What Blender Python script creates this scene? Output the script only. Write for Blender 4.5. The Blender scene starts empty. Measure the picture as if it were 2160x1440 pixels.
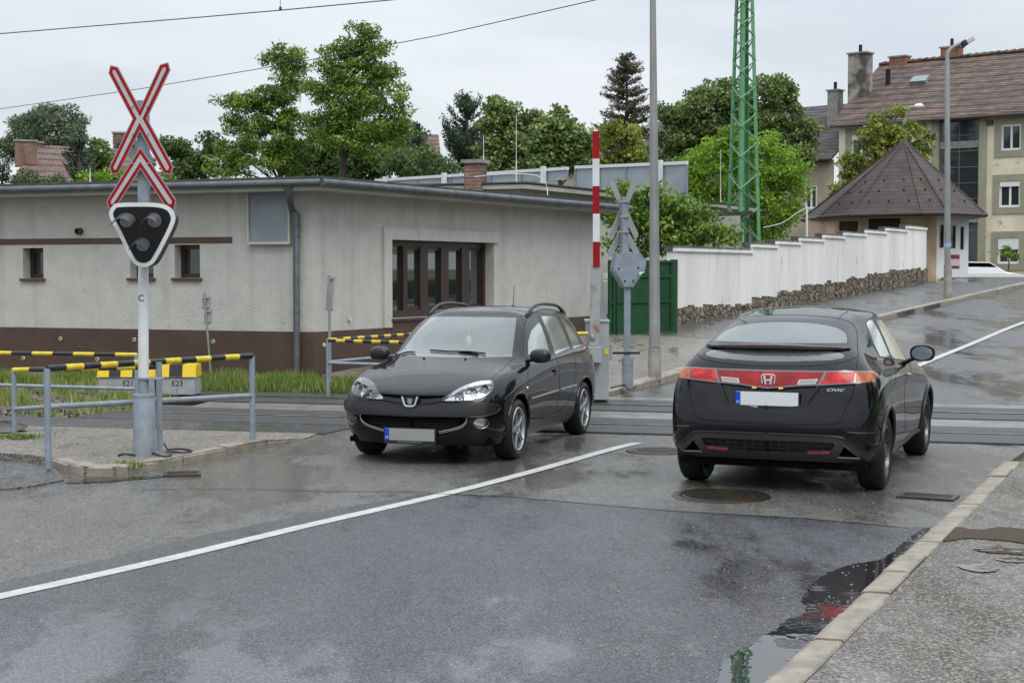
import bpy, bmesh, math, random
import numpy as np
from mathutils import Vector, Matrix
from mathutils.bvhtree import BVHTree
SC = bpy.context.scene
COL = SC.collection
R = math.radians
# ------------------------------------------------------------------ camera
F = 3250.0; HZ = 572.0; CH = 1.83           # focal length and horizon row of the 2160 px photograph, eye height
TH = math.atan((720 - HZ) / F)
cd = bpy.data.cameras.new('camera'); cam = bpy.data.objects.new('camera', cd); COL.objects.link(cam)
cam.location = (0, 0, CH); cam.rotation_euler = (math.pi / 2 - TH, 0, 0)
cd.sensor_width = 36; cd.lens = F / 2160 * 36; cd.clip_end = 3000; cd.clip_start = 0.1
SC.camera = cam
# ------------------------------------------------------------------ overcast sky
SUN_EL, SUN_ROT = R(55), R(154)
w = bpy.data.worlds.new('World'); SC.world = w; w.use_nodes = True
nt = w.node_tree; nt.nodes.clear()
def N(tree, t, **k):
    n = tree.nodes.new(t)
    for a, b in k.items(): setattr(n, a, b)
    return n
def L(tree, a, b): tree.links.new(a, b)
o_ = N(nt, 'ShaderNodeOutputWorld'); bg = N(nt, 'ShaderNodeBackground')
sky = N(nt, 'ShaderNodeTexSky', sky_type='NISHITA', sun_disc=False, sun_elevation=SUN_EL, sun_rotation=SUN_ROT)
tc = N(nt, 'ShaderNodeTexCoord'); sp = N(nt, 'ShaderNodeSeparateXYZ'); L(nt, tc.outputs['Generated'], sp.inputs[0])
mp = N(nt, 'ShaderNodeMapping'); mp.inputs['Scale'].default_value = (1.3, 1.3, 5.5); L(nt, tc.outputs['Generated'], mp.inputs[0])
no = N(nt, 'ShaderNodeTexNoise'); no.inputs['Scale'].default_value = 2.3; no.inputs['Detail'].default_value = 6; no.inputs['Roughness'].default_value = .5
L(nt, mp.outputs[0], no.inputs['Vector'])
cr = N(nt, 'ShaderNodeValToRGB'); cr.color_ramp.elements[0].position = .36; cr.color_ramp.elements[1].position = .62
cr.color_ramp.elements[0].color = (6.9, 7.5, 8.2, 1); cr.color_ramp.elements[1].color = (8.9, 9.35, 9.8, 1)
L(nt, no.outputs['Fac'], cr.inputs[0])
# brighter towards the zenith, as an overcast sky is
mr = N(nt, 'ShaderNodeMapRange'); mr.inputs['From Min'].default_value = 0.12; mr.inputs['From Max'].default_value = 1
mr.inputs['To Min'].default_value = 1.0; mr.inputs['To Max'].default_value = 2.5; L(nt, sp.outputs['Z'], mr.inputs[0])
vm = N(nt, 'ShaderNodeVectorMath', operation='SCALE'); L(nt, cr.outputs[0], vm.inputs[0]); L(nt, mr.outputs[0], vm.inputs['Scale'])
mx = N(nt, 'ShaderNodeMixRGB'); mx.inputs[0].default_value = 0.10; L(nt, vm.outputs[0], mx.inputs[1]); L(nt, sky.outputs[0], mx.inputs[2])
L(nt, mx.outputs[0], bg.inputs[0]); bg.inputs[1].default_value = 0.1; L(nt, bg.outputs[0], o_.inputs[0])
sd = bpy.data.lights.new('sun', 'SUN'); sun = bpy.data.objects.new('sun', sd); COL.objects.link(sun)
sd.energy = 1.9; sd.angle = R(35); sd.color = (1, .975, .94)
sun.rotation_euler = (math.pi / 2 - SUN_EL, 0, R(26))
SC.view_settings.view_transform = 'Standard'; SC.view_settings.look = 'None'; SC.view_settings.exposure = 0.0; SC.view_settings.gamma = 1
SC.render.engine = 'CYCLES'
# ------------------------------------------------------------------ geometry of the place
def zt(t):
    P = [(-1e4, 0), (17, 0), (58, 1.5), (61, 1.5), (65, .80), (70, .80), (77, 1.46), (200, 2.2), (1e4, 2.2)]
    for (a, za), (b, zb) in zip(P, P[1:]):
        if t <= b: return za + (zb - za) * (t - a) / (b - a)
    return 2.2
def zg(x, y): return zt(.2588 * x + .9659 * y)
def ray(u, v):
    a = (u - 1080) / F; b = (720 - v) / F
    return Vector((a, math.cos(TH) + b * math.sin(TH), -math.sin(TH) + b * math.cos(TH)))
def at(u, v, D):                                # point seen at (u, v) at distance D ahead
    d = ray(u, v); return Vector((0, 0, CH)) + d * (D / d.y)
def G(u, v, dz=0.0):                            # point of the ground seen at (u, v)
    d = ray(u, v); lo, hi = 2.0, 400.0
    h = lambda D: CH + d.z * D / d.y - zg(d.x * D / d.y, D) - dz
    n = 2.0
    while n < 400 and h(n) > 0: n *= 1.02
    lo, hi = n / 1.02, n
    for _ in range(40):
        m = (lo + hi) / 2
        if h(m) > 0: lo = m
        else: hi = m
    p = Vector((d.x * lo / d.y, lo, 0)); p.z = zg(p.x, p.y) + dz
    return p
def T(t, a): return Vector((.2588 * t + .9659 * a, .9659 * t - .2588 * a))   # along/across the railway
def wallpt(u, v, P0, dr):                       # ray meets the vertical plane through P0 along dr -> (s, z)
    d = ray(u, v); n = Vector((-dr[1], dr[0]))
    k = (n.x * P0[0] + n.y * P0[1]) / (n.x * d.x + n.y * d.y)
    p = Vector((0, 0, CH)) + d * k
    return ((p.x - P0[0]) * dr[0] + (p.y - P0[1]) * dr[1], p.z)
# ------------------------------------------------------------------ objects
def tag(o, label=None, cat=None, group=None, kind=None):
    if label: o['label'] = label
    if cat: o['category'] = cat
    if group: o['group'] = group
    if kind: o['kind'] = kind
    return o
def empty(name, loc, label, cat, group=None, rz=0):
    o = bpy.data.objects.new(name, None); COL.objects.link(o); o.empty_display_size = .2
    o.location = loc; o.rotation_euler = (0, 0, rz)
    return tag(o, label, cat, group)
def mesh_obj(name, verts, faces, mats, parent=None, smooth=False, idx=None, loc=None):
    me = bpy.data.meshes.new(name); me.from_pydata([tuple(v) for v in verts], [], faces)
    for m in (mats if isinstance(mats, (list, tuple)) else [mats]): me.materials.append(m)
    if idx is not None: me.polygons.foreach_set('material_index', idx)
    if smooth: me.polygons.foreach_set('use_smooth', [True] * len(me.polygons))
    me.update()
    o = bpy.data.objects.new(name, me); COL.objects.link(o)
    if parent: o.parent = parent
    if loc is not None: o.location = loc
    return o
def worldloc(o):
    p = Vector((0, 0, 0))
    while o: p = p + Vector(o.location); o = o.parent
    return p
class MB:
    def __init__(s): s.v = []; s.f = []; s.m = []; s.k = 0
    def add(s, vs, fs):
        b = len(s.v); s.v += [Vector(v) for v in vs]; s.f += [tuple(b + i for i in f) for f in fs]; s.m += [s.k] * len(fs); return s
    def box(s, c, size, ax=None):
        X, Y, Z = ax if ax else (Vector((1, 0, 0)), Vector((0, 1, 0)), Vector((0, 0, 1)))
        c = Vector(c); a, b, d = size[0] / 2, size[1] / 2, size[2] / 2
        vs = [c + X * (i * a) + Y * (j * b) + Z * (k * d) for k in (-1, 1) for j in (-1, 1) for i in (-1, 1)]
        return s.add(vs, [(0, 2, 3, 1), (4, 5, 7, 6), (0, 1, 5, 4), (2, 6, 7, 3), (0, 4, 6, 2), (1, 3, 7, 5)])
    def tube(s, p0, p1, r0, r1=None, n=12, caps=True):
        return s.path([p0, p1], [r0, r0 if r1 is None else r1], n, caps)
    def path(s, pts, r, n=10, caps=True, flat=1.0):
        pts = [Vector(p) for p in pts]; rs = r if isinstance(r, (list, tuple)) else [r] * len(pts)
        b = len(s.v); prev = None
        for i, p in enumerate(pts):
            d = (pts[min(i + 1, len(pts) - 1)] - pts[max(i - 1, 0)]).normalized()
            if prev is None:
                a = Vector((0, 0, 1)) if abs(d.z) < .9 else Vector((1, 0, 0))
                x = d.cross(a).normalized()
            else: x = (prev - d * prev.dot(d)).normalized()
            prev = x; y = d.cross(x)
            for k in range(n):
                q = 2 * math.pi * k / n; s.v.append(p + (x * math.cos(q) + y * math.sin(q) * flat) * rs[i])
        for i in range(len(pts) - 1):
            for k in range(n):
                k2 = (k + 1) % n; s.f.append((b + i * n + k, b + i * n + k2, b + (i + 1) * n + k2, b + (i + 1) * n + k)); s.m.append(s.k)
        if caps:
            s.f.append(tuple(b + k for k in reversed(range(n)))); s.f.append(tuple(b + (len(pts) - 1) * n + k for k in range(n))); s.m += [s.k] * 2
        return s
    def prism(s, poly, ext):                    # poly: list of 3D points, ext: extrusion vector
        n = len(poly); ext = Vector(ext); vs = [Vector(p) for p in poly] + [Vector(p) + ext for p in poly]
        return s.add(vs, [tuple(range(n))[::-1], tuple(range(n, 2 * n))] + [(i, (i + 1) % n, n + (i + 1) % n, n + i) for i in range(n)])
    def lathe(s, c, prof, n=24, ax=None):       # prof: (radius, height)
        X, Y, Z = ax if ax else (Vector((1, 0, 0)), Vector((0, 1, 0)), Vector((0, 0, 1)))
        c = Vector(c); b = len(s.v)
        for r, h in prof:
            for k in range(n):
                q = 2 * math.pi * k / n; s.v.append(c + X * (r * math.cos(q)) + Y * (r * math.sin(q)) + Z * h)
        for i in range(len(prof) - 1):
            for k in range(n):
                k2 = (k + 1) % n; s.f.append((b + i * n + k, b + i * n + k2, b + (i + 1) * n + k2, b + (i + 1) * n + k)); s.m.append(s.k)
        return s
    def build(s, name, mats, parent=None, smooth=False, local=False, base=None, bevel=0):
        off = Vector((0, 0, 0))
        if parent and not local: off = worldloc(parent)
        elif not parent and not local:
            if base is None:
                xs = [v.x for v in s.v]; ys = [v.y for v in s.v]; base = Vector(((min(xs) + max(xs)) / 2, (min(ys) + max(ys)) / 2, min(v.z for v in s.v)))
            off = Vector(base)
        o = mesh_obj(name, [v - off for v in s.v], s.f, mats, parent, smooth, s.m if isinstance(mats, (list, tuple)) else None, None if parent else off)
        if smooth:
            o.data.set_sharp_from_angle(angle=R(38))
        if bevel:
            b = o.modifiers.new('bevel', 'BEVEL'); b.width = bevel; b.segments = 2; b.limit_method = 'ANGLE'
        return o
def sheet(name, outline, dz, mat, step=None, zf=zg, skirt=.14):
    """flat piece of ground surface following the terrain, outline = list of (x, y)"""
    bm = bmesh.new(); vs = [bm.verts.new((p[0], p[1], 0)) for p in outline]; f = bm.faces.new(vs)
    ts = [17, 58, 61, 65, 70, 77, 200]
    for t in ts:
        bmesh.ops.bisect_plane(bm, geom=bm.faces[:] + bm.edges[:] + bm.verts[:], dist=1e-4, plane_co=(*T(t, 0), 0), plane_no=(.2588, .9659, 0))
    if step:
        xs = [p[0] for p in outline]; ys = [p[1] for p in outline]
        for a0, a1, nrm in ((min(xs), max(xs), (1, 0, 0)), (min(ys), max(ys), (0, 1, 0))):
            k = a0 + step
            while k < a1:
                bmesh.ops.bisect_plane(bm, geom=bm.faces[:] + bm.edges[:] + bm.verts[:], dist=1e-4, plane_co=(k, k, 0), plane_no=nrm); k += step
    bmesh.ops.triangulate(bm, faces=bm.faces[:])
    for v in bm.verts: v.co.z = zf(v.co.x, v.co.y) + (dz(v.co.x, v.co.y) if callable(dz) else dz)
    bm.normal_update()
    if sum(fc.normal.z for fc in bm.faces) < 0: bmesh.ops.reverse_faces(bm, faces=bm.faces[:])
    if skirt:
        r = bmesh.ops.extrude_edge_only(bm, edges=[e for e in bm.edges if e.is_boundary])
        for v in [g for g in r['geom'] if isinstance(g, bmesh.types.BMVert)]: v.co.z -= skirt
    me = bpy.data.meshes.new(name); bm.to_mesh(me); bm.free(); me.materials.append(mat)
    o = bpy.data.objects.new(name, me); COL.objects.link(o); return o
def cr_curve(pts, n=6, closed=False):           # Catmull-Rom through 2D/3D points
    P = [Vector(p) for p in pts]; out = []; m = len(P)
    rng = range(m) if closed else range(m - 1)
    for i in rng:
        if closed: a, b, c, d = P[(i - 1) % m], P[i], P[(i + 1) % m], P[(i + 2) % m]
        else: a, b, c, d = P[max(i - 1, 0)], P[i], P[i + 1], P[min(i + 2, m - 1)]
        for k in range(n):
            t = k / n; out.append(.5 * ((2 * b) + (c - a) * t + (2 * a - 5 * b + 4 * c - d) * t * t + (3 * b - a - 3 * c + d) * t ** 3))
    if not closed: out.append(P[-1])
    return out
# ------------------------------------------------------------------ materials
MATS = {}
def mat(name, col=(.5, .5, .5), rough=.6, metal=0, col2=None, scale=5, det=4, lo=.35, hi=.65, bump=0, bscale=None, spec=.5, rough2=None, coat=0,
        emit=None, trans=0, speck=None, stretch=None, ior=1.45, alpha=1, streak=None):
    """principled material; col/col2 mixed by noise; speck=(scale,colour,threshold) grains"""
    if name in MATS: return MATS[name]
    m = bpy.data.materials.new(name); m.use_nodes = True; t = m.node_tree; b = t.nodes['Principled BSDF']
    b.inputs['Base Color'].default_value = (*col, 1); b.inputs['Roughness'].default_value = rough; b.inputs['Metallic'].default_value = metal
    b.inputs['Specular IOR Level'].default_value = spec; b.inputs['IOR'].default_value = ior
    if coat: b.inputs['Coat Weight'].default_value = coat; b.inputs['Coat Roughness'].default_value = .03
    if trans: b.inputs['Transmission Weight'].default_value = trans
    if emit: b.inputs['Emission Color'].default_value = (*emit[:3], 1); b.inputs['Emission Strength'].default_value = emit[3]
    b.inputs['Alpha'].default_value = alpha
    tc = N(t, 'ShaderNodeTexCoord'); src = tc.outputs['Object']
    if stretch:
        mpg = N(t, 'ShaderNodeMapping'); mpg.inputs['Scale'].default_value = stretch; L(t, src, mpg.inputs[0]); src = mpg.outputs[0]
    last = None
    if col2 or rough2 is not None:
        nz = N(t, 'ShaderNodeTexNoise'); nz.inputs['Scale'].default_value = scale; nz.inputs['Detail'].default_value = det; L(t, src, nz.inputs['Vector'])
        r = N(t, 'ShaderNodeMapRange'); r.inputs['From Min'].default_value = lo; r.inputs['From Max'].default_value = hi; L(t, nz.outputs['Fac'], r.inputs[0])
        if col2:
            mxx = N(t, 'ShaderNodeMixRGB'); mxx.inputs[1].default_value = (*col, 1); mxx.inputs[2].default_value = (*col2, 1); L(t, r.outputs[0], mxx.inputs[0]); last = mxx.outputs[0]
        if rough2 is not None:
            r2 = N(t, 'ShaderNodeMapRange'); r2.inputs['To Min'].default_value = rough; r2.inputs['To Max'].default_value = rough2; L(t, r.outputs[0], r2.inputs[0]); L(t, r2.outputs[0], b.inputs['Roughness'])
    if speck:
        for ss, sc, th in (speck if isinstance(speck, list) else [speck]):
            v = N(t, 'ShaderNodeTexNoise'); v.inputs['Scale'].default_value = ss; v.inputs['Detail'].default_value = 2; L(t, src, v.inputs['Vector'])
            r = N(t, 'ShaderNodeMapRange'); r.inputs['From Min'].default_value = th; r.inputs['From Max'].default_value = th + .06; L(t, v.outputs['Fac'], r.inputs[0])
            mxx = N(t, 'ShaderNodeMixRGB'); mxx.inputs[2].default_value = (*sc, 1)
            if last: L(t, last, mxx.inputs[1])
            else: mxx.inputs[1].default_value = (*col, 1)
            L(t, r.outputs[0], mxx.inputs[0]); last = mxx.outputs[0]
    if streak:
        q_ = N(t, 'ShaderNodeMapping'); q_.inputs['Scale'].default_value = (streak[1], streak[1], streak[1] * .07); L(t, tc.outputs['Object'], q_.inputs[0]); ns = N(t, 'ShaderNodeTexNoise'); ns.inputs['Scale'].default_value = 1; ns.inputs['Detail'].default_value = 7; ns.inputs['Roughness'].default_value = .6; L(t, q_.outputs[0], ns.inputs['Vector'])
        r_ = N(t, 'ShaderNodeMapRange'); r_.inputs['From Min'].default_value = .52; r_.inputs['From Max'].default_value = .72; r_.inputs['To Max'].default_value = streak[0]; L(t, ns.outputs['Fac'], r_.inputs[0]); mxx = N(t, 'ShaderNodeMixRGB'); L(t, last, mxx.inputs[1]); mxx.inputs[2].default_value = (*[k * .45 for k in col], 1); L(t, r_.outputs[0], mxx.inputs[0]); last = mxx.outputs[0]
    if last: L(t, last, b.inputs['Base Color'])
    if bump:
        nb = N(t, 'ShaderNodeTexNoise'); nb.inputs['Scale'].default_value = bscale or scale * 4; nb.inputs['Detail'].default_value = 3; L(t, src, nb.inputs['Vector'])
        bp = N(t, 'ShaderNodeBump'); bp.inputs['Strength'].default_value = min(bump, 1); bp.inputs['Distance'].default_value = .01 * max(bump, 1); L(t, nb.outputs['Fac'], bp.inputs['Height']); L(t, bp.outputs[0], b.inputs['Normal'])
    MATS[name] = m; m['_src'] = 0
    return m
def asphalt(name, col, col2, grain, rmin, rmax, wet=.5, wscale=.6, bumpd=.004, tint=None, gs=55):
    m = bpy.data.materials.new(name); m.use_nodes = True; t = m.node_tree; b = t.nodes['Principled BSDF']
    g = N(t, 'ShaderNodeNewGeometry'); src = g.outputs['Position']
    def noise(s, d=3, st=None, rg=.5):
        n = N(t, 'ShaderNodeTexNoise'); n.inputs['Scale'].default_value = s; n.inputs['Detail'].default_value = d; n.inputs['Roughness'].default_value = rg
        if st:
            q = N(t, 'ShaderNodeMapping'); q.inputs['Scale'].default_value = st; q.inputs['Rotation'].default_value = (0, 0, R(27)); L(t, src, q.inputs[0]); L(t, q.outputs[0], n.inputs['Vector'])
        else: L(t, src, n.inputs['Vector'])
        return n.outputs['Fac']
    def rng(x, a, bb, c=0, d=1):
        r = N(t, 'ShaderNodeMapRange'); r.inputs['From Min'].default_value = a; r.inputs['From Max'].default_value = bb; r.inputs['To Min'].default_value = c; r.inputs['To Max'].default_value = d
        L(t, x, r.inputs[0]); return r.outputs[0]
    def mix(f, a, c):
        x = N(t, 'ShaderNodeMixRGB'); L(t, f, x.inputs[0])
        for i, q in ((1, a), (2, c)):
            if isinstance(q, tuple): x.inputs[i].default_value = (*q, 1)
            else: L(t, q, x.inputs[i])
        return x.outputs[0]
    fl = N(t, 'ShaderNodeMath', operation='MULTIPLY_ADD'); fl.inputs[1].default_value = .38; L(t, noise(wscale * 6, 5, (1.5, .6, 1), .65), fl.inputs[0]); L(t, noise(wscale, 6, (1.7, .6, 1), .6), fl.inputs[2])
    film = rng(fl.outputs[0], .73 - .14 * wet, .83 - .08 * wet, 0, 1)              # 1 where a film of water stands
    c = mix(rng(noise(1.1, 6, (1.6, .55, 1), .65), .36, .66), col, col2)
    c = mix(rng(noise(7, 5), .50, .68, 0, .55), c, tuple(k * .55 for k in col))
    v = N(t, 'ShaderNodeTexVoronoi'); v.inputs['Scale'].default_value = gs; L(t, src, v.inputs['Vector'])
    sv = N(t, 'ShaderNodeSeparateXYZ'); L(t, v.outputs['Color'], sv.inputs[0])
    c = mix(rng(sv.outputs[0], .66, .78), c, grain)
    c = mix(rng(sv.outputs[1], .66, .76), c, tuple(k * .35 for k in col))
    L(t, c, b.inputs['Base Color'])
    rr_ = N(t, 'ShaderNodeMapRange'); rr_.inputs['To Min'].default_value = rmax; rr_.inputs['To Max'].default_value = rmin; L(t, film, rr_.inputs[0]); L(t, rr_.outputs[0], b.inputs['Roughness'])
    h = N(t, 'ShaderNodeMath', operation='ADD'); L(t, v.outputs['Distance'], h.inputs[0]); L(t, noise(160, 3), h.inputs[1])
    h2 = N(t, 'ShaderNodeMath', operation='MULTIPLY'); L(t, h.outputs[0], h2.inputs[0]); L(t, rng(film, 0, 1, 1, .08), h2.inputs[1])
    bp = N(t, 'ShaderNodeBump'); bp.inputs['Strength'].default_value = .8; bp.inputs['Distance'].default_value = bumpd; L(t, h2.outputs[0], bp.inputs['Height']); L(t, bp.outputs[0], b.inputs['Normal'])
    b.inputs['Specular IOR Level'].default_value = .5
    MATS[name] = m; return m
# ------------------------------------------------------------------ setting: ground, road, pavements, railway
M_soil = mat('soil', (.10, .095, .06), .9, col2=(.05, .07, .02), scale=1.5, bump=1, bscale=20)
def gv(u, v): p = G(u, v); return (p.x, p.y)
# one ground sheet to the horizon
xs = [-1500, -300, -80, -30, -12, 0, 12, 30, 80, 300, 1500]; tts = [-60, 0, 10, 17, 30, 45, 58, 61, 65, 70, 77, 110, 200, 600, 2500]
vs = []; fs = []
for t_ in tts:
    for a in xs:
        q = T(t_, a); vs.append((q.x, q.y, zt(t_) - .06))
for i in range(len(tts) - 1):
    for j in range(len(xs) - 1):
        k = i * len(xs) + j; fs.append((k, k + 1, k + len(xs) + 1, k + len(xs)))
tag(mesh_obj('ground', vs, fs, M_soil), kind='structure')
M_old = asphalt('asphalt_worn', (.080, .077, .073), (.125, .120, .112), (.19, .18, .165), .12, .5, .75, .32, .004, gs=130)
M_new = asphalt('asphalt_dark', (.038, .040, .046), (.066, .070, .078), (.115, .115, .12), .09, .42, .95, .3, .004, gs=130)
M_far = asphalt('asphalt_far', (.05, .05, .054), (.085, .085, .086), (.16, .16, .16), .10, .36, 1.0, .25, .002, gs=120)
M_pav = asphalt('asphalt_pavement', (.065, .060, .052), (.12, .108, .09), (.225, .20, .16), .10, .6, .95, .6, .005, gs=80)
M_pavl = asphalt('asphalt_pavement_pale', (.13, .115, .10), (.20, .175, .15), (.30, .27, .23), .18, .65, .55, .6, .004, gs=90)
M_pavd = asphalt('asphalt_pavement_dark', (.05, .05, .052), (.075, .075, .078), (.15, .15, .15), .17, .5, .8, .5)
M_kerb = mat('kerb_concrete', (.31, .27, .21), .55, col2=(.19, .168, .135), scale=7, det=6, bump=.7, bscale=90, rough2=.4, speck=(90, (.16, .15, .12), .6))
M_paint = mat('road_paint', (.50, .50, .49), .4, col2=(.38, .38, .375), scale=9, bump=.4, bscale=120, speck=(75, (.22, .22, .22), .63))
M_iron = mat('cast_iron', (.035, .032, .03), .35, .6, col2=(.07, .05, .035), scale=12, bump=.5)
M_conc = mat('concrete_strip', (.19, .185, .17), .35, col2=(.13, .125, .115), scale=2.5, bump=.4, bscale=60, rough2=.22)
# -- road: one long ribbon bounded by its two kerbs
kr = [(1.02, -2), (-.55 + .5, 3.0), tuple(gv(1640, 1440)), tuple(gv(1985, 1110)), tuple(gv(2120, 980))]
kerbR_near = [Vector((-3.1, -2.6)), Vector((-1.6, .7)), Vector((-.15, 3.9)), Vector(gv(1640, 1440)), Vector(gv(1740, 1345)), Vector(gv(1860, 1228)), Vector(gv(1990, 1105)), Vector(gv(2060, 1040)), Vector(gv(2117, 982))]
kerbL_far = [Vector(gv(*p)) for p in ((1262, 838), (1330, 824), (1390, 810), (1432, 799), (1560, 762), (1720, 714), (1880, 672), (2030, 636), (2160, 605))]
dfar = (kerbL_far[-1] - kerbL_far[-3]).normalized(); kerbL_far.append(kerbL_far[-1] + dfar * 14)
kerbL_near = [Vector(gv(*p)) for p in ((640, 928), (560, 943), (450, 966), (340, 988), (240, 1003), (180, 1002), (140, 994), (112, 984))]
nr = Vector((dfar.y, -dfar.x))
road_poly = [Vector((-60, -30)), Vector((-60, 14)), Vector(gv(0, 1034)), Vector(gv(60, 1028)), Vector(gv(134, 1014))] + kerbL_near[::-1] + \
    [Vector(gv(700, 905)), Vector(gv(1180, 860))] + kerbL_far + [kerbL_far[-1] + nr * 9, kerbL_far[4] + nr * 9.6, Vector(T(20.5, 9)), Vector(T(17, 7.6)), kerbR_near[-1] + Vector((.3, .5))] + kerbR_near[::-1] + [Vector((-6, -30))]
o = sheet('road', [(-60, -30), (-60, 15.5), gv(0, 1034), gv(60, 1028), gv(134, 1014)] + [tuple(p) for p in kerbL_near[::-1]] + [tuple(T(17.04, -7.0)), tuple(T(17.04, 8.9)), tuple(kerbR_near[-1] + Vector((1.0, 2.0)))] + [tuple(p) for p in kerbR_near[::-1]] + [(-12, -30)], 0.0, M_old)
tag(o, kind='structure')
o = sheet('road', [tuple(T(17.04, 8.9)), tuple(T(17.04, -7.4)), tuple(T(20.4, -5.0))] + [tuple(p) for p in kerbL_far] + [tuple(kerbL_far[-1] + nr * 9), tuple(kerbL_far[5] + nr * 9.2), tuple(T(20.4, 13.5)), tuple(T(17.04, 13.5))], -.004, M_far)
tag(o, kind='structure')
# darker resurfaced patch, butted over the worn surface
patch = [gv(0, 1229), gv(200, 1185), gv(430, 1128), gv(640, 1086), gv(860, 1047), gv(905, 1040), gv(1060, 1046), gv(1250, 1062), gv(1440, 1078), gv(1700, 1093), gv(1900, 1111), gv(1975, 1112)] + \
    [tuple(p + Vector((-.02, 0))) for p in kerbR_near[5::-1]] + [(-9, -3), (-14, 2)]
tag(sheet('road_patch', patch, .004, M_new), kind='structure')
# transverse tar joint on the left lane
def ribbon(name, pts, wdt, dz, m, kind='structure', n=5):
    C = cr_curve([Vector((p[0], p[1])) for p in pts], n); a = []; b = []
    for i, p in enumerate(C):
        d = (C[min(i + 1, len(C) - 1)] - C[max(i - 1, 0)]).normalized(); q = Vector((-d.y, d.x)); ww = wdt if not callable(wdt) else wdt(i / (len(C) - 1))
        a.append(p + q * ww / 2); b.append(p - q * ww / 2)
    vs = []; fs = []
    for i in range(len(C)):
        for q in (a[i], b[i]): vs.append((q.x, q.y, zg(q.x, q.y) + dz))
    for i in range(len(C) - 1): fs.append((2 * i, 2 * i + 1, 2 * i + 3, 2 * i + 2))
    o = mesh_obj(name, vs, fs, m); tag(o, kind=kind); return o
M_tar = mat('tar_joint', (.02, .02, .021), .3, col2=(.035, .035, .037), scale=8)
ribbon('tar_joint', [gv(u, v) for u, v in ((300, 1033), (480, 1031), (700, 1036), (905, 1038))], .02, .006, M_tar)
ribbon('tar_joint', [gv(u, v) for u, v in ((905, 1042), (1060, 1048), (1250, 1064), (1440, 1080), (1700, 1095), (1900, 1113))], .02, .008, M_tar)
ribbon('lane_line', [gv(u, v) for u, v in ((-420, 1350), (0, 1259), (350, 1181), (650, 1109), (950, 1040), (1130, 993), (1290, 948), (1345, 935))], lambda k: .125, .0075, M_paint)
ribbon('lane_line', [gv(u, v) for u, v in ((1760, 850), (1940, 770), (2050, 725), (2160, 680), (2300, 634))], .13, .006, M_paint)
# pavements
KH = .10
def hfar(x, y): t = .2588 * x + .9659 * y; return .016 + .084 * min(1, max(0, (t - 20.2) / 2.2))
kl = [tuple(p) for p in kerbL_near]
pav_left = kl + [gv(60, 976), gv(0, 972), (-12, 14.2), tuple(T(16.99, -14)), tuple(T(16.99, -6.7))]
def fade_l(x, y): t = .2588 * x + .9659 * y; return .012 + (KH - .032) * min(1, max(0, (15.6 - t) / .9))
tag(sheet('pavement', pav_left, fade_l, M_pavl, .5), kind='structure')
apron = [gv(112, 984), gv(60, 976), gv(0, 972), (-12, 14.2), (-12, 12.6), gv(0, 1034), gv(60, 1028), gv(134, 1014)]
tag(sheet('driveway_apron', apron, .012, M_pavd), kind='structure')
# dark asphalt strip running beside the crossing panels
tag(sheet('asphalt_strip', [tuple(T(15.95, -14)), tuple(T(16.1, -6.5)), tuple(T(16.98, -6.4)), tuple(T(16.98, -14))], lambda x, y: fade_l(x, y) + .004, M_new), kind='structure')
pr = [tuple(p + Vector((.15, -.05))) for p in kerbR_near]
pav_right = pr + [tuple(T(16.96, 4.5)), tuple(T(16.96, 34)), (40, -20), (-3, -20)]
tag(sheet('pavement', pav_right, .05, M_pav), kind='structure')
pf = [tuple(p) for p in kerbL_far[:4]]
WALL0 = G(1425, 694); WALL1 = G(1953, 603)
BC = Vector((-3.04, 23.5)); DR = Vector((.4848, .8746)); DL = Vector((-.9304, .3665))
tag(sheet('pavement', [tuple(p) for p in kerbL_far] + [tuple(kerbL_far[9] - nr * 7), gv(2020, 594), (WALL1.x, WALL1.y), (WALL0.x, WALL0.y), tuple(T(37, -7)), tuple(BC + DR * 9), tuple(T(22, -7.8)), tuple(T(20.8, -7.2)), tuple(T(20.45, -5.2))], lambda x, y: hfar(x, y) - .006, M_pavl, .8), kind='structure')
tag(sheet('pavement', pf + [tuple(kerbL_far[5]), gv(1500, 722), gv(1290, 712), tuple(BC + DR * 9.4), tuple(BC + Vector((.15, -.1))), tuple(T(21.6, -8.2)), tuple(T(20.5, -7.6)), tuple(T(20.46, -5.2))], hfar, M_pavl, .8), kind='structure')
tag(sheet('driveway_apron', [gv(1290, 714), gv(1500, 724), gv(1900, 668), (WALL1.x, WALL1.y), (WALL0.x, WALL0.y), gv(1290, 700)], KH + .004, M_pavd), kind='structure')
tag(sheet('pavement', [tuple(kerbL_far[5] + Vector((-.0, 0))), tuple(kerbL_far[6]), tuple(kerbL_far[7]), tuple(kerbL_far[8]), tuple(kerbL_far[9]), tuple(kerbL_far[9] - nr * 6), gv(2040, 597), (WALL1.x, WALL1.y), gv(1640, 696)], KH + .012, M_pavd), kind='structure')
M_earth = mat('trodden_earth', (.22, .185, .13), .85, col2=(.13, .115, .08), scale=3, bump=1, bscale=40, speck=(40, (.34, .31, .26), .6))
tag(sheet('verge', [tuple(T(20.2, -40)), tuple(T(20.2, -7.3)), tuple(T(20.6, -6.9)), tuple(T(21.3, -7.3)), tuple(BC + Vector((.2, .0))), tuple(BC + DL * 34)], -.03, M_earth, step=2), kind='structure')
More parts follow.
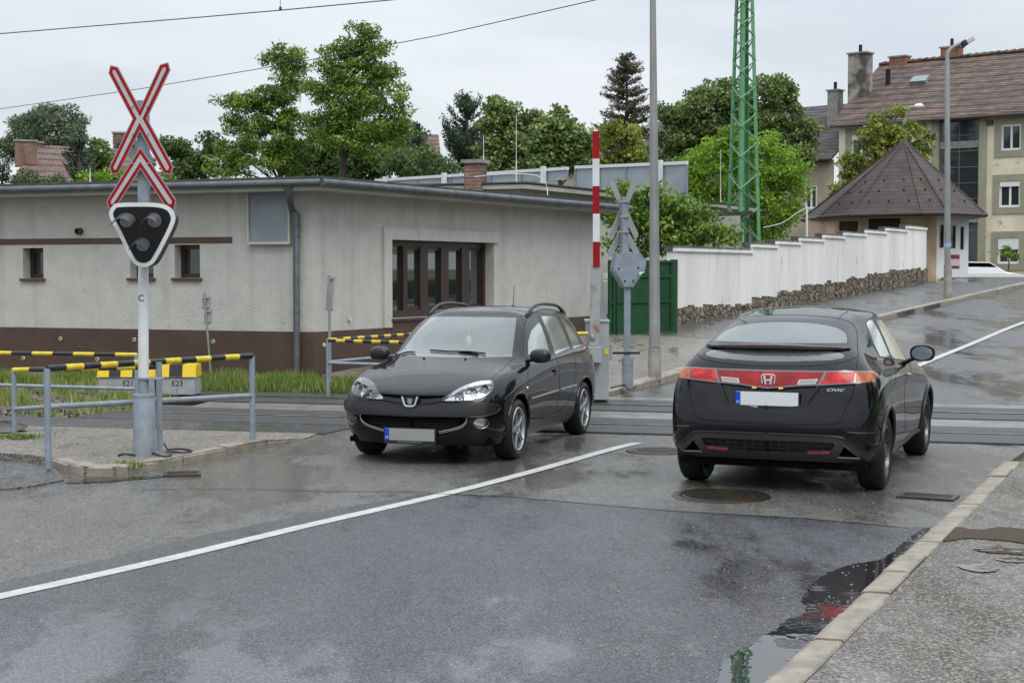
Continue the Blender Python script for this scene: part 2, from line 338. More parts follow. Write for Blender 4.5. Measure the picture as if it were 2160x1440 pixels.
# kerbs: a real row of kerb stones
def kerb(name, pts, wdt, top, out, mat_, stone=.95, seed=1, drop=.14, tops=None, posf=None):
    rnd = random.Random(seed); C = cr_curve(pts, 12); Ls = [0]
    for a, b in zip(C, C[1:]): Ls.append(Ls[-1] + (b - a).length)
    def pos(s):
        for i in range(len(Ls) - 1):
            if s <= Ls[i + 1]:
                k = (s - Ls[i]) / max(1e-6, Ls[i + 1] - Ls[i]); return C[i].lerp(C[i + 1], k), (C[i + 1] - C[i]).normalized()
        return C[-1], (C[-1] - C[-2]).normalized()
    mb = MB(); s = 0
    while s < Ls[-1] - .05:
        e = min(s + stone * rnd.uniform(.85, 1.05), Ls[-1]); j = rnd.uniform(-.008, .008); jz = rnd.uniform(-.006, .006); secs = []
        nseg = 4
        for k in range(nseg + 1):
            q = s + .006 + (e - s - .012) * k / nseg; p, d = pos(q); nn = Vector((-d.y, d.x)) * out; p = p + nn * j
            tp = top if tops is None else (tops(q / Ls[-1]) if not posf else posf(p.x, p.y) + .022)
            row = []
            for du, dz in ((-.008, -drop), (-.008, tp * .8 - .0), (.018, tp), (wdt - .01, tp + .004), (wdt, tp - .006), (wdt, -drop)):
                c = p + nn * du; row.append((c.x, c.y, zg(c.x, c.y) + dz + jz + (rnd.uniform(-.002, .002) if 0 < k < nseg else 0)))
            secs.append(row)
        b = len(mb.v); mb.v += [Vector(v) for r in secs for v in r]; n6 = 6
        for k in range(nseg):
            for i in range(5): mb.f.append((b + k * n6 + i, b + k * n6 + i + 1, b + (k + 1) * n6 + i + 1, b + (k + 1) * n6 + i)); mb.m.append(0)
        mb.f.append(tuple(b + i for i in range(6))); mb.f.append(tuple(b + nseg * n6 + i for i in reversed(range(6)))); mb.m += [0, 0]
        s = e
    bm = bmesh.new(); o = mb.build(name, mat_, base=(0, 0, 0)); bm.from_mesh(o.data); bmesh.ops.recalc_face_normals(bm, faces=bm.faces); bm.to_mesh(o.data); bm.free()
    tag(o, kind='structure'); return o
kerb('kerb', kerbR_near, .15, .055, -1, M_kerb, .62, 3)
kerb('kerb', kerbL_near, .14, .085, -1, M_kerb, .8, 4, tops=lambda k: .016 + .069 * min(1, k / .3))
kerb('kerb', kerbL_far, .18, .122, 1, M_kerb, 1.0, 5, tops=1, posf=hfar)
# right hand side bank beyond the crossing (grass verge outside the frame) and kerb
M_bank = mat('bank_grass', (.05, .10, .018), .9, col2=(.09, .14, .03), scale=2, bump=1, bscale=30)
# -- railway crossing panels
def ribmat():
    m = bpy.data.materials.new('rubber_panel'); m.use_nodes = True; t = m.node_tree; b = t.nodes['Principled BSDF']
    g = N(t, 'ShaderNodeNewGeometry'); q = N(t, 'ShaderNodeMapping'); q.inputs['Rotation'].default_value = (0, 0, R(50)); L(t, g.outputs['Position'], q.inputs[0])
    wv = N(t, 'ShaderNodeTexWave'); wv.inputs['Scale'].default_value = 6.5; L(t, q.outputs[0], wv.inputs['Vector'])
    nz = N(t, 'ShaderNodeTexNoise'); nz.inputs['Scale'].default_value = 1.6; nz.inputs['Detail'].default_value = 5; L(t, g.outputs['Position'], nz.inputs['Vector'])
    mx_ = N(t, 'ShaderNodeMixRGB'); mx_.inputs[1].default_value = (.028, .029, .032, 1); mx_.inputs[2].default_value = (.07, .07, .072, 1); L(t, nz.outputs['Fac'], mx_.inputs[0]); L(t, mx_.outputs[0], b.inputs['Base Color'])
    r = N(t, 'ShaderNodeMapRange'); r.inputs['To Min'].default_value = .25; r.inputs['To Max'].default_value = .6; L(t, nz.outputs['Fac'], r.inputs[0]); L(t, r.outputs[0], b.inputs['Roughness'])
    bp = N(t, 'ShaderNodeBump'); bp.inputs['Strength'].default_value = .9; bp.inputs['Distance'].default_value = .02; L(t, wv.outputs['Fac'], bp.inputs['Height']); L(t, bp.outputs[0], b.inputs['Normal'])
    return m
M_rub = ribmat()
M_rail = mat('rail_steel', (.30, .29, .28), .25, .9, col2=(.2, .17, .14), scale=4)
M_gap = mat('flangeway', (.008, .008, .008), .8)
def band(name, t0, t1, a0, a1, dz, m, kind='structure'):
    return tag(sheet(name, [tuple(T(t0, a0)), tuple(T(t0, a1)), tuple(T(t1, a1)), tuple(T(t1, a0))], dz, m), kind=kind)
band('crossing_panel', 17.06, 17.68, -10.2, 13, .012, M_rub); band('crossing_panel', 17.86, 18.28, -9.9, 13, .012, M_rub)
band('concrete_strip', 18.28, 19.0, -9.3, 13, .006, M_conc)
band('crossing_panel', 19.0, 19.50, -10.1, 13, .012, M_rub); band('crossing_panel', 19.68, 20.10, -10.1, 13, .012, M_rub)
band('concrete_strip', 20.10, 20.45, -7.5, 13, .006, M_conc)
band('flangeway', 17.0, 17.06, -10.2, 13, .010, M_gap); band('flangeway', 18.93, 19.0, -10.2, 13, .010, M_gap)
def rail(t, a0, a1, top, name='rail'):
    mb = MB(); A = Vector((.9659, -.2588, 0)); Cx = Vector((.2588, .9659, 0))
    prof = [(-.07, -.16), (.07, -.16), (.07, -.145), (.012, -.125), (.012, -.04), (.036, -.03), (.036, -.004), (.026, 0), (-.026, 0), (-.036, -.004), (-.036, -.03), (-.012, -.04), (-.012, -.125), (-.07, -.145)]
    p = T(t, a0); P = [Vector((p.x, p.y, zt(t) + top)) + Cx * c + Vector((0, 0, h)) for c, h in prof]
    mb.prism(P, A * (a1 - a0)); o = mb.build(name, M_rail, base=(0, 0, 0)); return o
M_railr = mat('rail_rust', (.12, .085, .06), .6, .4, col2=(.2, .15, .1), scale=20)
for i, t_ in enumerate((17.77, 19.59)):
    o = rail(t_, -40, 13, .018 if i == 0 else .02, 'rail')
    tag(o, ['near steel rail running through the crossing panels', 'far steel rail running through the crossing behind both cars'][i], 'rail', 'rails of the railway track')
# ballasted track at the left
M_bal = mat('ballast', (.115, .10, .085), .85, col2=(.06, .055, .05), scale=30, det=2, bump=1, bscale=26, speck=(60, (.22, .2, .17), .62))
tag(sheet('ballast', [tuple(T(16.99, -40)), tuple(T(16.99, -10.0)), tuple(T(18.3, -9.8)), tuple(T(18.4, -9.2)), tuple(T(20.3, -9.9)), tuple(T(20.3, -40))], -.05, M_bal), kind='structure')
rnd = random.Random(2); M_slp = mat('sleeper_wood', (.055, .042, .03), .8, col2=(.09, .07, .055), scale=9, bump=.6)
A_ = Vector((.9659, -.2588, 0)); C_ = Vector((.2588, .9659, 0)); Z_ = Vector((0, 0, 1))
k = -10.4; i = 0
first = None
while k > -14.5:
    mb = MB(); q = T(18.68, k); mb.box((q.x, q.y, zt(18.7) - .10), (.24, 2.5, .14), (A_, C_, Z_)); o = mb.build('sleeper', M_slp)
    tag(o, 'dark timber sleeper under the rails left of the crossing', 'sleeper', 'sleepers of the railway track'); k -= .62
M_stone = mat('ballast_stone', (.16, .145, .125), .7, col2=(.08, .075, .07), scale=3)
mb = MB()
for _ in range(1500):
    t_, a = rnd.uniform(17.05, 20.2), rnd.uniform(-14.5, -10.0)
    q = T(t_, a); r = rnd.uniform(.02, .045); c = Vector((q.x, q.y, zt(t_) - .03))
    X = Vector((rnd.uniform(-1, 1), rnd.uniform(-1, 1), rnd.uniform(-1, 1))).normalized(); Y = X.orthogonal().normalized(); Zz = X.cross(Y)
    mb.box(c, (r * 2, r * 1.5, r * 1.3), (X, Y, Zz))
tag(mb.build('ballast_stones', M_stone, base=(0, 0, 0)), kind='stuff')
# -- manholes and gully grates
def disc(c, r, n=36, rx=1): return [(c[0] + r * rx * math.cos(2 * math.pi * i / n), c[1] + r * math.sin(2 * math.pi * i / n)) for i in range(n)]
def manhole(u, v, r, label):
    c = G(u, v); e = empty('manhole_cover', (c.x, c.y, c.z), label, 'manhole')
    mb = MB(); mb.lathe((c.x, c.y, c.z + .004), [(r * .80, .003), (r * .84, .006), (r * .98, .006), (r, .0)], 40); mb.build('cover_frame', M_iron, e, True)
    mb = MB(); mb.lathe((c.x, c.y, c.z + .006), [(0.001, .004), (r * .77, .004), (r * .79, .0)], 40)
    for i in range(-7, 8):
        for j in range(-7, 8):
            if i * i + j * j < 46: mb.box((c.x + i * r * .1, c.y + j * r * .1, c.z + .012), (r * .055, r * .055, .006))
    mb.build('lid', M_iron, e)
    return e
manhole(1522, 1046, .40, 'round iron manhole cover in the road behind the hatchback')
manhole(1388, 951, .33, 'partly hidden round manhole cover at the end of the white line, between the two cars')
def grate(pts, label, nb=8):
    P = [G(*p) for p in pts]; c = sum(P, Vector()) / 4; c.z += .006
    e = empty('gully_grate', (c.x, c.y, c.z), label, 'drain grate')
    X = (P[1] - P[0]).normalized(); Y = Vector((-X.y, X.x, 0)); lx = (P[1] - P[0]).length; ly = abs((P[3] - P[0]).dot(Y))
    c = (P[0] + P[2]) / 2 + Vector((0, 0, .008))
    mb = MB()
    for s in (-1, 1): mb.box(c + Y * (s * (ly / 2 - .02)), (lx, .04, .02), (X, Y, Z_)); mb.box(c + X * (s * (lx / 2 - .02)), (.04, ly - .08, .02), (X, Y, Z_))
    mb.build('grate_frame', M_iron, e)
    mb = MB(); mb.box(c - Vector((0, 0, .006)), (lx - .085, ly - .085, .004), (X, Y, Z_)); mb.build('pit', M_gap, e)
    mb = MB()
    for i in range(nb): mb.box(c + Y * ((i + .5) / nb - .5) * (ly - .09) + Vector((0, 0, .001)), (lx - .09, (ly - .09) / nb * .5, .014), (X, Y, Z_))
    mb.build('grate_bars', M_iron, e)
grate([(1884, 1050), (2005, 1058), (2030, 1048), (1903, 1041)], 'rectangular drain grate in the gutter beside the right kerb')
grate([(318, 1005), (398, 1003), (450, 997), (375, 995)], 'dark drain grate at the left kerb corner below the crossing signal', 6)
# -- puddles and wet films
def water(name, col, rough=.015):
    m = bpy.data.materials.new(name); m.use_nodes = True; t = m.node_tree; b = t.nodes['Principled BSDF']
    b.inputs['Base Color'].default_value = (*col, 1); b.inputs['Roughness'].default_value = rough; b.inputs['IOR'].default_value = 1.65
    g = N(t, 'ShaderNodeNewGeometry')
    v = N(t, 'ShaderNodeTexVoronoi'); v.inputs['Scale'].default_value = 3.1; v.inputs['Randomness'].default_value = 1; L(t, g.outputs['Position'], v.inputs['Vector'])
    # rain rings: sine of the distance to a few drop centres, fading out
    mu = N(t, 'ShaderNodeMath', operation='MULTIPLY'); mu.inputs[1].default_value = 95; L(t, v.outputs['Distance'], mu.inputs[0])
    si = N(t, 'ShaderNodeMath', operation='SINE'); L(t, mu.outputs[0], si.inputs[0])
    r = N(t, 'ShaderNodeMapRange'); r.inputs['From Min'].default_value = .08; r.inputs['From Max'].default_value = .30; r.inputs['To Min'].default_value = 1; r.inputs['To Max'].default_value = 0; L(t, v.outputs['Distance'], r.inputs[0])
    m2 = N(t, 'ShaderNodeMath', operation='MULTIPLY'); L(t, si.outputs[0], m2.inputs[0]); L(t, r.outputs[0], m2.inputs[1])
    nz = N(t, 'ShaderNodeTexNoise'); nz.inputs['Scale'].default_value = 9; L(t, g.outputs['Position'], nz.inputs['Vector'])
    ad = N(t, 'ShaderNodeMath', operation='MULTIPLY_ADD'); ad.inputs[1].default_value = 1.4; L(t, nz.outputs['Fac'], ad.inputs[0]); L(t, m2.outputs[0], ad.inputs[2])
    bp = N(t, 'ShaderNodeBump'); bp.inputs['Strength'].default_value = .5; bp.inputs['Distance'].default_value = .0012; L(t, ad.outputs[0], bp.inputs['Height']); L(t, bp.outputs[0], b.inputs['Normal'])
    return m
M_water = water('puddle_water', (.022, .022, .022)); M_muddy = water('muddy_water', (.055, .048, .034))
def puddle(pix, dz, m, n=5, jit=.02, seed=1, name='puddle'):
    rr = random.Random(seed); P = [Vector(gv(*p)) for p in pix]; C = cr_curve(P, n, True)
    C = [p + Vector((rr.uniform(-jit, jit), rr.uniform(-jit, jit))) for p in C]
    return tag(sheet(name, [tuple(p) for p in C], dz, m, skirt=0), kind='structure')
puddle([(1510, 1440), (1530, 1395), (1580, 1362), (1660, 1312), (1690, 1300), (1705, 1280), (1692, 1262), (1740, 1215), (1790, 1194), (1860, 1180), (1905, 1148), (1945, 1118), (1960, 1122), (1890, 1200), (1790, 1302), (1700, 1392), (1650, 1440), (1600, 1482), (1470, 1500)], .009, M_water, 16, .013, 2)
puddle([(1965, 1148), (2000, 1126), (2060, 1133), (2120, 1128), (2200, 1140), (2200, 1165), (2110, 1156), (2040, 1152), (1990, 1158)], .056, M_muddy, 9, .012, 3)
puddle([(2055, 1172), (2110, 1168), (2190, 1174), (2190, 1188), (2110, 1184), (2070, 1180)], .056, M_muddy, 8, .008, 4)
puddle([(2100, 1197), (2150, 1193), (2190, 1198), (2140, 1204)], .056, M_muddy, 8, .006, 5)
puddle([(2018, 1212), (2060, 1207), (2104, 1212), (2100, 1222), (2060, 1224)], .056, M_muddy, 8, .006, 6)
puddle([(135, 1019), (200, 1007), (260, 1008), (330, 1003), (345, 1007), (260, 1014), (190, 1018)], .006, M_water, 5, .01, 8)
puddle([(0, 905), (30, 905), (60, 915), (40, 925), (0, 928)], .09, M_water, 5, .01, 9)
# a few pebbles and fallen leaves on the wet road
M_peb = mat('pebble', (.35, .30, .22), .5); M_leaf = mat('fallen_leaf', (.45, .33, .08), .5)
rr = random.Random(9); mb = MB()
for _ in range(190):
    u, v = rr.uniform(1250, 2150), rr.uniform(1000, 1430)
    if u > 1640 + (1440 - v) * 1.05 and rr.random() < .5: continue
    if rr.random() < .5: u = 1640 + (1440 - v) * 1.04 - abs(rr.gauss(0, 60))
    p = G(u, v, .01); r = rr.uniform(.003, .006); mb.box(p, (r * 2, r * 1.6, r), (Vector((math.cos(r * 900), math.sin(r * 900), 0)), Vector((-math.sin(r * 900), math.cos(r * 900), 0)), Z_))
for _ in range(80):
    u, v = rr.uniform(150, 560), rr.uniform(985, 1050); p = G(u, v, .008); r = rr.uniform(.003, .006); mb.box(p, (r * 2, r * 1.6, r))
tag(mb.build('grit', M_peb, base=(0, 0, 0)), kind='stuff')
# ------------------------------------------------------------------ buildings
def V3(p, z): return Vector((p[0], p[1], z))
def wall_mesh(mb, P0, dr, nrm, s0, s1, z0, z1, holes=(), reveal=.25):
    """vertical wall sheet with rectangular openings and their reveals; holes: (sa, sb, za, zb)"""
    S = sorted({s0, s1} | {h[0] for h in holes} | {h[1] for h in holes}); Z = sorted({z0, z1} | {h[2] for h in holes} | {h[3] for h in holes})
    S = [s for s in S if s0 <= s <= s1]; Z = [z for z in Z if z0 <= z <= z1]
    pt = lambda s, z, d=0: Vector((P0[0] + dr[0] * s - nrm[0] * d, P0[1] + dr[1] * s - nrm[1] * d, z))
    for i in range(len(S) - 1):
        for j in range(len(Z) - 1):
            cs, cz = (S[i] + S[i + 1]) / 2, (Z[j] + Z[j + 1]) / 2
            if any(h[0] < cs < h[1] and h[2] < cz < h[3] for h in holes): continue
            mb.add([pt(S[i], Z[j]), pt(S[i + 1], Z[j]), pt(S[i + 1], Z[j + 1]), pt(S[i], Z[j + 1])], [(0, 1, 2, 3)])
    for a, b, c, d in holes:
        q = [(a, c), (b, c), (b, d), (a, d)]
        for k in range(4):
            (p, r), (s, t) = q[k], q[(k + 1) % 4]
            mb.add([pt(p, r), pt(s, t), pt(s, t, reveal), pt(p, r, reveal)], [(0, 1, 2, 3)])
def wbox(mb, P0, dr, nrm, s0, s1, z0, z1, d0, d1):  # box on a wall; d = distance out of the wall plane
    c = Vector((P0[0] + dr[0] * (s0 + s1) / 2 + nrm[0] * (d0 + d1) / 2, P0[1] + dr[1] * (s0 + s1) / 2 + nrm[1] * (d0 + d1) / 2, (z0 + z1) / 2))
    mb.box(c, (s1 - s0, abs(d1 - d0), z1 - z0), (Vector((dr[0], dr[1], 0)), Vector((nrm[0], nrm[1], 0)), Z_))
def casement(root, P0, dr, nrm, s0, s1, z0, z1, dep, mf, mg, bars=1, fw=.06, name='window', trans=0, lw=.05):
    """recessed window: frame part with panes as its sub-part"""
    mb = MB()
    wbox(mb, P0, dr, nrm, s0, s1, z0, z0 + fw, -dep, -dep + .06); wbox(mb, P0, dr, nrm, s0, s1, z1 - fw, z1, -dep, -dep + .06)
    wbox(mb, P0, dr, nrm, s0, s0 + fw, z0 + fw, z1 - fw, -dep, -dep + .06); wbox(mb, P0, dr, nrm, s1 - fw, s1, z0 + fw, z1 - fw, -dep, -dep + .06)
    for i in range(1, bars + 1):
        c = s0 + (s1 - s0) * i / (bars + 1); wbox(mb, P0, dr, nrm, c - lw / 2, c + lw / 2, z0 + fw, z1 - fw, -dep + .001, -dep + .055)
    for q in range(trans):
        c = z0 + (z1 - z0) * (q + 1) / (trans + 1); wbox(mb, P0, dr, nrm, s0 + fw, s1 - fw, c - .025, c + .025, -dep + .002, -dep + .05)
    f = mb.build(name, mf, root)
    mb = MB(); wbox(mb, P0, dr, nrm, s0 + .01, s1 - .01, z0 + .01, z1 - .01, -dep - .01, -dep + .015); g = mb.build('pane', mg, root); g.parent = f
    g.location = (0, 0, 0)
    return f
M_ren = mat('grey_render', (.47, .46, .43), .85, col2=(.42, .41, .385), scale=3.2, det=8, bump=1.0, bscale=45, lo=.42, hi=.68, speck=[(14, (.38, .37, .345), .67), (60, (.38, .37, .35), .64)], streak=(.35, 3.2))
M_ren2 = mat('pale_render', (.47, .45, .41), .85, col2=(.40, .385, .35), scale=1.4, det=6, bump=.5, bscale=60)
M_brn = mat('brown_plinth', (.082, .047, .033), .55, col2=(.06, .035, .026), scale=2, det=6, bump=.9, bscale=70, speck=(120, (.15, .10, .08), .66), streak=(.5, 2.5))
M_brt = mat('brown_trim', (.085, .042, .03), .5, col2=(.065, .035, .026), scale=5)
M_wood = mat('dark_window_wood', (.032, .018, .014), .35, col2=(.035, .02, .016), scale=6)
M_zinc = mat('zinc', (.135, .155, .165), .45, .5, col2=(.10, .115, .125), scale=5, rough2=.5)
M_felt = mat('roofing_felt', (.07, .07, .068), .8, col2=(.05, .05, .05), scale=4)
M_soff = mat('soffit', (.40, .385, .34), .8, col2=(.31, .30, .265), scale=2, stretch=(1, 1, 6))
M_glass = mat('window_glass', (.018, .022, .020), .03, ior=1.75, col2=(.03, .034, .03), scale=1.2)
M_sheetm = mat('grey_sheet_metal', (.23, .265, .285), .5, .2, col2=(.20, .23, .25), scale=3)
M_lid = mat('vent_ring', (.55, .50, .34), .6); M_dark = mat('dark_void', (.01, .01, .01), .9)
nL = Vector((-.3665, -.9304)); nR = Vector((.8746, -.4848))
LW = lambda u, v, d=0: wallpt(u, v, (BC.x + nL.x * d, BC.y + nL.y * d), DL)
RW = lambda u, v, d=0: wallpt(u, v, (BC.x + nR.x * d, BC.y + nR.y * d), DR)
zb = zg(BC.x, BC.y)
b = empty('station_building', (BC.x, BC.y, zb), 'long low grey rendered railway building with a brown plinth and flat roof', 'building')
ZT = 3.03; zp = LW(300, 693)[1]; zpr = RW(1000, 681.5)[1]
zp = zpr = (zp + zpr) / 2
holesL = []
smallw = [(48, 92, 523, 587), (274, 324, 519, 586), (368, 422, 516, 586)]
for u0, u1, v0, v1 in smallw:
    sb, z1_ = LW(u0, v0); sa, z0_ = LW(u1, v1); holesL.append((sa, sb, LW(u1, v1)[1], LW(u1, v0)[1]))
sb1, zz1 = RW(822, 502); sb2, zz2 = RW(1042, 515); bwz0 = RW(822, 672)[1]
holeR = (sb1, sb2, bwz0, (zz1 + zz2) / 2)
mb = MB(); wall_mesh(mb, BC, DL, nL, 0, 34, zp, ZT + .1, holesL, .28); wall_mesh(mb, BC, DR, nR, 0, 9.75, zp, ZT + .1, [holeR], .30)
e2 = BC + DR * 9.75
mb.add([V3(e2, -1), V3(e2 - nR * 6, -1), V3(e2 - nR * 6, ZT + .1), V3(e2, ZT + .1)], [(0, 1, 2, 3)])
mb.build('wall', M_ren, b)
mb = MB(); wall_mesh(mb, BC + nL * .025 + nR * .025, DL, nL, 0, 34, -.6, zp); wall_mesh(mb, BC + nL * .025 + nR * .025, DR, nR, 0, 9.78, -.6, zp)
for P, d, ln in ((BC + nL * .025 + nR * .025, DL, 34), (BC + nL * .025 + nR * .025, DR, 9.78)):
    n_ = nL if d is DL else nR; p = P - n_ * .06; mb.add([V3(P, zp), V3(P + d * ln, zp), V3(p + d * ln, zp), V3(p, zp)], [(0, 1, 2, 3)])
# brown spandrel below the big window
wbox(mb, BC, DR, nR, sb1 + .0, sb2, zp - .3, bwz0 - .02, .0, .03)
mb.build('plinth', M_brn, b)
# corner pilaster strip and window surround
mb = MB(); wbox(mb, BC, DL, nL, -.0, .34, zp + .002, ZT, .0, .02)
mb.build('corner_strip', M_ren, b)
s_o = RW(806, 600)[0]; zo = RW(806, 479)[1]; s_e = RW(1048, 500)[0]
mb = MB(); wbox(mb, BC, DR, nR, s_o, sb1, zp + .002, zo, .0, .05); wbox(mb, BC, DR, nR, sb1, s_e, holeR[3], zo, .0, .05)
mb.build('window_surround', M_ren, b)
for (sa, sb, za, zb_) in holesL:
    casement(b, BC, DL, nL, sa, sb, za, zb_, .24, M_wood, M_glass, 0, .07)
    mb = MB(); wbox(mb, BC, DL, nL, sa - .04, sb + .04, za - .045, za - .002, -.2, .05); mb.build('window_sill', M_brt, b)
# big four light window on the right wall
sa, sb, za, zb_ = holeR; mb = MB(); dep = .27
wbox(mb, BC, DR, nR, sa, sb, zb_ - .10, zb_, -dep, -dep + .09); wbox(mb, BC, DR, nR, sa, sb, za, za + .12, -dep, -dep + .09)
posts = [RW(u, 600, -dep)[0] for u in (822, 828, 842, 851, 878, 894, 922, 938, 966, 982, 1010, 1020)]
for a_, b_ in ((2, 3), (4, 5), (6, 7), (8, 9), (10, 11)): wbox(mb, BC, DR, nR, posts[a_], min(posts[b_], sb), za + .12, zb_ - .10, -dep, -dep + .085)
for a_, b_ in ((3, 4), (5, 6), (7, 8), (9, 10)):
    wbox(mb, BC, DR, nR, posts[a_], posts[b_], za + .12, za + .19, -dep, -dep + .06); wbox(mb, BC, DR, nR, posts[a_], posts[b_], zb_ - .15, zb_ - .10, -dep, -dep + .06)
wf = mb.build('window', M_wood, b)
M_glassb = mat('window_glass_bright', (.022, .026, .022), .02, ior=2.6)
mb = MB(); wbox(mb, BC, DR, nR, sa, sb, za, zb_, -dep - .02, -dep + .02); pg = mb.build('pane', M_glassb, b); pg.parent = wf; pg.location = (0, 0, 0)
mb = MB(); wbox(mb, BC, DR, nR, sa - .03, sb - .0, za - .04, za - .002, -.25, .07); mb.build('window_sill', M_brt, b)
# roof slab, gutters, downpipe
ov = .42
def off(P, a, c): return P + nL * a + nR * c
co = off(BC, ov, ov); le = BC + DL * 34 + nL * ov; re = BC + DR * 10.15 + nR * ov; bk = BC + DR * 10.15 + DL * 34
mb = MB(); mb.prism([V3(co, ZT), V3(re, ZT), V3(bk, ZT), V3(le, ZT)], (0, 0, .14)); mb.build('roof', M_soff, b)
c2 = off(BC, ov + .06, ov + .06); mb = MB(); mb.prism([V3(c2, ZT + .175), V3(re + nR * .06 + DR * .05, ZT + .175), V3(bk, ZT + .22), V3(le + nL * .06, ZT + .175)], (0, 0, .03)); mb.build('roof_covering', M_felt, b)
g0 = co + (nL + nR) * .05
mb = MB(); mb.path([V3(g0 + DL * 34, ZT + .115), V3(g0 + DL * .02, ZT + .115)], .056, 10); mb.path([V3(g0, ZT + .115), V3(g0 + DR * 10.9, ZT + .115)], .056, 10)
s = 1.1
while s < 33: mb.path([V3(g0 + DL * s, ZT + .115), V3(g0 + DL * (s + .03), ZT + .115)], .061, 10); s += 2.0
s = .9
while s < 10.5: mb.path([V3(g0 + DR * s, ZT + .115), V3(g0 + DR * (s + .03), ZT + .115)], .061, 10); s += .95
mb.build('gutter', M_zinc, b, True)
mb = MB(); sp_ = LW(632, 600)[0]; q = lambda s, d, z: V3(BC + DL * s + nL * d, z)
hp = LW(612, 392, ov)[0]
mb.path([q(hp, ov + .03, ZT + .07), q(hp, ov + .03, ZT - .05), q(hp, ov + .02, ZT - .09), q(sp_ + .05, .14, ZT - .27), q(sp_, .10, ZT - .34), q(sp_, .10, zb + .02)], [.10, .05, .05, .05, .05, .05], 12)
for z in (ZT - .5, 2.35, 1.2): mb.path([q(sp_, .10, z), q(sp_, .10, z + .03)], .058, 12)
mb.build('downpipe', M_zinc, b, True)
# painted band, sheet metal box, vents
s1_, z1_ = LW(490, 505); mb = MB(); wbox(mb, BC, DL, nL, s1_, 34, z1_ - .055, z1_ + .04, .0, .012); mb.build('painted_band', M_brt, b)
s0_, zt_ = LW(617, 408); s1_, zc_ = LW(528, 516); mb = MB()
wbox(mb, BC, DL, nL, s0_ + .03, s1_ - .03, zc_ + .04, ZT - .001, .0, .07); pnl = mb.build('metal_panel', M_sheetm, b)
mb = MB(); wbox(mb, BC, DL, nL, s0_, s0_ + .03, zc_, ZT - .002, .0, .10); wbox(mb, BC, DL, nL, s1_ - .03, s1_, zc_, ZT - .002, .0, .10); wbox(mb, BC, DL, nL, s0_ + .03, s1_ - .03, zc_, zc_ + .04, .0, .10)
fr_ = mb.build('panel_frame', M_ren2, b); fr_.parent = pnl; fr_.location = (0, 0, 0)
axL = (Vector((DL.x, DL.y, 0)), Z_, Vector((nL.x, nL.y, 0))); axR = (Vector((DR.x, DR.y, 0)), Z_, Vector((nR.x, nR.y, 0)))
s_, z_ = LW(170, 488); mb = MB(); mb.lathe(q(s_, 0, z_), [(.055, 0), (.055, .09), (.042, .09), (.042, .0)], 16, axL); mb.build('vent_pipe', M_brt, b, True)
for (u, v) in ((130, 714), (286, 716), (52, 755), (208, 757), (452, 720), (535, 765)):
    s_, z_ = LW(u, v); mb = MB(); mb.lathe(q(s_, .025, z_), [(.018, .018), (.03, .018), (.034, .0)], 16, axL); o = mb.build('vent_ring', M_lid, b, True)
for (u, v) in ((680, 727), (735, 673)):
    s_, z_ = RW(u, v); mb = MB(); mb.lathe(V3(BC + DR * s_ + nR * .025, z_), [(.001, .016), (.03, .018), (.034, .0)], 16, axR); mb.build('vent_ring', M_lid, b, True)
# ---- taller annex behind, with its own roof slab and chimney
AC = Vector((.32, 35.0)); za = 3.72
an = empty('annex_building', (AC.x, AC.y, zg(*AC)), 'beige annex with a raised flat concrete roof behind the grey building', 'building')
mb = MB(); wall_mesh(mb, AC - nR * -.0 - nR * .35 + DR * .3, DR, nR, 0, 16, .2, za); P = AC - nR * .35 + DR * .3; wall_mesh(mb, P, DL, nL, 0, 12, .2, za); mb.build('wall', M_ren2, an)
P = AC; mb = MB(); mb.prism([V3(P, za - .02), V3(P + DR * 17, za - .02), V3(P + DR * 17 + DL * 12, za + .1), V3(P + DL * 12, za - .02)], (0, 0, .10)); mb.build('roof', M_soff, an)
mb = MB(); mb.prism([V3(P + (nL + nR) * .03, za + .1), V3(P + DR * 17 + nR * .03, za + .1), V3(P + DR * 17 + DL * 12, za + .2), V3(P + DL * 12 + nL * .03, za + .1)], (0, 0, .035)); mb.build('roof_covering', M_felt, an)
M_brick = None
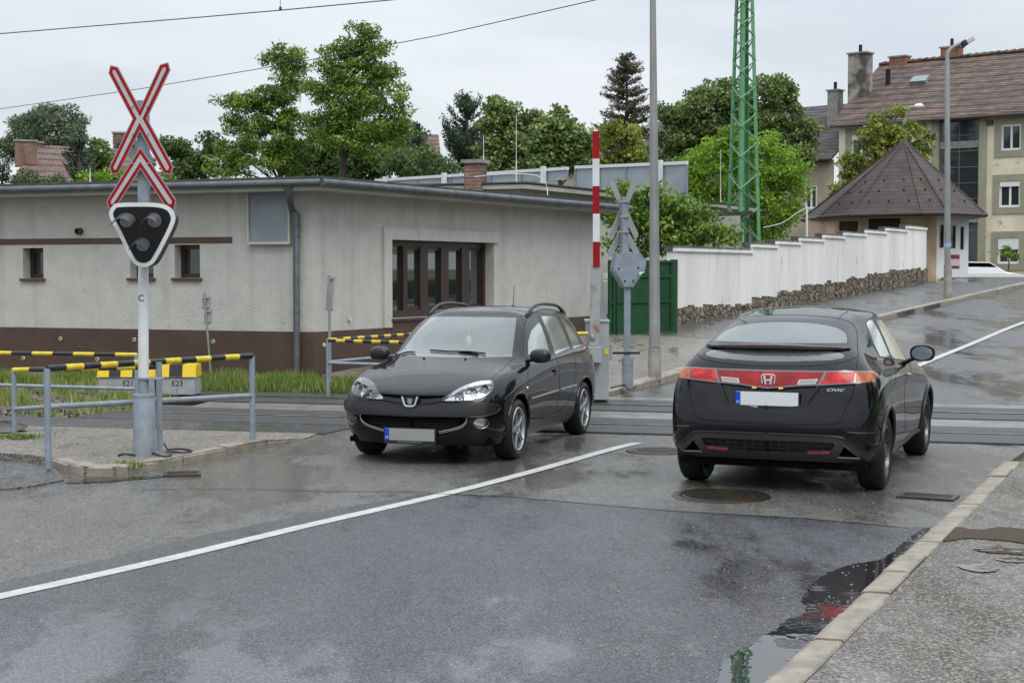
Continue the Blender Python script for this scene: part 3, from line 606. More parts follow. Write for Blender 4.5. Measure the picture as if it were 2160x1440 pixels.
def bricks(name, c1, c2, mortar, sc=1, rw=.24, rh=.075, rough=.8, off=.5, msz=.012, bmp=.4):
    m = bpy.data.materials.new(name); m.use_nodes = True; t = m.node_tree; bs = t.nodes['Principled BSDF']
    g = N(t, 'ShaderNodeTexCoord'); s3 = N(t, 'ShaderNodeSeparateXYZ'); L(t, g.outputs['Object'], s3.inputs[0])
    ad = N(t, 'ShaderNodeMath', operation='ADD'); L(t, s3.outputs[0], ad.inputs[0]); L(t, s3.outputs[1], ad.inputs[1])
    cb = N(t, 'ShaderNodeCombineXYZ'); L(t, ad.outputs[0], cb.inputs[0]); L(t, s3.outputs[2], cb.inputs[1])
    k = N(t, 'ShaderNodeTexBrick'); k.inputs['Scale'].default_value = 1; k.inputs['Brick Width'].default_value = rw; k.inputs['Row Height'].default_value = rh; k.inputs['Mortar Size'].default_value = msz; k.offset = off
    k.inputs['Color1'].default_value = (*c1, 1); k.inputs['Color2'].default_value = (*c2, 1); k.inputs['Mortar'].default_value = (*mortar, 1); k.inputs['Bias'].default_value = 0
    L(t, cb.outputs[0], k.inputs['Vector'])
    nz = N(t, 'ShaderNodeTexNoise'); nz.inputs['Scale'].default_value = 2.2; nz.inputs['Detail'].default_value = 6; L(t, g.outputs['Object'], nz.inputs['Vector'])
    r = N(t, 'ShaderNodeMapRange'); r.inputs['From Min'].default_value = .35; r.inputs['From Max'].default_value = .65; r.inputs['To Min'].default_value = .55; r.inputs['To Max'].default_value = 1.2; L(t, nz.outputs['Fac'], r.inputs[0])
    vv = N(t, 'ShaderNodeVectorMath', operation='SCALE'); L(t, k.outputs['Color'], vv.inputs[0]); L(t, r.outputs[0], vv.inputs['Scale']); L(t, vv.outputs[0], bs.inputs['Base Color'])
    bs.inputs['Roughness'].default_value = rough
    bp = N(t, 'ShaderNodeBump'); bp.inputs['Strength'].default_value = bmp; bp.inputs['Distance'].default_value = .02; bp.invert = True; L(t, k.outputs['Fac'], bp.inputs['Height']); L(t, bp.outputs[0], bs.inputs['Normal'])
    MATS[name] = m; return m
M_brick = bricks('old_brick', (.22, .09, .05), (.13, .07, .05), (.22, .19, .16))
M_brick2 = bricks('red_brick', (.28, .075, .035), (.22, .06, .03), (.25, .18, .14))
M_capst = mat('cap_stone', (.27, .26, .24), .8, col2=(.18, .18, .17), scale=6)
def chimney(root, c, wx, wy, z0, z1, ax, m, cap=.06, name='chimney', pots=0):
    X, Y = ax; mb = MB(); mb.box(Vector((c[0], c[1], (z0 + z1) / 2)), (wx, wy, z1 - z0), (X, Y, Z_)); ch = mb.build(name, m, root)
    mb = MB(); mb.box(Vector((c[0], c[1], z1 + .04)), (wx + 2 * cap, wy + 2 * cap, .08), (X, Y, Z_))
    cp = mb.build('cap', M_capst, root)
    if root is not None: cp.parent = ch; cp.location = (0, 0, 0)
    if pots:
        mb = MB()
        for i in range(pots): mb.tube(Vector((c[0], c[1], z1 + .08)) + X * ((i + .5) / pots - .5) * wx * .7, Vector((c[0], c[1], z1 + .5)) + X * ((i + .5) / pots - .5) * wx * .7, .09, .09, 8)
        pp = mb.build('flue', M_dark, root); pp.parent = ch; pp.location = (0, 0, 0)
    return ch
XR, YR = Vector((DR.x, DR.y, 0)), Vector((nR.x, nR.y, 0))
c = at(1003, 398, 35.5); chimney(an, (c.x, c.y), .38, .38, za - .1, at(1003, 345, 35.5).z, (XR, YR), M_brick, .06)
M_wht = mat('white_metal', (.62, .64, .65), .4, .1); M_pipe = mat('grey_steel_paint', (.245, .285, .325), .42, .1, col2=(.19, .225, .26), scale=9, speck=(45, (.13, .10, .08), .68))
def antenna(u, v0, v1, D, label):
    a = at(u, v0, D); z = at(u, v1, D); mb = MB(); mb.tube(z, z.lerp(a, .35), .016, .016, 6); mb.tube(z.lerp(a, .35), a, .010, .006, 6); mb.lathe(z, [(.06, -.05), (.06, 0), (.02, .03)], 8)
    tag(mb.build('antenna', M_wht), label, 'antenna', 'aerials on the flat roofs')
antenna(1089, 240, 397, 36.5, 'tall thin white aerial mast on the annex roof'); antenna(1020, 285, 352, 36, 'short thin aerial beside the brick chimney on the annex')
antenna(190, 355, 392, 27, 'short white rod aerial on the grey building roof left of the crossbuck'); antenna(1520, 315, 440, 48, 'thin white rod aerial on the low roof right of the green gate')
# looping white cable on the annex roof
mb = MB(); mb.path(cr_curve([at(1000, 373, 34.5), at(1040, 369, 34.5), at(1090, 367, 34.5), at(1130, 370, 34.5), at(1148, 382, 34.5), at(1154, 398, 34.5), at(1155, 412, 34.3)], 6), .008, 6)
tag(mb.build('roof_cable', M_wht), 'white cable looping over the flat annex roof', 'cable')
mb = MB(); mb.path(cr_curve([at(1610, 480, 44), at(1650, 470, 44), at(1680, 450, 44), at(1698, 440, 44)], 6), .012, 6); mb.tube(at(1702, 435, 44), at(1702, 500, 44), .03, .03, 8)
tag(mb.build('service_cable', M_wht), 'white cable drooping to a thin grey pole behind the white wall', 'cable')
# ---- grey panel screens with white posts, far behind the roofs
M_pan = mat('weathered_panel', (.30, .34, .37), .5, col2=(.24, .275, .30), scale=1.5, det=6, stretch=(1, 1, 2))
def screen(p0, p1, seams, wposts, label, vb0, vb1, D0, D1):
    """p0,p1: top corners in the photograph, D: distances"""
    A, B = at(*p0, D0), at(*p1, D1); d = (B - A); d.z = 0; Ln = d.length; X = d.normalized(); Y = Vector((-X.y, X.x, 0)); slope = (B.z - A.z) / Ln
    hA = A.z - at(p0[0], vb0, D0).z
    r = empty('panel_screen', (A.x, A.y, zg(A.x, A.y)), label, 'fence', 'grey panel screens behind the roofs')
    pt = lambda s, h, dd=0: A + X * s + Y * dd + Z_ * (slope * s + h)
    mb = MB(); S = [0] + [k * Ln for k in seams] + [Ln]
    for a_, b_ in zip(S, S[1:]): mb.prism([pt(a_ + .01, -.05), pt(b_ - .01, -.05), pt(b_ - .01, -hA), pt(a_ + .01, -hA)], Y * .03)
    mb.build('panel', M_pan, r)
    mb = MB(); mb.prism([pt(0, 0, -.05), pt(Ln, 0, -.05), pt(Ln, -.09, -.05), pt(0, -.09, -.05)], Y * .10)
    mb.build('top_rail', M_wht, r)
    mb = MB()
    for k in seams + [0.002, .998]:
        s = k * Ln; mb = MB(); mb.prism([pt(s - .03, -.09, -.03), pt(s + .03, -.09, -.03), pt(s + .03, -hA, -.03), pt(s - .03, -hA, -.03)], Y * .04); mb.build('seam_bar', M_sheetm, r)
    for k in wposts:
        s = k * Ln; c = pt(s, 0, -.12); zb_ = zg(c.x, c.y); mb = MB(); mb.box(Vector((c.x, c.y, (c.z + .05 + zb_) / 2)), (.13, .12, c.z + .05 - zb_), (X, Y, Z_)); mb.build('post', M_wht, r)
screen((792, 378), (1198, 352), [.24, .42, .60, .63, .78, .90], [.07, .40, .898], 'left of two weathered grey panel screens with white posts rising behind the flat roofs', 402, 415, 52, 46)
screen((1214, 350), (1450, 340), [.23, .47, .74], [.79], 'right of two weathered grey panel screens, partly behind the tall lamp post', 420, 420, 46, 43)
# ---- apartment block on the hill
M_yel = mat('ochre_render', (.72, .65, .51), .85, col2=(.60, .54, .42), scale=.9, det=8, bump=.5, bscale=12, speck=(2.6, (.42, .38, .29), .64), streak=(.3, 1.6))
M_olive = mat('olive_trim', (.31, .30, .215), .8, col2=(.26, .25, .18), scale=2)
def roof_tiles(name, cols, rh, mortar=(.035, .03, .028), rw=.22):
    m = bricks(name, cols[0], cols[1], mortar, rw=rw, rh=rh, msz=.05, bmp=1, rough=.75)
    return m
M_tile = roof_tiles('old_roof_tiles', ((.235, .12, .08), (.115, .08, .066)), .34); M_slate = roof_tiles('slate_roof', ((.075, .07, .066), (.11, .10, .095)), .2)
M_wfr = mat('white_window_frame', (.72, .72, .70), .4); M_gl2 = mat('window_glass_dark', (.03, .035, .04), .05, ior=1.7)
A0 = Vector((17.0, 80.5)); E = Vector((.76, -.65)).normalized(); En = Vector((-.65, -.76)).normalized()
AW = lambda u, v: wallpt(u, v, A0, E)
ap = empty('apartment_block', (A0.x, A0.y, 1.46), 'three storey ochre apartment block with a mottled tiled roof, on the hill', 'building')
ez = AW(1960, 250)[1]; ez = (AW(1770, 262)[1] + AW(2150, 236)[1]) / 2
wins = []
def win(u0, u1, v0, v1, shut=True, bars=1, nm=1):
    sa, z1 = AW(u0, v0); sb, z0 = AW(u1, v1); return (sa, sb, AW((u0 + u1) / 2, v1)[1], AW((u0 + u1) / 2, v0)[1])
W = [win(2112, 2154, 262, 317), win(2108, 2152, 382, 437), win(2105, 2150, 502, 556), win(1796, 1836, 284, 336), win(1906, 1942, 276, 330), win(1796, 1836, 400, 450), win(1908, 1942, 398, 450)]
stair = win(1981, 2062, 252, 588)
mb = MB(); wall_mesh(mb, A0, E, En, 0, 22, -.5, ez, W + [stair], .12)
P = A0 - En * 10; 
mb.add([V3(A0, -.5), V3(A0, ez), V3(A0 - En * 5, ez + 3.2), V3(A0 - En * 10, ez), V3(A0 - En * 10, -.5)], [(0, 1, 2, 3, 4)]); mb.build('wall', M_yel, ap)
for k, h in enumerate(W):
    casement(ap, A0, E, En, *h, .10, M_wfr, M_gl2, 1, .10, lw=.10)
    t = .32; mb = MB()
    for bx in ((h[0] - t, h[1] + t, h[3], h[3] + t), (h[0] - t, h[1] + t, h[2] - t, h[2]), (h[0] - t, h[0], h[2], h[3]), (h[1], h[1] + t, h[2], h[3])): wbox(mb, A0, E, En, *bx, .0, .05)
    mb.build('window_trim', M_olive, ap)
    if k in (1, 2, 3): mb = MB(); wbox(mb, A0, E, En, h[0] + .02, h[1] - .02, h[3] - (.26 if k != 2 else .55), h[3] - .01, -.09, .02); mb.build('roller_shutter', M_wfr, ap)
sf = casement(ap, A0, E, En, *stair, .10, mat('steel_glazing_bars', (.10, .10, .095), .5), M_gl2, 1, .08, trans=9, name='stair_window')
mb = MB(); z_s = AW(2020, 300)[1]; wbox(mb, A0, E, En, stair[0] + .05, stair[1] - .05, AW(2020, 313)[1], AW(2020, 298)[1], -.05, -.02)
wbox(mb, A0, E, En, stair[0] + .05, stair[1] - .05, AW(2020, 470)[1], AW(2020, 455)[1], -.05, -.02); mb.build('spandrel_panel', M_capst, ap)
mb = MB(); t = .38
for bx in ((stair[0] - t, stair[0], -.3, stair[3] + .2), (stair[1], stair[1] + t, -.3, stair[3] + .2)): wbox(mb, A0, E, En, *bx, .0, .06)
mb.build('stair_surround', M_olive, ap)
ovr = .45; ee = A0 + En * ovr; ro = MB(); rl = A0 - En * 5
zl = ez - .15; rz = ez + 3.45
ro.prism([V3(ee - E * .3, zl), V3(ee + E * 22, zl), V3(rl + E * 22, rz), V3(rl - E * .3, rz)], (0, 0, .12)); rb = A0 - En * 10.4
ro.prism([V3(rl - E * .3, rz), V3(rl + E * 22, rz), V3(rb + E * 22, zl), V3(rb - E * .3, zl)], (0, 0, .12)); rfo = ro.build('roof', M_tile, ap)
mb = MB()
for i in range(54): p0 = rl + E * (-.3 + i * .4); mb.path([V3(p0, rz + .13), V3(p0 + E * .41, rz + .17)], [.12, .14], 8)
rg = mb.build('ridge_tiles', M_tile, ap); rg.parent = rfo; rg.location = (0, 0, 0)
mb = MB(); mb.path([V3(ee + En * .06 - E * .3, zl + .0), V3(ee + En * .06 + E * 22, zl + .0)], .075, 8); mb.build('gutter', mat('dark_gutter', (.06, .05, .045), .5), ap, True)
EX, EY = Vector((E.x, E.y, 0)), Vector((En.x, En.y, 0))
def onroof(u, v, back): P0 = A0 - En * back; s, z = wallpt(u, v, P0, E); p = P0 + E * s; return p, z
M_oldch = mat('sooty_render', (.30, .28, .25), .9, col2=(.07, .065, .06), scale=1.3, det=8, lo=.42, hi=.6, bump=.5)
p, z = onroof(1815, 115, 2.2); chimney(ap, p, 1.05, .75, ez + .2, z, (EX, EY), M_oldch, .07, pots=1)
p, z = onroof(1898, 122, 5.0); chimney(ap, p, .95, .6, rz - .3, z, (EX, EY), M_brick2, .06)
p, z = onroof(2008, 102, 5.3); chimney(ap, p, 1.0, .6, rz - .3, z, (EX, EY), M_brick2, .06, pots=1)
# roof hatch and vent pipe
sl = Vector((-En.x, -En.y, 3.6 / 5.45)).normalized(); p, z = onroof(1940, 198, 2.9); nn = EX.cross(sl).normalized()
if nn.z < 0: nn = -nn
c = V3(p, ez - .15 + (2.9 + .45) * 3.6 / 5.45 + .24); mb = MB(); mb.box(c, (.9, .6, .2), (EX, sl, nn)); hh = mb.build('roof_hatch', M_sheetm, ap)
p, z = onroof(1873, 180, 3.0); c = V3(p, ez - .15 + 3.45 * 3.6 / 5.45); mb = MB(); mb.tube(c, c + Z_ * .9, .13, .13, 8); mb.build('vent_pipe', M_dark, ap)
# box over the bell and the small letter box
s_, z_ = AW(2089, 259); mb = MB(); wbox(mb, A0, E, En, s_ - .15, s_ + .15, z_ - .12, z_ + .12, 0, .15); mb.build('junction_box', M_brt, ap)
s_, z_ = AW(2073, 572); mb = MB(); wbox(mb, A0, E, En, s_ - .25, s_ + .25, z_ - .2, z_ + .2, 0, .03); mb.build('vent_grille', M_sheetm, ap)
# ---- lower neighbouring house left of it
B0 = A0 - E * 8.0 + En * .4; bz = 5.9
nb = empty('neighbour_house', (B0.x, B0.y, 1.2), 'older house with a dark slate roof joined to the left of the ochre block', 'building')
z_e = wallpt(1730, 338, B0, E)[1]; z_r = at(1725, 246, 88).z; hw = []
sa, z1 = wallpt(1698, 391, B0, E); sb, z0 = wallpt(1723, 440, B0, E); hw = [(sa, sb, z0, z1)]
mb = MB(); wall_mesh(mb, B0, E, En, -6, 7.95, 0, z_e, hw, .12); mb.build('wall', mat('dull_ochre_render', (.36, .32, .235), .9, col2=(.27, .245, .19), scale=1.2, det=6), nb)
casement(nb, B0, E, En, *hw[0], .1, M_wfr, M_gl2, 1, .09, lw=.1)
mb = MB(); q0, q1 = B0 + En * .4, B0 - En * 5; zr_ = z_e + 3.3; mb.prism([V3(q0 - E * 6, z_e - .1), V3(q0 + E * 7.98, z_e - .1), V3(q1 + E * 7.98, zr_), V3(q1 - E * 6, zr_)], (0, 0, .12)); mb.build('roof', M_slate, nb)
mb = MB(); mb.path([V3(q0 + En * .06 - E * 6, z_e - .05), V3(q0 + En * .06 + E * 7.9, z_e - .05)], .09, 8); mb.build('gutter', M_dark, nb)
p = B0 + E * 6.6 - En * 3.2; s_, z_ = wallpt(1762, 193, p, E); p = p + E * s_; chimney(nb, p, .62, .6, z_e + 1, z_, (EX, EY), M_capst, .07, pots=1)
# ---- octagonal pavilion with pointed roof
KD = 58.5
ka = at(1759, 590, 60.5); kb_ = at(1975, 590, 58.3); kc = at(2042, 590, 59.6)
kz = zg(ka.x, ka.y) - .35
base2 = [Vector((p.x, p.y)) for p in (ka, kb_, kc)]
ctr = Vector((at(1905, 500, 61.5).x, 61.5 + .2)); base2 += [Vector((kc.x + .6, 62.0)), Vector((kb_.x + .6, 64.6)), Vector((ka.x + .6, 65.2)), Vector((ka.x - .7, 62.8))]
kzt = at(1860, 452, 59).z
M_peach = mat('peach_render', (.58, .44, .34), .85, col2=(.46, .31, .215), scale=2); M_wpl = mat('white_render', (.66, .66, .65), .8, col2=(.60, .60, .59), scale=2)
M_shg = bricks('brown_shingle', (.052, .028, .022), (.032, .019, .017), (.015, .010, .009), rw=.34, rh=.16, msz=.014, rough=.6, bmp=.7)
kq = empty('pavilion', (ctr.x, ctr.y, kz), 'small peach and white pavilion with a pointed brown shingle roof', 'pavilion')
def kwall(a, b_, m, holes, nm='wall'):
    d = (b_ - a); ln = d.length; d.normalize(); n_ = Vector((d.y, -d.x)); mb = MB(); H = []
    for (u0, u1, v0, v1) in holes:
        sa, z1 = wallpt(u0, v0, a, d); sb, z0 = wallpt(u1, v1, a, d); H.append((sa, sb, z0, z1))
    wall_mesh(mb, a, d, n_, 0, ln, kz, kzt, H, .15); mb.build(nm, m, kq); return d, n_, H
d, n_, H = kwall(base2[0], base2[1], M_peach, [(1770, 1810, 467, 492), (1832, 1899, 461, 489)])
for h in H: casement(kq, base2[0], d, n_, *h, .12, M_wood, mat('louvre_dark', (.02, .018, .016), .5), 0, .05, trans=4, name='louvred_window')
d, n_, H = kwall(base2[1], base2[2], M_wpl, [(1982, 1991, 474, 523), (2006, 2016, 475, 524), (2026, 2033, 478, 527)])
for h in H: casement(kq, base2[1], d, n_, *h, .08, M_wood, M_gl2, 0, .05)
PA = base2[1]; PD = d; PN = n_
for i in range(2, len(base2)): kwall(base2[i], base2[(i + 1) % len(base2)], M_wpl if i < 4 else M_peach, [])
mb = MB(); mb.prism([V3(p, kz - .8) for p in base2], (0, 0, .8)); mb.build('foundation', mat('mossy_concrete', (.16, .15, .07), .9), kq)
eav = [at(1727, 449, 61.3), at(1793, 447, 58.9), at(1945, 440, 57.2), at(2000, 447, 56.9), at(2080, 448, 58.6)]
eav = [Vector((p.x, p.y)) for p in eav]; eav += [Vector((eav[4].x + .3, 62.5)), Vector((eav[3].x + .3, 65.8)), Vector((eav[1].x, 66.3)), Vector((eav[0].x - .2, 63.8))]
apx = at(1907, 297, 61.2); mb = MB(); n = len(eav); ze = kzt - .02
for i in range(n):
    a, b_ = eav[i], eav[(i + 1) % n]; mb.add([V3(a, ze), V3(b_, ze), apx], [(0, 1, 2)])
rf = mb.build('roof', M_shg, kq)
mb = MB(); 
for i in range(n):
    a = V3(eav[i], ze); mb.path([a.lerp(apx, .0), a.lerp(apx, .99)], .05, 6)
x = mb.build('hip_ridge', M_shg, kq); x.parent = rf; x.location = (0, 0, 0)
mb = MB(); mb.lathe(apx - Z_ * .35, [(.42, 0), (.02, .42)], 8); x = mb.build('finial_cap', M_shg, kq); x.parent = rf; x.location = (0, 0, 0)
mb = MB(); mb.prism([V3(p, ze - .05) for p in eav], (0, 0, .045)); mb.build('soffit', M_wood, kq)
mb = MB()
for i in range(n): mb.path([V3(eav[i], ze - .03), V3(eav[(i + 1) % n], ze - .03)], .085, 8)
mb.build('gutter', M_wood, kq)
mb = MB()   # snow guards
for row, cnt in ((.30, 9), (.16, 12), (.44, 6)):
    for fi in range(0, 4):
        a, b_ = V3(eav[fi], ze), V3(eav[fi + 1], ze); k = max(1, int((b_ - a).length * (1 - row) / .75))
        for j in range(k):
            p = a.lerp(b_, (j + .5) / k).lerp(apx, row); mb.box(p + Z_ * .03, (.07, .03, .06))
x = mb.build('snow_guards', M_dark, kq); x.parent = rf; x.location = (0, 0, 0); x['kind'] = 'stuff'
s0, z1 = wallpt(2003, 537, PA, PD); s1, z0 = wallpt(2023, 566, PA, PD)
nb_ = empty('notice_board', (PA.x, PA.y, z0), 'small purple and white notice on the white pavilion wall', 'sign')
mb = MB(); wbox(mb, PA, PD, PN, s0, s1, z0, z1, .0, .02); mb.build('board', mat('purple_board', (.17, .02, .07), .5), nb_)
mb = MB(); wbox(mb, PA, PD, PN, s0, s1, z0 + .1, z0 + .36, .02, .026); mb.build('white_strip', mat('notice_white', (.55, .45, .5), .5), nb_)
# ---- white stepped wall on a rubble base
P0 = Vector((WALL0.x, WALL0.y)); P1 = Vector((WALL1.x, WALL1.y)); Wd = (P1 - P0); wl = Wd.length; Wd.normalize(); Wn = Vector((Wd.y, -Wd.x))
WW = lambda u, v: wallpt(u, v, P0, Wd)
M_wall = mat('whitewash', (.74, .73, .70), .75, col2=(.60, .595, .57), scale=1.1, det=7, stretch=(1, 1, .22), lo=.4, hi=.72, bump=.4, bscale=25, speck=(7, (.36, .36, .34), .70), streak=(.35, 5))
def stonemat():
    m = bpy.data.materials.new('rubble_stone'); m.use_nodes = True; t = m.node_tree; b = t.nodes['Principled BSDF']
    g = N(t, 'ShaderNodeNewGeometry'); mp_ = N(t, 'ShaderNodeMapping'); mp_.inputs['Scale'].default_value = (1, 1, 1.5); L(t, g.outputs['Position'], mp_.inputs[0])
    nz = N(t, 'ShaderNodeTexNoise'); nz.inputs['Scale'].default_value = 3; L(t, mp_.outputs[0], nz.inputs['Vector'])
    av = N(t, 'ShaderNodeMixRGB'); av.inputs[0].default_value = .12; L(t, mp_.outputs[0], av.inputs[1]); L(t, nz.outputs['Color'], av.inputs[2])
    v = N(t, 'ShaderNodeTexVoronoi'); v.feature = 'DISTANCE_TO_EDGE'; v.inputs['Scale'].default_value = 4.2; L(t, av.outputs[0], v.inputs['Vector'])
    v2 = N(t, 'ShaderNodeTexVoronoi'); v2.inputs['Scale'].default_value = 4.2; L(t, av.outputs[0], v2.inputs['Vector'])
    s3 = N(t, 'ShaderNodeSeparateXYZ'); L(t, v2.outputs['Color'], s3.inputs[0])
    a = N(t, 'ShaderNodeMixRGB'); a.inputs[1].default_value = (.15, .125, .085, 1); a.inputs[2].default_value = (.29, .25, .18, 1); L(t, s3.outputs[0], a.inputs[0])
    n2 = N(t, 'ShaderNodeTexNoise'); n2.inputs['Scale'].default_value = 14; n2.inputs['Detail'].default_value = 6; L(t, g.outputs['Position'], n2.inputs['Vector'])
    r2 = N(t, 'ShaderNodeMapRange'); r2.inputs['From Min'].default_value = .45; r2.inputs['From Max'].default_value = .7; L(t, n2.outputs['Fac'], r2.inputs[0])
    a2 = N(t, 'ShaderNodeMixRGB'); a2.inputs[2].default_value = (.075, .07, .05, 1); L(t, r2.outputs[0], a2.inputs[0]); L(t, a.outputs[0], a2.inputs[1])
    r = N(t, 'ShaderNodeMapRange'); r.inputs['From Min'].default_value = .02; r.inputs['From Max'].default_value = .09; L(t, v.outputs['Distance'], r.inputs[0])
    a3 = N(t, 'ShaderNodeMixRGB'); a3.inputs[1].default_value = (.05, .045, .035, 1); L(t, r.outputs[0], a3.inputs[0]); L(t, a2.outputs[0], a3.inputs[2]); L(t, a3.outputs[0], b.inputs['Base Color'])
    b.inputs['Roughness'].default_value = .85
    ad = N(t, 'ShaderNodeMath', operation='ADD'); L(t, r.outputs[0], ad.inputs[0]); L(t, n2.outputs['Fac'], ad.inputs[1])
    bp = N(t, 'ShaderNodeBump'); bp.inputs['Strength'].default_value = 1; bp.inputs['Distance'].default_value = .06; L(t, ad.outputs[0], bp.inputs['Height']); L(t, bp.outputs[0], b.inputs['Normal'])
    return m
M_rub2 = stonemat(); M_cop = mat('mossy_coping', (.12, .11, .095), .9, col2=(.05, .05, .045), scale=4, bump=1)
ub = [1425, 1588, 1640, 1689, 1738, 1782, 1827, 1870, 1913, 1953]; vt = [523, 515.5, 509, 502.5, 496, 491, 486, 481.5, 477]; us = [1425, 1586, 1640, 1690, 1739, 1785, 1829, 1871, 1914, 1953]; vs_ = [644, 625.5, 613.5, 602.5, 594, 586, 576.5, 570.5, 566.5]
ww = empty('boundary_wall', (P0.x, P0.y, WALL0.z), 'white plastered boundary wall stepping up the hill on a rubble base', 'wall')
S = [WW(u, 600)[0] for u in ub]; S[0] = 0; S[-1] = wl; SS = [WW(u, 600)[0] for u in us]; SS[0] = 0; SS[-1] = wl; th = .22
rnd = random.Random(4)
mbp, mbc = MB(), MB()
for i in range(9):
    s0, s1 = S[i], S[i + 1]; zt_ = WW(ub[i] + 1, vt[i])[1]; wbox(mbp, P0, Wd, Wn, s0 + (.0 if i else 0), s1, zt_ - 2.2, zt_ - .07, -th, 0)
    wbox(mbp, P0, Wd, Wn, s0 - .03, s1 - .03, zt_ - .07, zt_, -.06, .045)
    wbox(mbc, P0, Wd, Wn, s0 - .03, s1 - .03, zt_ - .07 + .003, zt_ + .055, -th - .05, -.065)
mbp.build('wall', M_wall, ww); mbc.build('coping', M_cop, ww)
mb = MB()
for i in range(9):
    s0, s1 = SS[i], SS[i + 1]; zt_ = WW(us[i] + 1, vs_[i])[1]; k = max(2, int((s1 - s0) / .22)); zt_ = zt_ if i else WW(1425, 646)[1]
    for j in range(k):
        a, c_ = s0 + (s1 - s0) * j / k, s0 + (s1 - s0) * (j + 1) / k; o1 = .05 + rnd.uniform(-.012, .025); dz_ = rnd.uniform(-.05, .04)
        zz = zg(*(P0 + Wd * a)) - .3; wbox(mb, P0, Wd, Wn, a, c_, zz, zt_ + dz_ - (.0 if i else .05 * j / k), -.01, o1)
mb.build('rubble_base', M_rub2, ww)
# ---- green sheet metal gate
M_grn = mat('green_paint', (.010, .062, .022), .5, col2=(.008, .042, .016), scale=3, det=6, speck=(55, (.10, .16, .12), .72))
g0_ = G(1283, 709, KH); g1_ = G(1426, 699, KH); GA = Vector((g0_.x, g0_.y)); GB = Vector((g1_.x, g1_.y)); Gd = (GB - GA); gl = Gd.length; Gd.normalize(); Gn = Vector((Gd.y, -Gd.x))
gt = empty('metal_gate', (GA.x, GA.y, zg(*GA)), 'green sheet metal double gate between the grey building and the white wall', 'gate')
zg0 = zg(*GA) + .13; zt1 = wallpt(1350, 549, GA, Gd)[1]
mid = wallpt(1298, 600, GA, Gd)[0]
for a, c_ in ((0, mid - .02), (mid + .02, gl - .12)):
    mb = MB(); wbox(mb, GA, Gd, Gn, a, c_, zg0, zt1, -.02, .0); lf = mb.build('gate_leaf', M_grn, gt)
    mb = MB()
    for z in (zg0, zg0 + (zt1 - zg0) * .42, zt1 - .34, zt1 - .05): wbox(mb, GA, Gd, Gn, a, c_, z, z + .05, .0, .03)
    for s in (a, c_ - .05): wbox(mb, GA, Gd, Gn, s, s + .05, zg0, zt1, .001, .028)
    x = mb.build('gate_frame', M_grn, gt); x.parent = lf; x.location = (0, 0, 0)
mb = MB(); mb.tube(V3(GB - Gd * .06, zg0 - .2), V3(GB - Gd * .06, zt1 + .02), .075, .075, 12); mb.build('post', M_grn, gt)
# letter box like enamel plate on the annex
mb = MB(); s_, z_ = 0, 0; c = at(1278, 585, 34.2); mb.box(c, (.12, .05, .2)); mb.box(c + Vector((0, -.03, .02)), (.07, .02, .1)); tag(mb.build('electricity_meter_box', mat('aged_white', (.5, .48, .42), .6)), 'small weathered white meter box by the left edge of the green gate', 'meter box')
# ---- houses at the far left and middle distance
M_rtile = roof_tiles('red_pantiles', ((.26, .12, .085), (.20, .10, .075)), .30); M_crm = mat('cream_render', (.42, .38, .30), .9, col2=(.36, .33, .27), scale=1)
def house(pe0, pe1, pr0, pr1, D0, Dr, label, chim, wallm=None, tm=None, base=0):
    a, b_ = at(*pe0, D0[0]), at(*pe1, D0[1]); c, d = at(*pr0, Dr[0]), at(*pr1, Dr[1]); r = empty('house', ((a.x + b_.x) / 2, (a.y + b_.y) / 2, 0), label, 'house')
    b_.z = a.z; d.z = c.z; mb = MB(); mb.prism([a, b_, d, c], (0, 0, .12)); ba, bb = c * 2 - a, d * 2 - b_; ba.z = bb.z = a.z; mb.prism([c, d, bb, ba], (0, 0, .12)); rf = mb.build('roof', tm or M_rtile, r)
    mb = MB(); q = [a.lerp(c, .1), b_.lerp(d, .1), bb.lerp(d, .1), ba.lerp(c, .1)]
    for k in range(4): p, s = q[k], q[(k + 1) % 4]; mb.add([(p.x, p.y, 0), (s.x, s.y, 0), (s.x, s.y, a.z + .1), (p.x, p.y, a.z + .1)], [(0, 1, 2, 3)])
    for p, s, t in ((q[0], q[3], c), (q[1], q[2], d)): mb.add([(p.x, p.y, a.z), (s.x, s.y, a.z), (t.x, t.y, c.z - .1)], [(0, 1, 2)])
    mb.build('wall', wallm or M_crm, r)
    X = (b_ - a); X.z = 0; X.normalize(); Y = Vector((X.y, -X.x, 0))
    for (u, v0, v1, wpx, D, m) in chim:
        t = at(u, v0, D); bt = at(u, v1, D); x = chimney(r, (t.x, t.y), wpx / F * D, wpx / F * D * .8, bt.z, t.z, (X, Y), m, .05); x.parent = rf; x.location = (0, 0, 0)
    return r
house((25, 385), (330, 385), (78, 312), (250, 303), (58, 60), (64, 66), 'house with a red tiled roof and brick chimneys far left behind the trees', [(54, 300, 352, 42, 61, M_brick), (82, 303, 330, 16, 64, M_brick)])
house((235, 350), (330, 352), (240, 300), (300, 300), (70, 70), (76, 76), 'distant brick chimneyed house roof seen just behind the crossbuck', [(262, 283, 305, 40, 74, M_brick)], None, M_slate)
house((860, 335), (930, 335), (862, 288), (925, 288), (85, 85), (90, 90), 'distant house top with a brick parapet between the tall trees and the dark pines', [(890, 281, 300, 18, 88, M_brick2)], M_brick2)
house((1100, 350), (1300, 350), (1130, 302), (1260, 296), (75, 75), (80, 80), 'pale house with a pinkish tiled roof and grey chimney glimpsed behind the linden trees', [(1207, 255, 310, 16, 78, M_capst)], None, M_rtile)
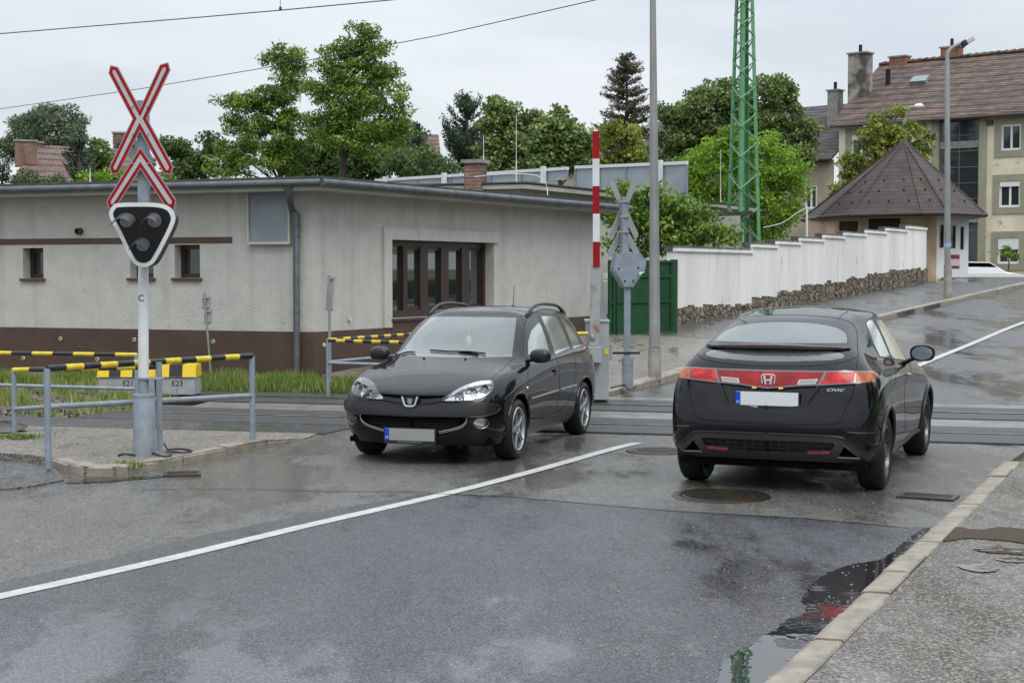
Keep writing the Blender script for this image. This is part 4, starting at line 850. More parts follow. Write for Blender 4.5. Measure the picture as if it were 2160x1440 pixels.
# red tiled building glimpsed behind the mast trees (low grey shed right of the gate)
sh = empty('shed', tuple(at(1530, 470, 47)), 'low beige shed with a flat dark roof behind the white wall', 'building')
a = at(1500, 440, 47); b_ = at(1562, 455, 43.5); mb = MB(); mb.prism([(a.x, a.y, .8), (b_.x, b_.y, .8), (b_.x, b_.y, b_.z), (a.x, a.y, b_.z)], (-2, 2, 0)); mb.build('wall', M_ren2, sh)
mb = MB(); mb.prism([(a.x, a.y - .3, b_.z), (b_.x + .3, b_.y - .3, b_.z), (b_.x - 2, b_.y + 2, b_.z), (a.x - 2, a.y + 2, b_.z)], (0, 0, .12)); mb.build('roof', M_felt, sh)
# ------------------------------------------------------------------ street and railway furniture
M_blk = mat('black_paint', (.012, .012, .013), .4, col2=(.02, .02, .02), scale=12); M_ylw = mat('yellow_paint', (.64, .50, .03), .42, col2=(.5, .37, .02), scale=14, speck=(60, (.25, .18, .03), .68))
M_red = mat('red_sign', (.29, .002, .006), .5, spec=.25, col2=(.24, .003, .008), scale=8); M_sgw = mat('reflective_white', (.38, .40, .42), .45, col2=(.34, .36, .38), scale=40); M_alu = mat('aluminium', (.27, .285, .29), .55, .3)
M_whp = mat('white_pole_paint', (.62, .63, .63), .38, col2=(.54, .55, .55), scale=6, speck=(30, (.40, .40, .38), .72)); M_rust = mat('rusty_steel', (.33, .345, .35), .5, .3, col2=(.25, .11, .04), scale=4, det=8, lo=.52, hi=.66)
M_rub3 = mat('cable_rubber', (.012, .012, .012), .5); M_gpole = mat('galvanised_pole', (.29, .295, .29), .5, .35, col2=(.23, .235, .23), scale=6, stretch=(1, 1, .3)); M_conp = mat('concrete_pole', (.33, .31, .27), .8, col2=(.20, .19, .165), scale=5, det=6, bump=.6, bscale=60)
def offset_poly(P, d):                          # inset a 2D polygon (any winding) by d
    n = len(P); A = sum(P[i][0] * P[(i + 1) % n][1] - P[(i + 1) % n][0] * P[i][1] for i in range(n)); sg = 1 if A > 0 else -1; out = []
    for i in range(n):
        a, b, c = Vector(P[i - 1]), Vector(P[i]), Vector(P[(i + 1) % n]); e1 = (b - a).normalized(); e2 = (c - b).normalized()
        n1 = Vector((-e1.y, e1.x)) * sg; n2 = Vector((-e2.y, e2.x)) * sg; m = (n1 + n2); k = m.length_squared
        out.append(b + m * (2 * d / k) if k > .05 else b + n1 * d)
    return [tuple(p) for p in out]
def plate(root, name, poly, plane, d0, th_, m, ins=0):
    """flat plate; poly in plane coordinates (m), plane=(origin, X, Z, outward normal)"""
    o, X, Z, n_ = plane; P = offset_poly(poly, ins) if ins else poly
    mb = MB(); mb.prism([o + X * p[0] + Z * p[1] + n_ * d0 for p in P], n_ * th_); return mb.build(name, m, root)
XO = [(235.8, 140.8), (252, 145), (296.5, 230), (339, 140), (356.5, 135), (360.7, 151.3), (311.2, 251), (364.9, 350.7), (360.4, 367.6), (344.4, 365.4), (296, 277.5), (251, 364.4), (236, 367.6), (231.3, 351.6), (280.5, 252), (231.6, 157.7)]
CO = [(296.5, 310), (370.3, 421), (366.8, 438.8), (349, 436), (296.5, 356), (244, 436), (228.8, 438.8), (224.6, 422)]
s1 = G(305, 958, KH - .02); SD = s1.y
sg = empty('crossing_signal', tuple(s1), 'red and white crossbuck on a white pole with a black triangular lamp box', 'railway signal', 'level crossing signals')
pxm = SD / F
o1 = at(298, 300, SD - .09)
toP = lambda p, o=o1: ((p[0] - 298) * pxm, (300 - p[1]) * pxm)
pl = (o1, Vector((1, 0, 0)), Z_, Vector((0, -1, 0)))
for nm, O in (('crossbuck', XO), ('chevron', CO)):
    P = [toP(p) for p in O]; a = plate(sg, nm, P, pl, 0, .012, M_alu)
    for nn_, i_, d_, m_ in (('red_border', 1.9 * pxm, .012, M_red), ('white_stripe', 8.3 * pxm, .0145, M_sgw)):
        x = plate(sg, nn_, P, pl, d_, .002, m_, i_); x.parent = a; x.location = (0, 0, 0)
# bolts
mb = MB()
for (u, v) in ((280, 225), (312, 225), (281, 283), (313, 283), (280, 345), (313, 345), (298, 405)):
    c = at(u, v, SD - .11); mb.lathe(c, [(.008, 0), (.008, .012), (.001, .012)], 8, (Vector((1, 0, 0)), Z_, Vector((0, -1, 0))))
mb.build('bolts', M_alu, sg)
px = lambda u, v, d=SD: at(u, v, d)
mb = MB(); mb.box((px(303, 330).x, SD, (px(0, 213).z + px(0, 440).z) / 2), (.098, .098, px(0, 213).z - px(0, 440).z)); mb.build('upper_post', M_pipe, sg)
mb = MB(); mb.tube(px(302.5, 440), px(302.5, 796), .048, .050, 20); wp = mb.build('white_pole', M_whp, sg, True)
mb = MB(); mb.tube(px(302.5, 795.5), px(302.5, 832), .050, .050, 20); mb.box(px(318, 798), (.24, .12, .012)); mb.build('clamp_plate', M_pipe, sg)
mb = MB(); a, c = px(305, 830), Vector((s1.x, s1.y, s1.z - .05)); mb.lathe(c, [(.104, 0), (.104, a.z - c.z - .012), (.098, a.z - c.z), (.0, a.z - c.z)], 28); 
mb.lathe(Vector((s1.x, s1.y, a.z - .02)), [(.107, -.01), (.107, .014), (.09, .02)], 28); mb.build('base_sleeve', M_pipe, sg, True)
# C mark on the pole
def text(parent, s, loc, size, m, name='marking', rot=(math.pi / 2, 0, 0), ext=.001):
    c = bpy.data.curves.new(name, 'FONT'); c.body = s; c.size = size; c.extrude = ext; c.align_x = 'CENTER'; c.align_y = 'CENTER'; t = bpy.data.objects.new(name + '_t', c); COL.objects.link(t)
    dg = bpy.context.evaluated_depsgraph_get(); me = bpy.data.meshes.new_from_object(t.evaluated_get(dg)); bpy.data.objects.remove(t)
    o = bpy.data.objects.new(name, me); COL.objects.link(o); me.materials.clear(); me.materials.append(m); o.rotation_euler = rot
    if parent: o.parent = parent; o.location = Vector(loc) - worldloc(parent)
    else: o.location = loc
    return o
t = text(sg, 'C', px(297.5, 629, SD - .052), .085, M_blk); 
# lamp box: rounded triangle with border
def rtri(P, r, n=5):
    out = []; m = len(P)
    for i in range(m):
        a, b_, c = Vector(P[i - 1]), Vector(P[i]), Vector(P[(i + 1) % m]); p = b_ + (a - b_).normalized() * r[i]; q_ = b_ + (c - b_).normalized() * r[i]
        for k in range(n + 1):
            t = k / n; out.append(tuple(p * (1 - t) ** 2 + b_ * 2 * t * (1 - t) + q_ * t * t))
    return out
TB = [toP(p) for p in cr_curve([(248, 428), (291, 426.5), (334, 428), (356.5, 436), (367, 452), (367, 468), (353, 499), (328, 545), (315, 558), (299, 561.5), (281.5, 554.5), (268, 533), (248, 490.6), (233.5, 463), (230, 448), (236.7, 434.7)], 3, True)]
o2 = at(298, 300, SD - .28); pl2 = (o2, Vector((1, 0, 0)), Z_, Vector((0, -1, 0))); k2 = (SD - .28) / SD
TB = [(p[0] * k2, p[1] * k2) for p in TB]
hb = plate(sg, 'lamp_housing', [(p[0] * .96, p[1]) for p in TB], pl2, -.20, .20, M_blk)
x = plate(sg, 'white_surround', TB, pl2, 0, .022, M_whp)
ring = x
y = plate(sg, 'black_face', TB, pl2, .0225, .004, mat('black_gloss', (.006, .006, .007), .10, spec=.25), 8.5 * pxm)
for q_ in (x, y): q_.parent = hb; q_.location = (0, 0, 0)
M_lens = mat('unlit_lens', (.26, .26, .25), .2, col2=(.12, .12, .12), scale=120, det=1, coat=.6)
axf = (Vector((1, 0, 0)), Z_, Vector((0, -1, 0)))
for i, (u, v, r) in enumerate(((267, 466, .064), (326, 466, .064), (301, 517, .060))):
    c = at(u, v, SD - .31); mb = MB(); mb.lathe(c, [(r, 0), (r * .9, .012), (r * .5, .02), (.001, .023)], 24, axf); ln = mb.build('lamp_lens', M_lens, sg, True)
M_vis = mat('visor_clear', (.10, .105, .11), .18, alpha=.55)
def visor(c, r, L_, wide=1.0):
    mb = MB(); n = 14; vs = []; fs = []
    for k in range(n + 1):
        q_ = math.pi * (.02 + .96 * k / n); 
        for d in (0, L_): vs.append(c + Vector((math.cos(q_) * r * wide, -d - .02, math.sin(q_) * r - d * .28)))
        for d in (0, L_): vs.append(c + Vector((math.cos(q_) * (r - .004) * wide, -d - .02, math.sin(q_) * (r - .004) - d * .28)))
    for k in range(n):
        b = k * 4; fs += [(b, b + 1, b + 5, b + 4), (b + 2, b + 6, b + 7, b + 3), (b + 1, b + 3, b + 7, b + 5)]
    mb.add(vs, fs); return mb.build('visor', M_vis, sg, True)
visor(at(267, 466, SD - .31), .075, .2, 1.25); visor(at(325, 466, SD - .31), .075, .2); visor(at(301, 517, SD - .31), .068, .2, 1.2)
# black cables at the foot
mb = MB(); mb.path(cr_curve([G(322, 955, .1), G(345, 962, .09), G(362, 958, .1), G(352, 945, .12), G(346, 935, .16)], 6), .009, 6); mb.path(cr_curve([G(352, 948, .1), G(380, 946, .09), G(405, 950, .09), G(385, 954, .1), G(355, 951, .09)], 6), .009, 6); mb.path(cr_curve([G(250, 960, .09), G(262, 957, .11), G(285, 960, .09)], 6), .012, 6)
tag(mb.build('cable', M_rub3), 'black cables curling on the ground at the foot of the crossbuck pole', 'cable')
# second signal, seen from behind
s2 = G(1324, 814, KH); D2 = s2.y
sb_ = empty('crossing_signal', tuple(s2), 'grey back of a crossbuck signal with grey lamp box beyond the crossing', 'railway signal', 'level crossing signals')
p2 = D2 / F; o3 = at(1316, 440, D2 + .1); pl3 = (o3, Vector((.94, .34, 0)).normalized(), Z_, Vector((.34, -.94, 0)).normalized())
M_back = mat('sign_back_grey', (.30, .305, .315), .5, .2, col2=(.26, .265, .27), scale=3)
A = lambda O: [(((p[0] - 297) * .50) * p2, -((p[1] - 252) * .535) * p2) for p in O]
plate(sb_, 'crossbuck', A(XO), pl3, -.012, .012, M_back); plate(sb_, 'chevron', A(CO), pl3, -.012, .012, M_back)
mb = MB(); z0, z1 = at(0, 540, D2).z, at(0, 415, D2).z; mb.box((at(1317, 480, D2).x, D2, (z0 + z1) / 2), (.085, .085, z1 - z0), (Vector((.94, .34, 0)).normalized(), Vector((-.34, .94, 0)).normalized(), Z_)); mb.build('upper_post', M_pipe, sb_)
mb = MB()
for v in (425, 457, 489): c = at(1317, v, D2 - .05); mb.box(c, (.13, .02, .025)); mb.tube(c + Vector((-.06, .05, 0)), c + Vector((-.06, -.03, 0)), .008, .008, 6); mb.tube(c + Vector((.06, .05, 0)), c + Vector((.06, -.03, 0)), .008, .008, 6)
mb.build('clamps', M_alu, sb_)
TB2 = [(-32, 8), (-26, 38), (26, 38), (38, 20), (36, 4), (10, -34), (-10, -34), (-32, 0)]
o4 = at(1320, 572, D2 + .1); pl4 = (o4, Vector((.985, .17, 0)), Z_, Vector((.17, -.985, 0)))
hs = plate(sb_, 'lamp_housing', [(a * p2, b_ * p2) for a, b_ in TB2], pl4, -.05, .22, M_pipe); 
x = plate(sb_, 'back_cover', [(a * .93 * p2, (b_ * .90 - 4) * p2) for a, b_ in [(-32, 8), (34, 12), (10, -32), (-10, -32)]], pl4, .171, .012, M_pipe); x.parent = hs; x.location = (0, 0, 0)
mb = MB()
for a, b_ in ((-22, 6), (20, 8), (-9, -20), (9, -20)): c = o4 + pl4[1] * a * p2 + Z_ * b_ * p2 + pl4[3] * .183; mb.lathe(c, [(.013, 0), (.013, .014), (.001, .014)], 8, (pl4[1], Z_, pl4[3]))
mb.build('bolts', M_blk, sb_)
mb = MB(); mb.prism([at(1348, 576, D2 - .05), at(1360, 574, D2 - .2), at(1349, 580, D2 - .3)], (0, 0, .01)); mb.build('visor', M_whp, sb_)
mb = MB(); mb.box((at(1323, 680, D2).x, D2, (at(0, 604, D2).z + at(0, 756, D2).z) / 2), (.085, .085, at(0, 604, D2).z - at(0, 756, D2).z)); mb.build('lower_post', M_pipe, sb_)
mb = MB(); mb.box(at(1321, 744, D2), (.37, .10, .03)); mb.build('clamp_plate', M_blk, sb_)
mb = MB(); mb.lathe(Vector((s2.x, s2.y, s2.z - .05)), [(.078, 0), (.078, at(0, 754, D2).z - s2.z + .05), (.0, at(0, 753, D2).z - s2.z + .05)], 20); z = at(0, 768, D2).z; mb.lathe(Vector((s2.x, s2.y, z)), [(.083, -.01), (.083, .012)], 20); mb.build('base_sleeve', M_pipe, sb_, True)
mb = MB(); mb.path(cr_curve([G(1288, 818, .12), G(1300, 815, .13), G(1318, 812, .15), G(1326, 822, .12), G(1340, 816, .12)], 5), .012, 6); tag(mb.build('cable', M_rub3), 'black cable running from the barrier cabinet to the grey signal foot', 'cable')
# barrier
bs = G(1262, 836, KH); BD = bs.y
br = empty('level_crossing_barrier', tuple(bs), 'raised red and white barrier boom on a grey cabinet behind the estate car', 'barrier')
bx = lambda u, v: at(u, v, BD)
for i, (v0, v1) in enumerate(((277, 335), (335, 393), (393, 451), (451, 510), (510, 562))):
    u0 = 1256.5 + i * .35; a, c = bx(u0, v0), bx(u0 + .35, v1); mb = MB(); mb.box((a + c) / 2, (.088, .05, a.z - c.z - .002)); mb.build('boom_section', M_red if i % 2 == 0 else M_whp, br)
mb = MB(); a0, a1 = bx(1258, 558), bx(1250, 729); X = Vector((1, 0, 0)); mb.prism([bx(1248, 560), bx(1269, 560), bx(1263, 729), bx(1243, 729)], (0, .09, 0)); mb.build('boom_arm', M_rust, br)
mb = MB(); mb.prism([at(1266, 580, BD + .22), at(1274, 600, BD + .22), at(1280, 676, BD + .22), at(1262, 676, BD + .22)], (0, .08, 0)); mb.build('counterweight_arm', M_gpole, br)
mb = MB(); mb.lathe(bx(1250, 711) + Vector((0, -.005, 0)), [(.03, 0), (.03, .02), (.016, .03), (.001, .03)], 12, axf)
for a, c in ((-.03, .03), (.03, .03), (-.03, -.03), (.03, -.03)): mb.lathe(bx(1250, 711) + Vector((a, -.005, c)), [(.009, 0), (.009, .012), (.001, .012)], 8, axf)
mb.build('pivot_bolt', M_alu, br)
M_cab = mat('cabinet_grey', (.33, .355, .37), .45, .15, col2=(.28, .30, .315), scale=5)
mb = MB(); z1 = bx(0, 680).z; z0 = bs.z - .05; mb.box((bx(1262, 700).x, BD + .28, (z0 + z1) / 2), (.29, .42, z1 - z0)); mb.box((bx(1261, 700).x, BD + .28, z1 + .016), (.32, .45, .032)); cab = mb.build('cabinet', M_cab, br, bevel=.006)
mb = MB(); a, c = bx(1237, 730), bx(1268, 764); mb.box(((a.x + c.x) / 2, BD - .03, (a.z + c.z) / 2), (c.x - a.x, .18, a.z - c.z)); mb.build('drive_box', M_cab, br, bevel=.006)
mb = MB(); mb.box(at(1279, 742, BD + .066), (.05, .006, .07)); mb.build('warning_plate', M_ylw, br)
mb = MB(); mb.box(at(1289, 743, BD + .2), (.03, .10, .22)); mb.build('side_box', M_cab, br)
# railings
def railing(name_label, posts, rails, mids, r=.028, stripes=8, start=0, grp='yellow and black topped railings'):
    """posts: (base point, top z); rails: list of (p, q) top rails; mids: list of (p, q)"""
    c = posts[0][0] if posts else rails[0][0]; e = empty('railing', tuple(c), name_label, 'railing', grp)
    for b_, z in posts: mb = MB(); mb.tube(b_ - Z_ * .05, Vector((b_.x, b_.y, z)), r, r, 12); mb.build('post', M_pipe, e, True)
    for (p, q_, ns, k0) in rails:
        mb = MB(); mb.k = 0
        for i in range(ns):
            mb.k = (i + k0) % 2; mb.path([p.lerp(q_, i / ns), p.lerp(q_, (i + 1) / ns)], r * .98, 12, caps=(i in (0, ns - 1)))
        mb.build('top_rail', [M_ylw, M_blk], e, True)
    for p, q_ in mids: mb = MB(); mb.tube(p, q_, r * .85, r * .85, 12); mb.build('mid_rail', M_pipe, e, True)
    return e
def post_at(u, vb, vt_, dz=KH - .02): b_ = G(u, vb, dz); return b_, at(u, vt_, b_.y)
b1, t1 = post_at(102, 975, 766); t1.x = at(97, 766, b1.y).x; b3, t3 = post_at(533, 923, 760); b2, t2 = post_at(337, 949, 768)
zt_ = (t1.z + t3.z) / 2; hz = lambda p, z: Vector((p.x, p.y, z))
railing('striped railing with three posts in front of the crossbuck pole', [(b1, zt_), (b2, zt_), (b3, zt_)], [(hz(b1, zt_), hz(b3, zt_), 13, 1)], [(hz(b1, at(100, 858, b1.y).z), hz(b3, at(530, 834, b3.y).z))], .031)
b4, t4 = post_at(31, 921, 780); p4 = hz(b4, t4.z); q4 = hz(b2, at(331, 768, b2.y).z - .02)
railing('weathered striped railing starting at the far left, angled behind the front one', [(b4, t4.z)], [(p4, q4 + Vector((-.04, .06, -.01)), 8, 0)], [(hz(b4, at(30, 862, b4.y).z), hz(b2, at(331, 846, b2.y).z) + Vector((-.04, .06, 0)))], .026)
b5 = G(289, 893, KH - .05); t5 = at(289, 748, b5.y); L5 = at(-60, 741, b5.y + .5)
railing('striped railing reaching in from the left edge behind the crossbuck pole', [(b5, t5.z)], [(Vector((L5.x, L5.y, t5.z)), t5, 8, 1)], [(Vector((L5.x, L5.y, t5.z - .38)), hz(b5, t5.z - .40))], .024)
b6, t6 = post_at(692, 828, 718, .1); e1 = at(960, 715, b6.y - .9); e2_ = at(960, 688, b6.y + 3.2)
railing('striped railing corner just left of the estate car, rails running behind it', [(b6, t6.z)], [(t6, Vector((e1.x, e1.y, t6.z)), 14, 1), (t6 + Z_ * .01, Vector((e2_.x, e2_.y, t6.z)), 20, 0)],
        [(hz(b6, t6.z - .30), Vector((e1.x, e1.y, t6.z - .30))), (hz(b6, t6.z - .29), Vector((e2_.x, e2_.y, t6.z - .29)))], .024)
b7 = G(1180, 838, KH); t7 = at(1180, 704, b7.y); railing('short yellow rail end touching the barrier cabinet', [(b7, t7.z)], [(t7, at(1240, 703, b7.y), 1, 0)], [], .024)
# small signs seen from behind
def small_sign(u, vb, vtop, plates, label, lean=0, r=.017, D=None):
    b_ = G(u, vb, -.02); D = b_.y; tp = at(u + lean, vtop, D); e = empty('track_sign', tuple(b_), label, 'sign', 'small railway signs seen from behind')
    mb = MB(); mb.tube(b_, tp, r, r, 8); mb.build('post', M_gpole, e, True)
    for (u0, v0, u1, v1) in plates: a, c = at(u0, v0, D - .03), at(u1, v1, D - .03); mb = MB(); mb.box((a + c) / 2 + Vector((0, .05, 0)), (abs(c.x - a.x), .012, abs(a.z - c.z)), (Vector((.97, 0, -.09 if lean else 0)).normalized(), Vector((0, 1, 0)), Vector((.09 if lean else 0, 0, .97)).normalized())); mb.build('plate', M_back, e)
    mb = MB()
    for (u0, v0, u1, v1) in plates: a = at((u0 + u1) / 2, v1 - 4, D - .0); mb.box(a, (.09, .03, .02)); a = at((u0 + u1) / 2, v0 + 4, D); mb.box(a, (.09, .03, .02))
    mb.build('clamps', M_alu, e)
small_sign(446, 806, 618, [(425, 624, 443, 652), (429, 653, 446, 683)], 'thin leaning post with two small grey plates in front of the grey building', -15)
small_sign(697, 829, 580, [(688, 583, 704, 655)], 'tall narrow grey plate on a slim post left of the big brown window', -3, .02)
# cable boxes
M_cbx = mat('concrete_box', (.32, .34, .345), .7, col2=(.25, .265, .27), scale=6, bump=.5); M_yb = mat('plastic_yellow', (.68, .47, .015), .4); 
def cbox(u0, u1, vt_, vm_, vb, txt, label, D):
    a, c = at(u0, vm_, D), at(u1, vm_, D); z1 = at(u0, vt_, D).z; z0 = at(u0, vb, D).z; w_ = c.x - a.x; e = empty('cable_box', ((a.x + c.x) / 2, D, z0), label, 'trackside box', 'yellow and black lidded trackside boxes')
    mb = MB(); mb.prism([(a.x, D, z0), (c.x, D, z0), (c.x, D, a.z), (a.x, D, a.z)], (0, .38, 0)); mb.build('box', M_cbx, e)
    mb = MB(); n = 5 if u1 - u0 > 100 else 3; ov = .015
    for i in range(n):
        x0, x1 = a.x - ov + (w_ + 2 * ov) * i / n, a.x - ov + (w_ + 2 * ov) * (i + 1) / n; mb.k = i % 2
        if i in (0, n - 1): pass
        mb.prism([(x0, D - .02, a.z + .002), (x0, D + .02, z1), (x0, D + .36, z1), (x0, D + .40, a.z + .002)], (x1 - x0, 0, 0))
    mb.build('lid', [M_yb, M_blk], e)
    mb = MB(); mb.tube((a.x - .03, D - .01, a.z - .0), (c.x + .03, D - .01, a.z - .0), .010, .010, 6); mb.build('hinge_bar', M_alu, e)
    text(e, txt, ((a.x + c.x) / 2 + .02, D - .003, a.z - .09), .105, M_blk)
cbox(208, 326, 769, 795, 832, 'E21', 'grey trackside box marked E21 under a yellow and black lid', 21.3)
cbox(331, 411, 769, 795, 832, 'E23', 'grey trackside box marked E23 under a yellow and black lid', 21.25)
# tall lamp post (runs out of the top of the frame)
lp = G(1381, 795, KH); e = empty('street_lamp', tuple(lp), 'tall tapering grey steel lamp post on the far pavement by the green gate', 'street lamp')
D = lp.y; mb = MB(); up = at(1377, 0, D); tp = lp + (up - lp) * 1.45
mb.path([Vector((lp.x, lp.y, lp.z - .05)), at(1381, 735, D), at(1380.8, 730, D), at(1380, 440, D), up, tp], [.093, .09, .083, .068, .044, .036], 20); mb.build('pole', M_gpole, e, True)
mb = MB(); mb.path([lp - Z_ * .04, at(1381, 738, D)], [.099, .094], 20); mb.build('base_sleeve', M_conp, e, True)
mb = MB(); c = at(1383, 708, D - .083); mb.box(c, (.10, .02, .33)); mb.build('access_door', M_gpole, e)
mb = MB(); mb.path([tp, tp + Vector((.25, -.4, .15)), tp + Vector((.7, -1.0, .2))], .03, 8); mb.box(tp + Vector((.85, -1.2, .2)), (.2, .5, .1)); mb.build('lamp_head', M_gpole, e)
# street lamp on the hill
lp = G(2000, 629, KH); D = lp.y; e = empty('street_lamp', tuple(lp), 'grey curved arm street lamp on a concrete stub beside the hill road', 'street lamp')
mb = MB(); mb.path([lp - Z_ * .1, at(1999, 560, D)], [.125, .105], 16); mb.build('concrete_stub', M_conp, e, True)
mb = MB(); mb.path([at(1999, 562, D), at(1998.5, 500, D), at(1998, 130, D)] + cr_curve([at(1998, 130, D), at(2000, 112, D), at(2012, 99, D), at(2030, 91, D)], 4)[1:], [.085, .085, .062] + [.055] * 12, 14); mb.build('pole', M_gpole, e, True)
M_lhd = mat('lamp_plastic', (.45, .46, .47), .3); mb = MB(); a, c = at(2027, 96, D), at(2053, 80, D); d = (c - a).normalized(); Yv = Vector((0, 1, 0)); mb.box(a.lerp(c, .25), (.16, .2, .17), (d, Yv, d.cross(Yv))); mb.k = 1; mb.box(a.lerp(c, .68), (.24, .26, .15), (d, Yv, d.cross(Yv))); mb.build('lamp_head', [M_blk, M_lhd], e, bevel=.03)
mb = MB(); mb.tube(at(1999, 521, D), at(1999, 513, D), .09, .09, 14); mb.build('paper_sticker', mat('sticker_blue', (.25, .4, .6), .5), e)
p = at(1908, 590, 69); p.z = zg(p.x, p.y); e = empty('street_lamp', tuple(p), 'slim lamp pole with a pale oval head rising behind the pavilion tip', 'street lamp')
mb = MB(); mb.path([p, at(1908, 232, 69)], [.12, .09], 10); mb.path([at(1908, 236, 69), at(1915, 228, 69), at(1930, 224, 69)], .04, 8); mb.build('pole', M_gpole, e, True)
mb = MB(); mb.path([at(1928, 225, 69), at(1933, 224, 69), at(1943, 223.5, 69), at(1949, 224, 69)], [.04, .11, .12, .03], 10); mb.build('lamp_head', M_wht, e, True)
# green lattice mast
M_mast = mat('green_mast_paint', (.10, .27, .13), .5, col2=(.08, .22, .10), scale=5)
p = at(1568, 560, 44); p.z = zg(p.x, p.y); D = 44.
ms = empty('lattice_mast', tuple(p), 'tall green steel lattice mast behind the white wall', 'mast')
rot = R(24); hx, hy = Vector((math.cos(rot), math.sin(rot), 0)), Vector((-math.sin(rot), math.cos(rot), 0))
zt_m = at(1570, -260, D).z; zb_m = p.z
wz = lambda z: .37 - (.37 - .19) * (z - at(0, 560, D).z) / (at(0, -10, D).z - at(0, 560, D).z)
axm = lambda z: Vector((p.x + (at(1570, 0, D).x - at(1568, 500, D).x) * (z - zb_m) / 8, p.y, z))
cor = lambda i, z: axm(z) + hx * (wz(z) * (1 if i in (1, 2) else -1)) + hy * (wz(z) * (1 if i in (2, 3) else -1))
for i in range(4):
    a, c = cor(i, zb_m), cor(i, zt_m); sx = hx * (-.055 if i in (1, 2) else .055); sy = hy * (-.055 if i in (2, 3) else .055)
    mb = MB(); mb.prism([a, a + sx * 2, a + sx * 2 + sy * .3, a + sx * .3 + sy * .3, a + sx * .3 + sy * 2, a + sy * 2], c - a); mb.build('leg', M_mast, ms)
mb = MB(); z = zb_m; k = 0
while z < zt_m - .4:
    h = wz(z) * 1.45
    for i in range(4):
        j = (i + 1) % 4; a, c = (cor(i, z), cor(j, z + h)) if (k + i) % 2 == 0 else (cor(j, z), cor(i, z + h))
        mb.path([a, c], .022, 4)
    z += h; k += 1
mb.build('lacing', M_mast, ms)
# overhead wires
M_wire = mat('wire', (.03, .03, .032), .5)
mb = MB(); mb.path([at(-300, 93, 25.1), at(0, 71.5, 23.9), at(420, 37, 22.4), at(592, 22, 21.7), at(835, -.5, 20.9), at(1300, -45, 19.4)], .008, 6)
tag(mb.build('contact_wire', M_wire, smooth=True), 'dark overhead contact wire crossing the sky at the top left', 'wire')
mb = MB(); a = at(591.5, 21, 21.7); mb.tube(a, at(590, -60, 21.7), .004, .004, 5); mb.tube(a - Z_ * .0, a + Z_ * .04, .022, .016, 8)
tag(mb.build('wire_dropper', M_blk), 'thin dropper with a black clamp on the upper overhead wire', 'wire dropper')
pts = [(-200, 249, 44), (0, 230, 39.6), (300, 187, 34.9), (620, 133, 31), (930, 74, 27.4), (1262, -1, 23.7), (1500, -60, 21.8)]
mb = MB(); mb.path([at(*q_) for q_ in pts], .008, 6); tag(mb.build('feeder_wire', M_wire, smooth=True), 'lower thin overhead wire passing behind the crossbuck and before the tall trees', 'wire')
# ------------------------------------------------------------------ car building
def bspl(P, nu, nv, side=1):
    """smooth surface through a net of rows x columns; mirrored across y=0 at both row ends and above the last row"""
    mir = np.array([1, -1, 1.0])
    def ext(C):
        top = 2 * C[0] - C[1]; bot = C[-2] * mir; E_ = np.concatenate([top[None], C, bot[None]], 0)
        l = E_[:, 1] * mir; r = E_[:, -2] * mir; return np.concatenate([l[:, None], E_, r[:, None]], 1)
    def ev(C, us, vs):
        E_ = ext(C)
        def basis(t, n):
            i = np.minimum(t.astype(int), n - 2); f = t - i; w_ = np.stack([(1 - f) ** 3, 3 * f ** 3 - 6 * f ** 2 + 4, -3 * f ** 3 + 3 * f ** 2 + 3 * f + 1, f ** 3], 1) / 6
            M = np.zeros((len(t), n + 2))
            for k in range(4): M[np.arange(len(t)), i + k] += w_[:, k]
            return M
        A_ = basis(us, C.shape[0]); B_ = basis(vs, C.shape[1]); return np.einsum('ai,ijk,bj->abk', A_, E_, B_)
    C = P.copy(); r, c = P.shape[:2]; U = np.arange(r) * 1.0; V = np.arange(c) * 1.0
    for _ in range(3): C = C + (P - ev(C, U, V)) * .8
    us = np.linspace(0, r - 1, (r - 1) * nu + 1); vs = np.linspace(0, c - 1, (c - 1) * nv + 1); S = ev(C, us, vs)
    S[:, 0, 1] = 0; S[:, -1, 1] = 0; S[-1, :, 1] = 0
    return S
def pip(x, y, P):
    c = False; n = len(P); j = n - 1
    for i in range(n):
        xi, yi = P[i]; xj, yj = P[j]
        if (yi > y) != (yj > y) and x < (xj - xi) * (y - yi) / (yj - yi) + xi: c = not c
        j = i
    return c
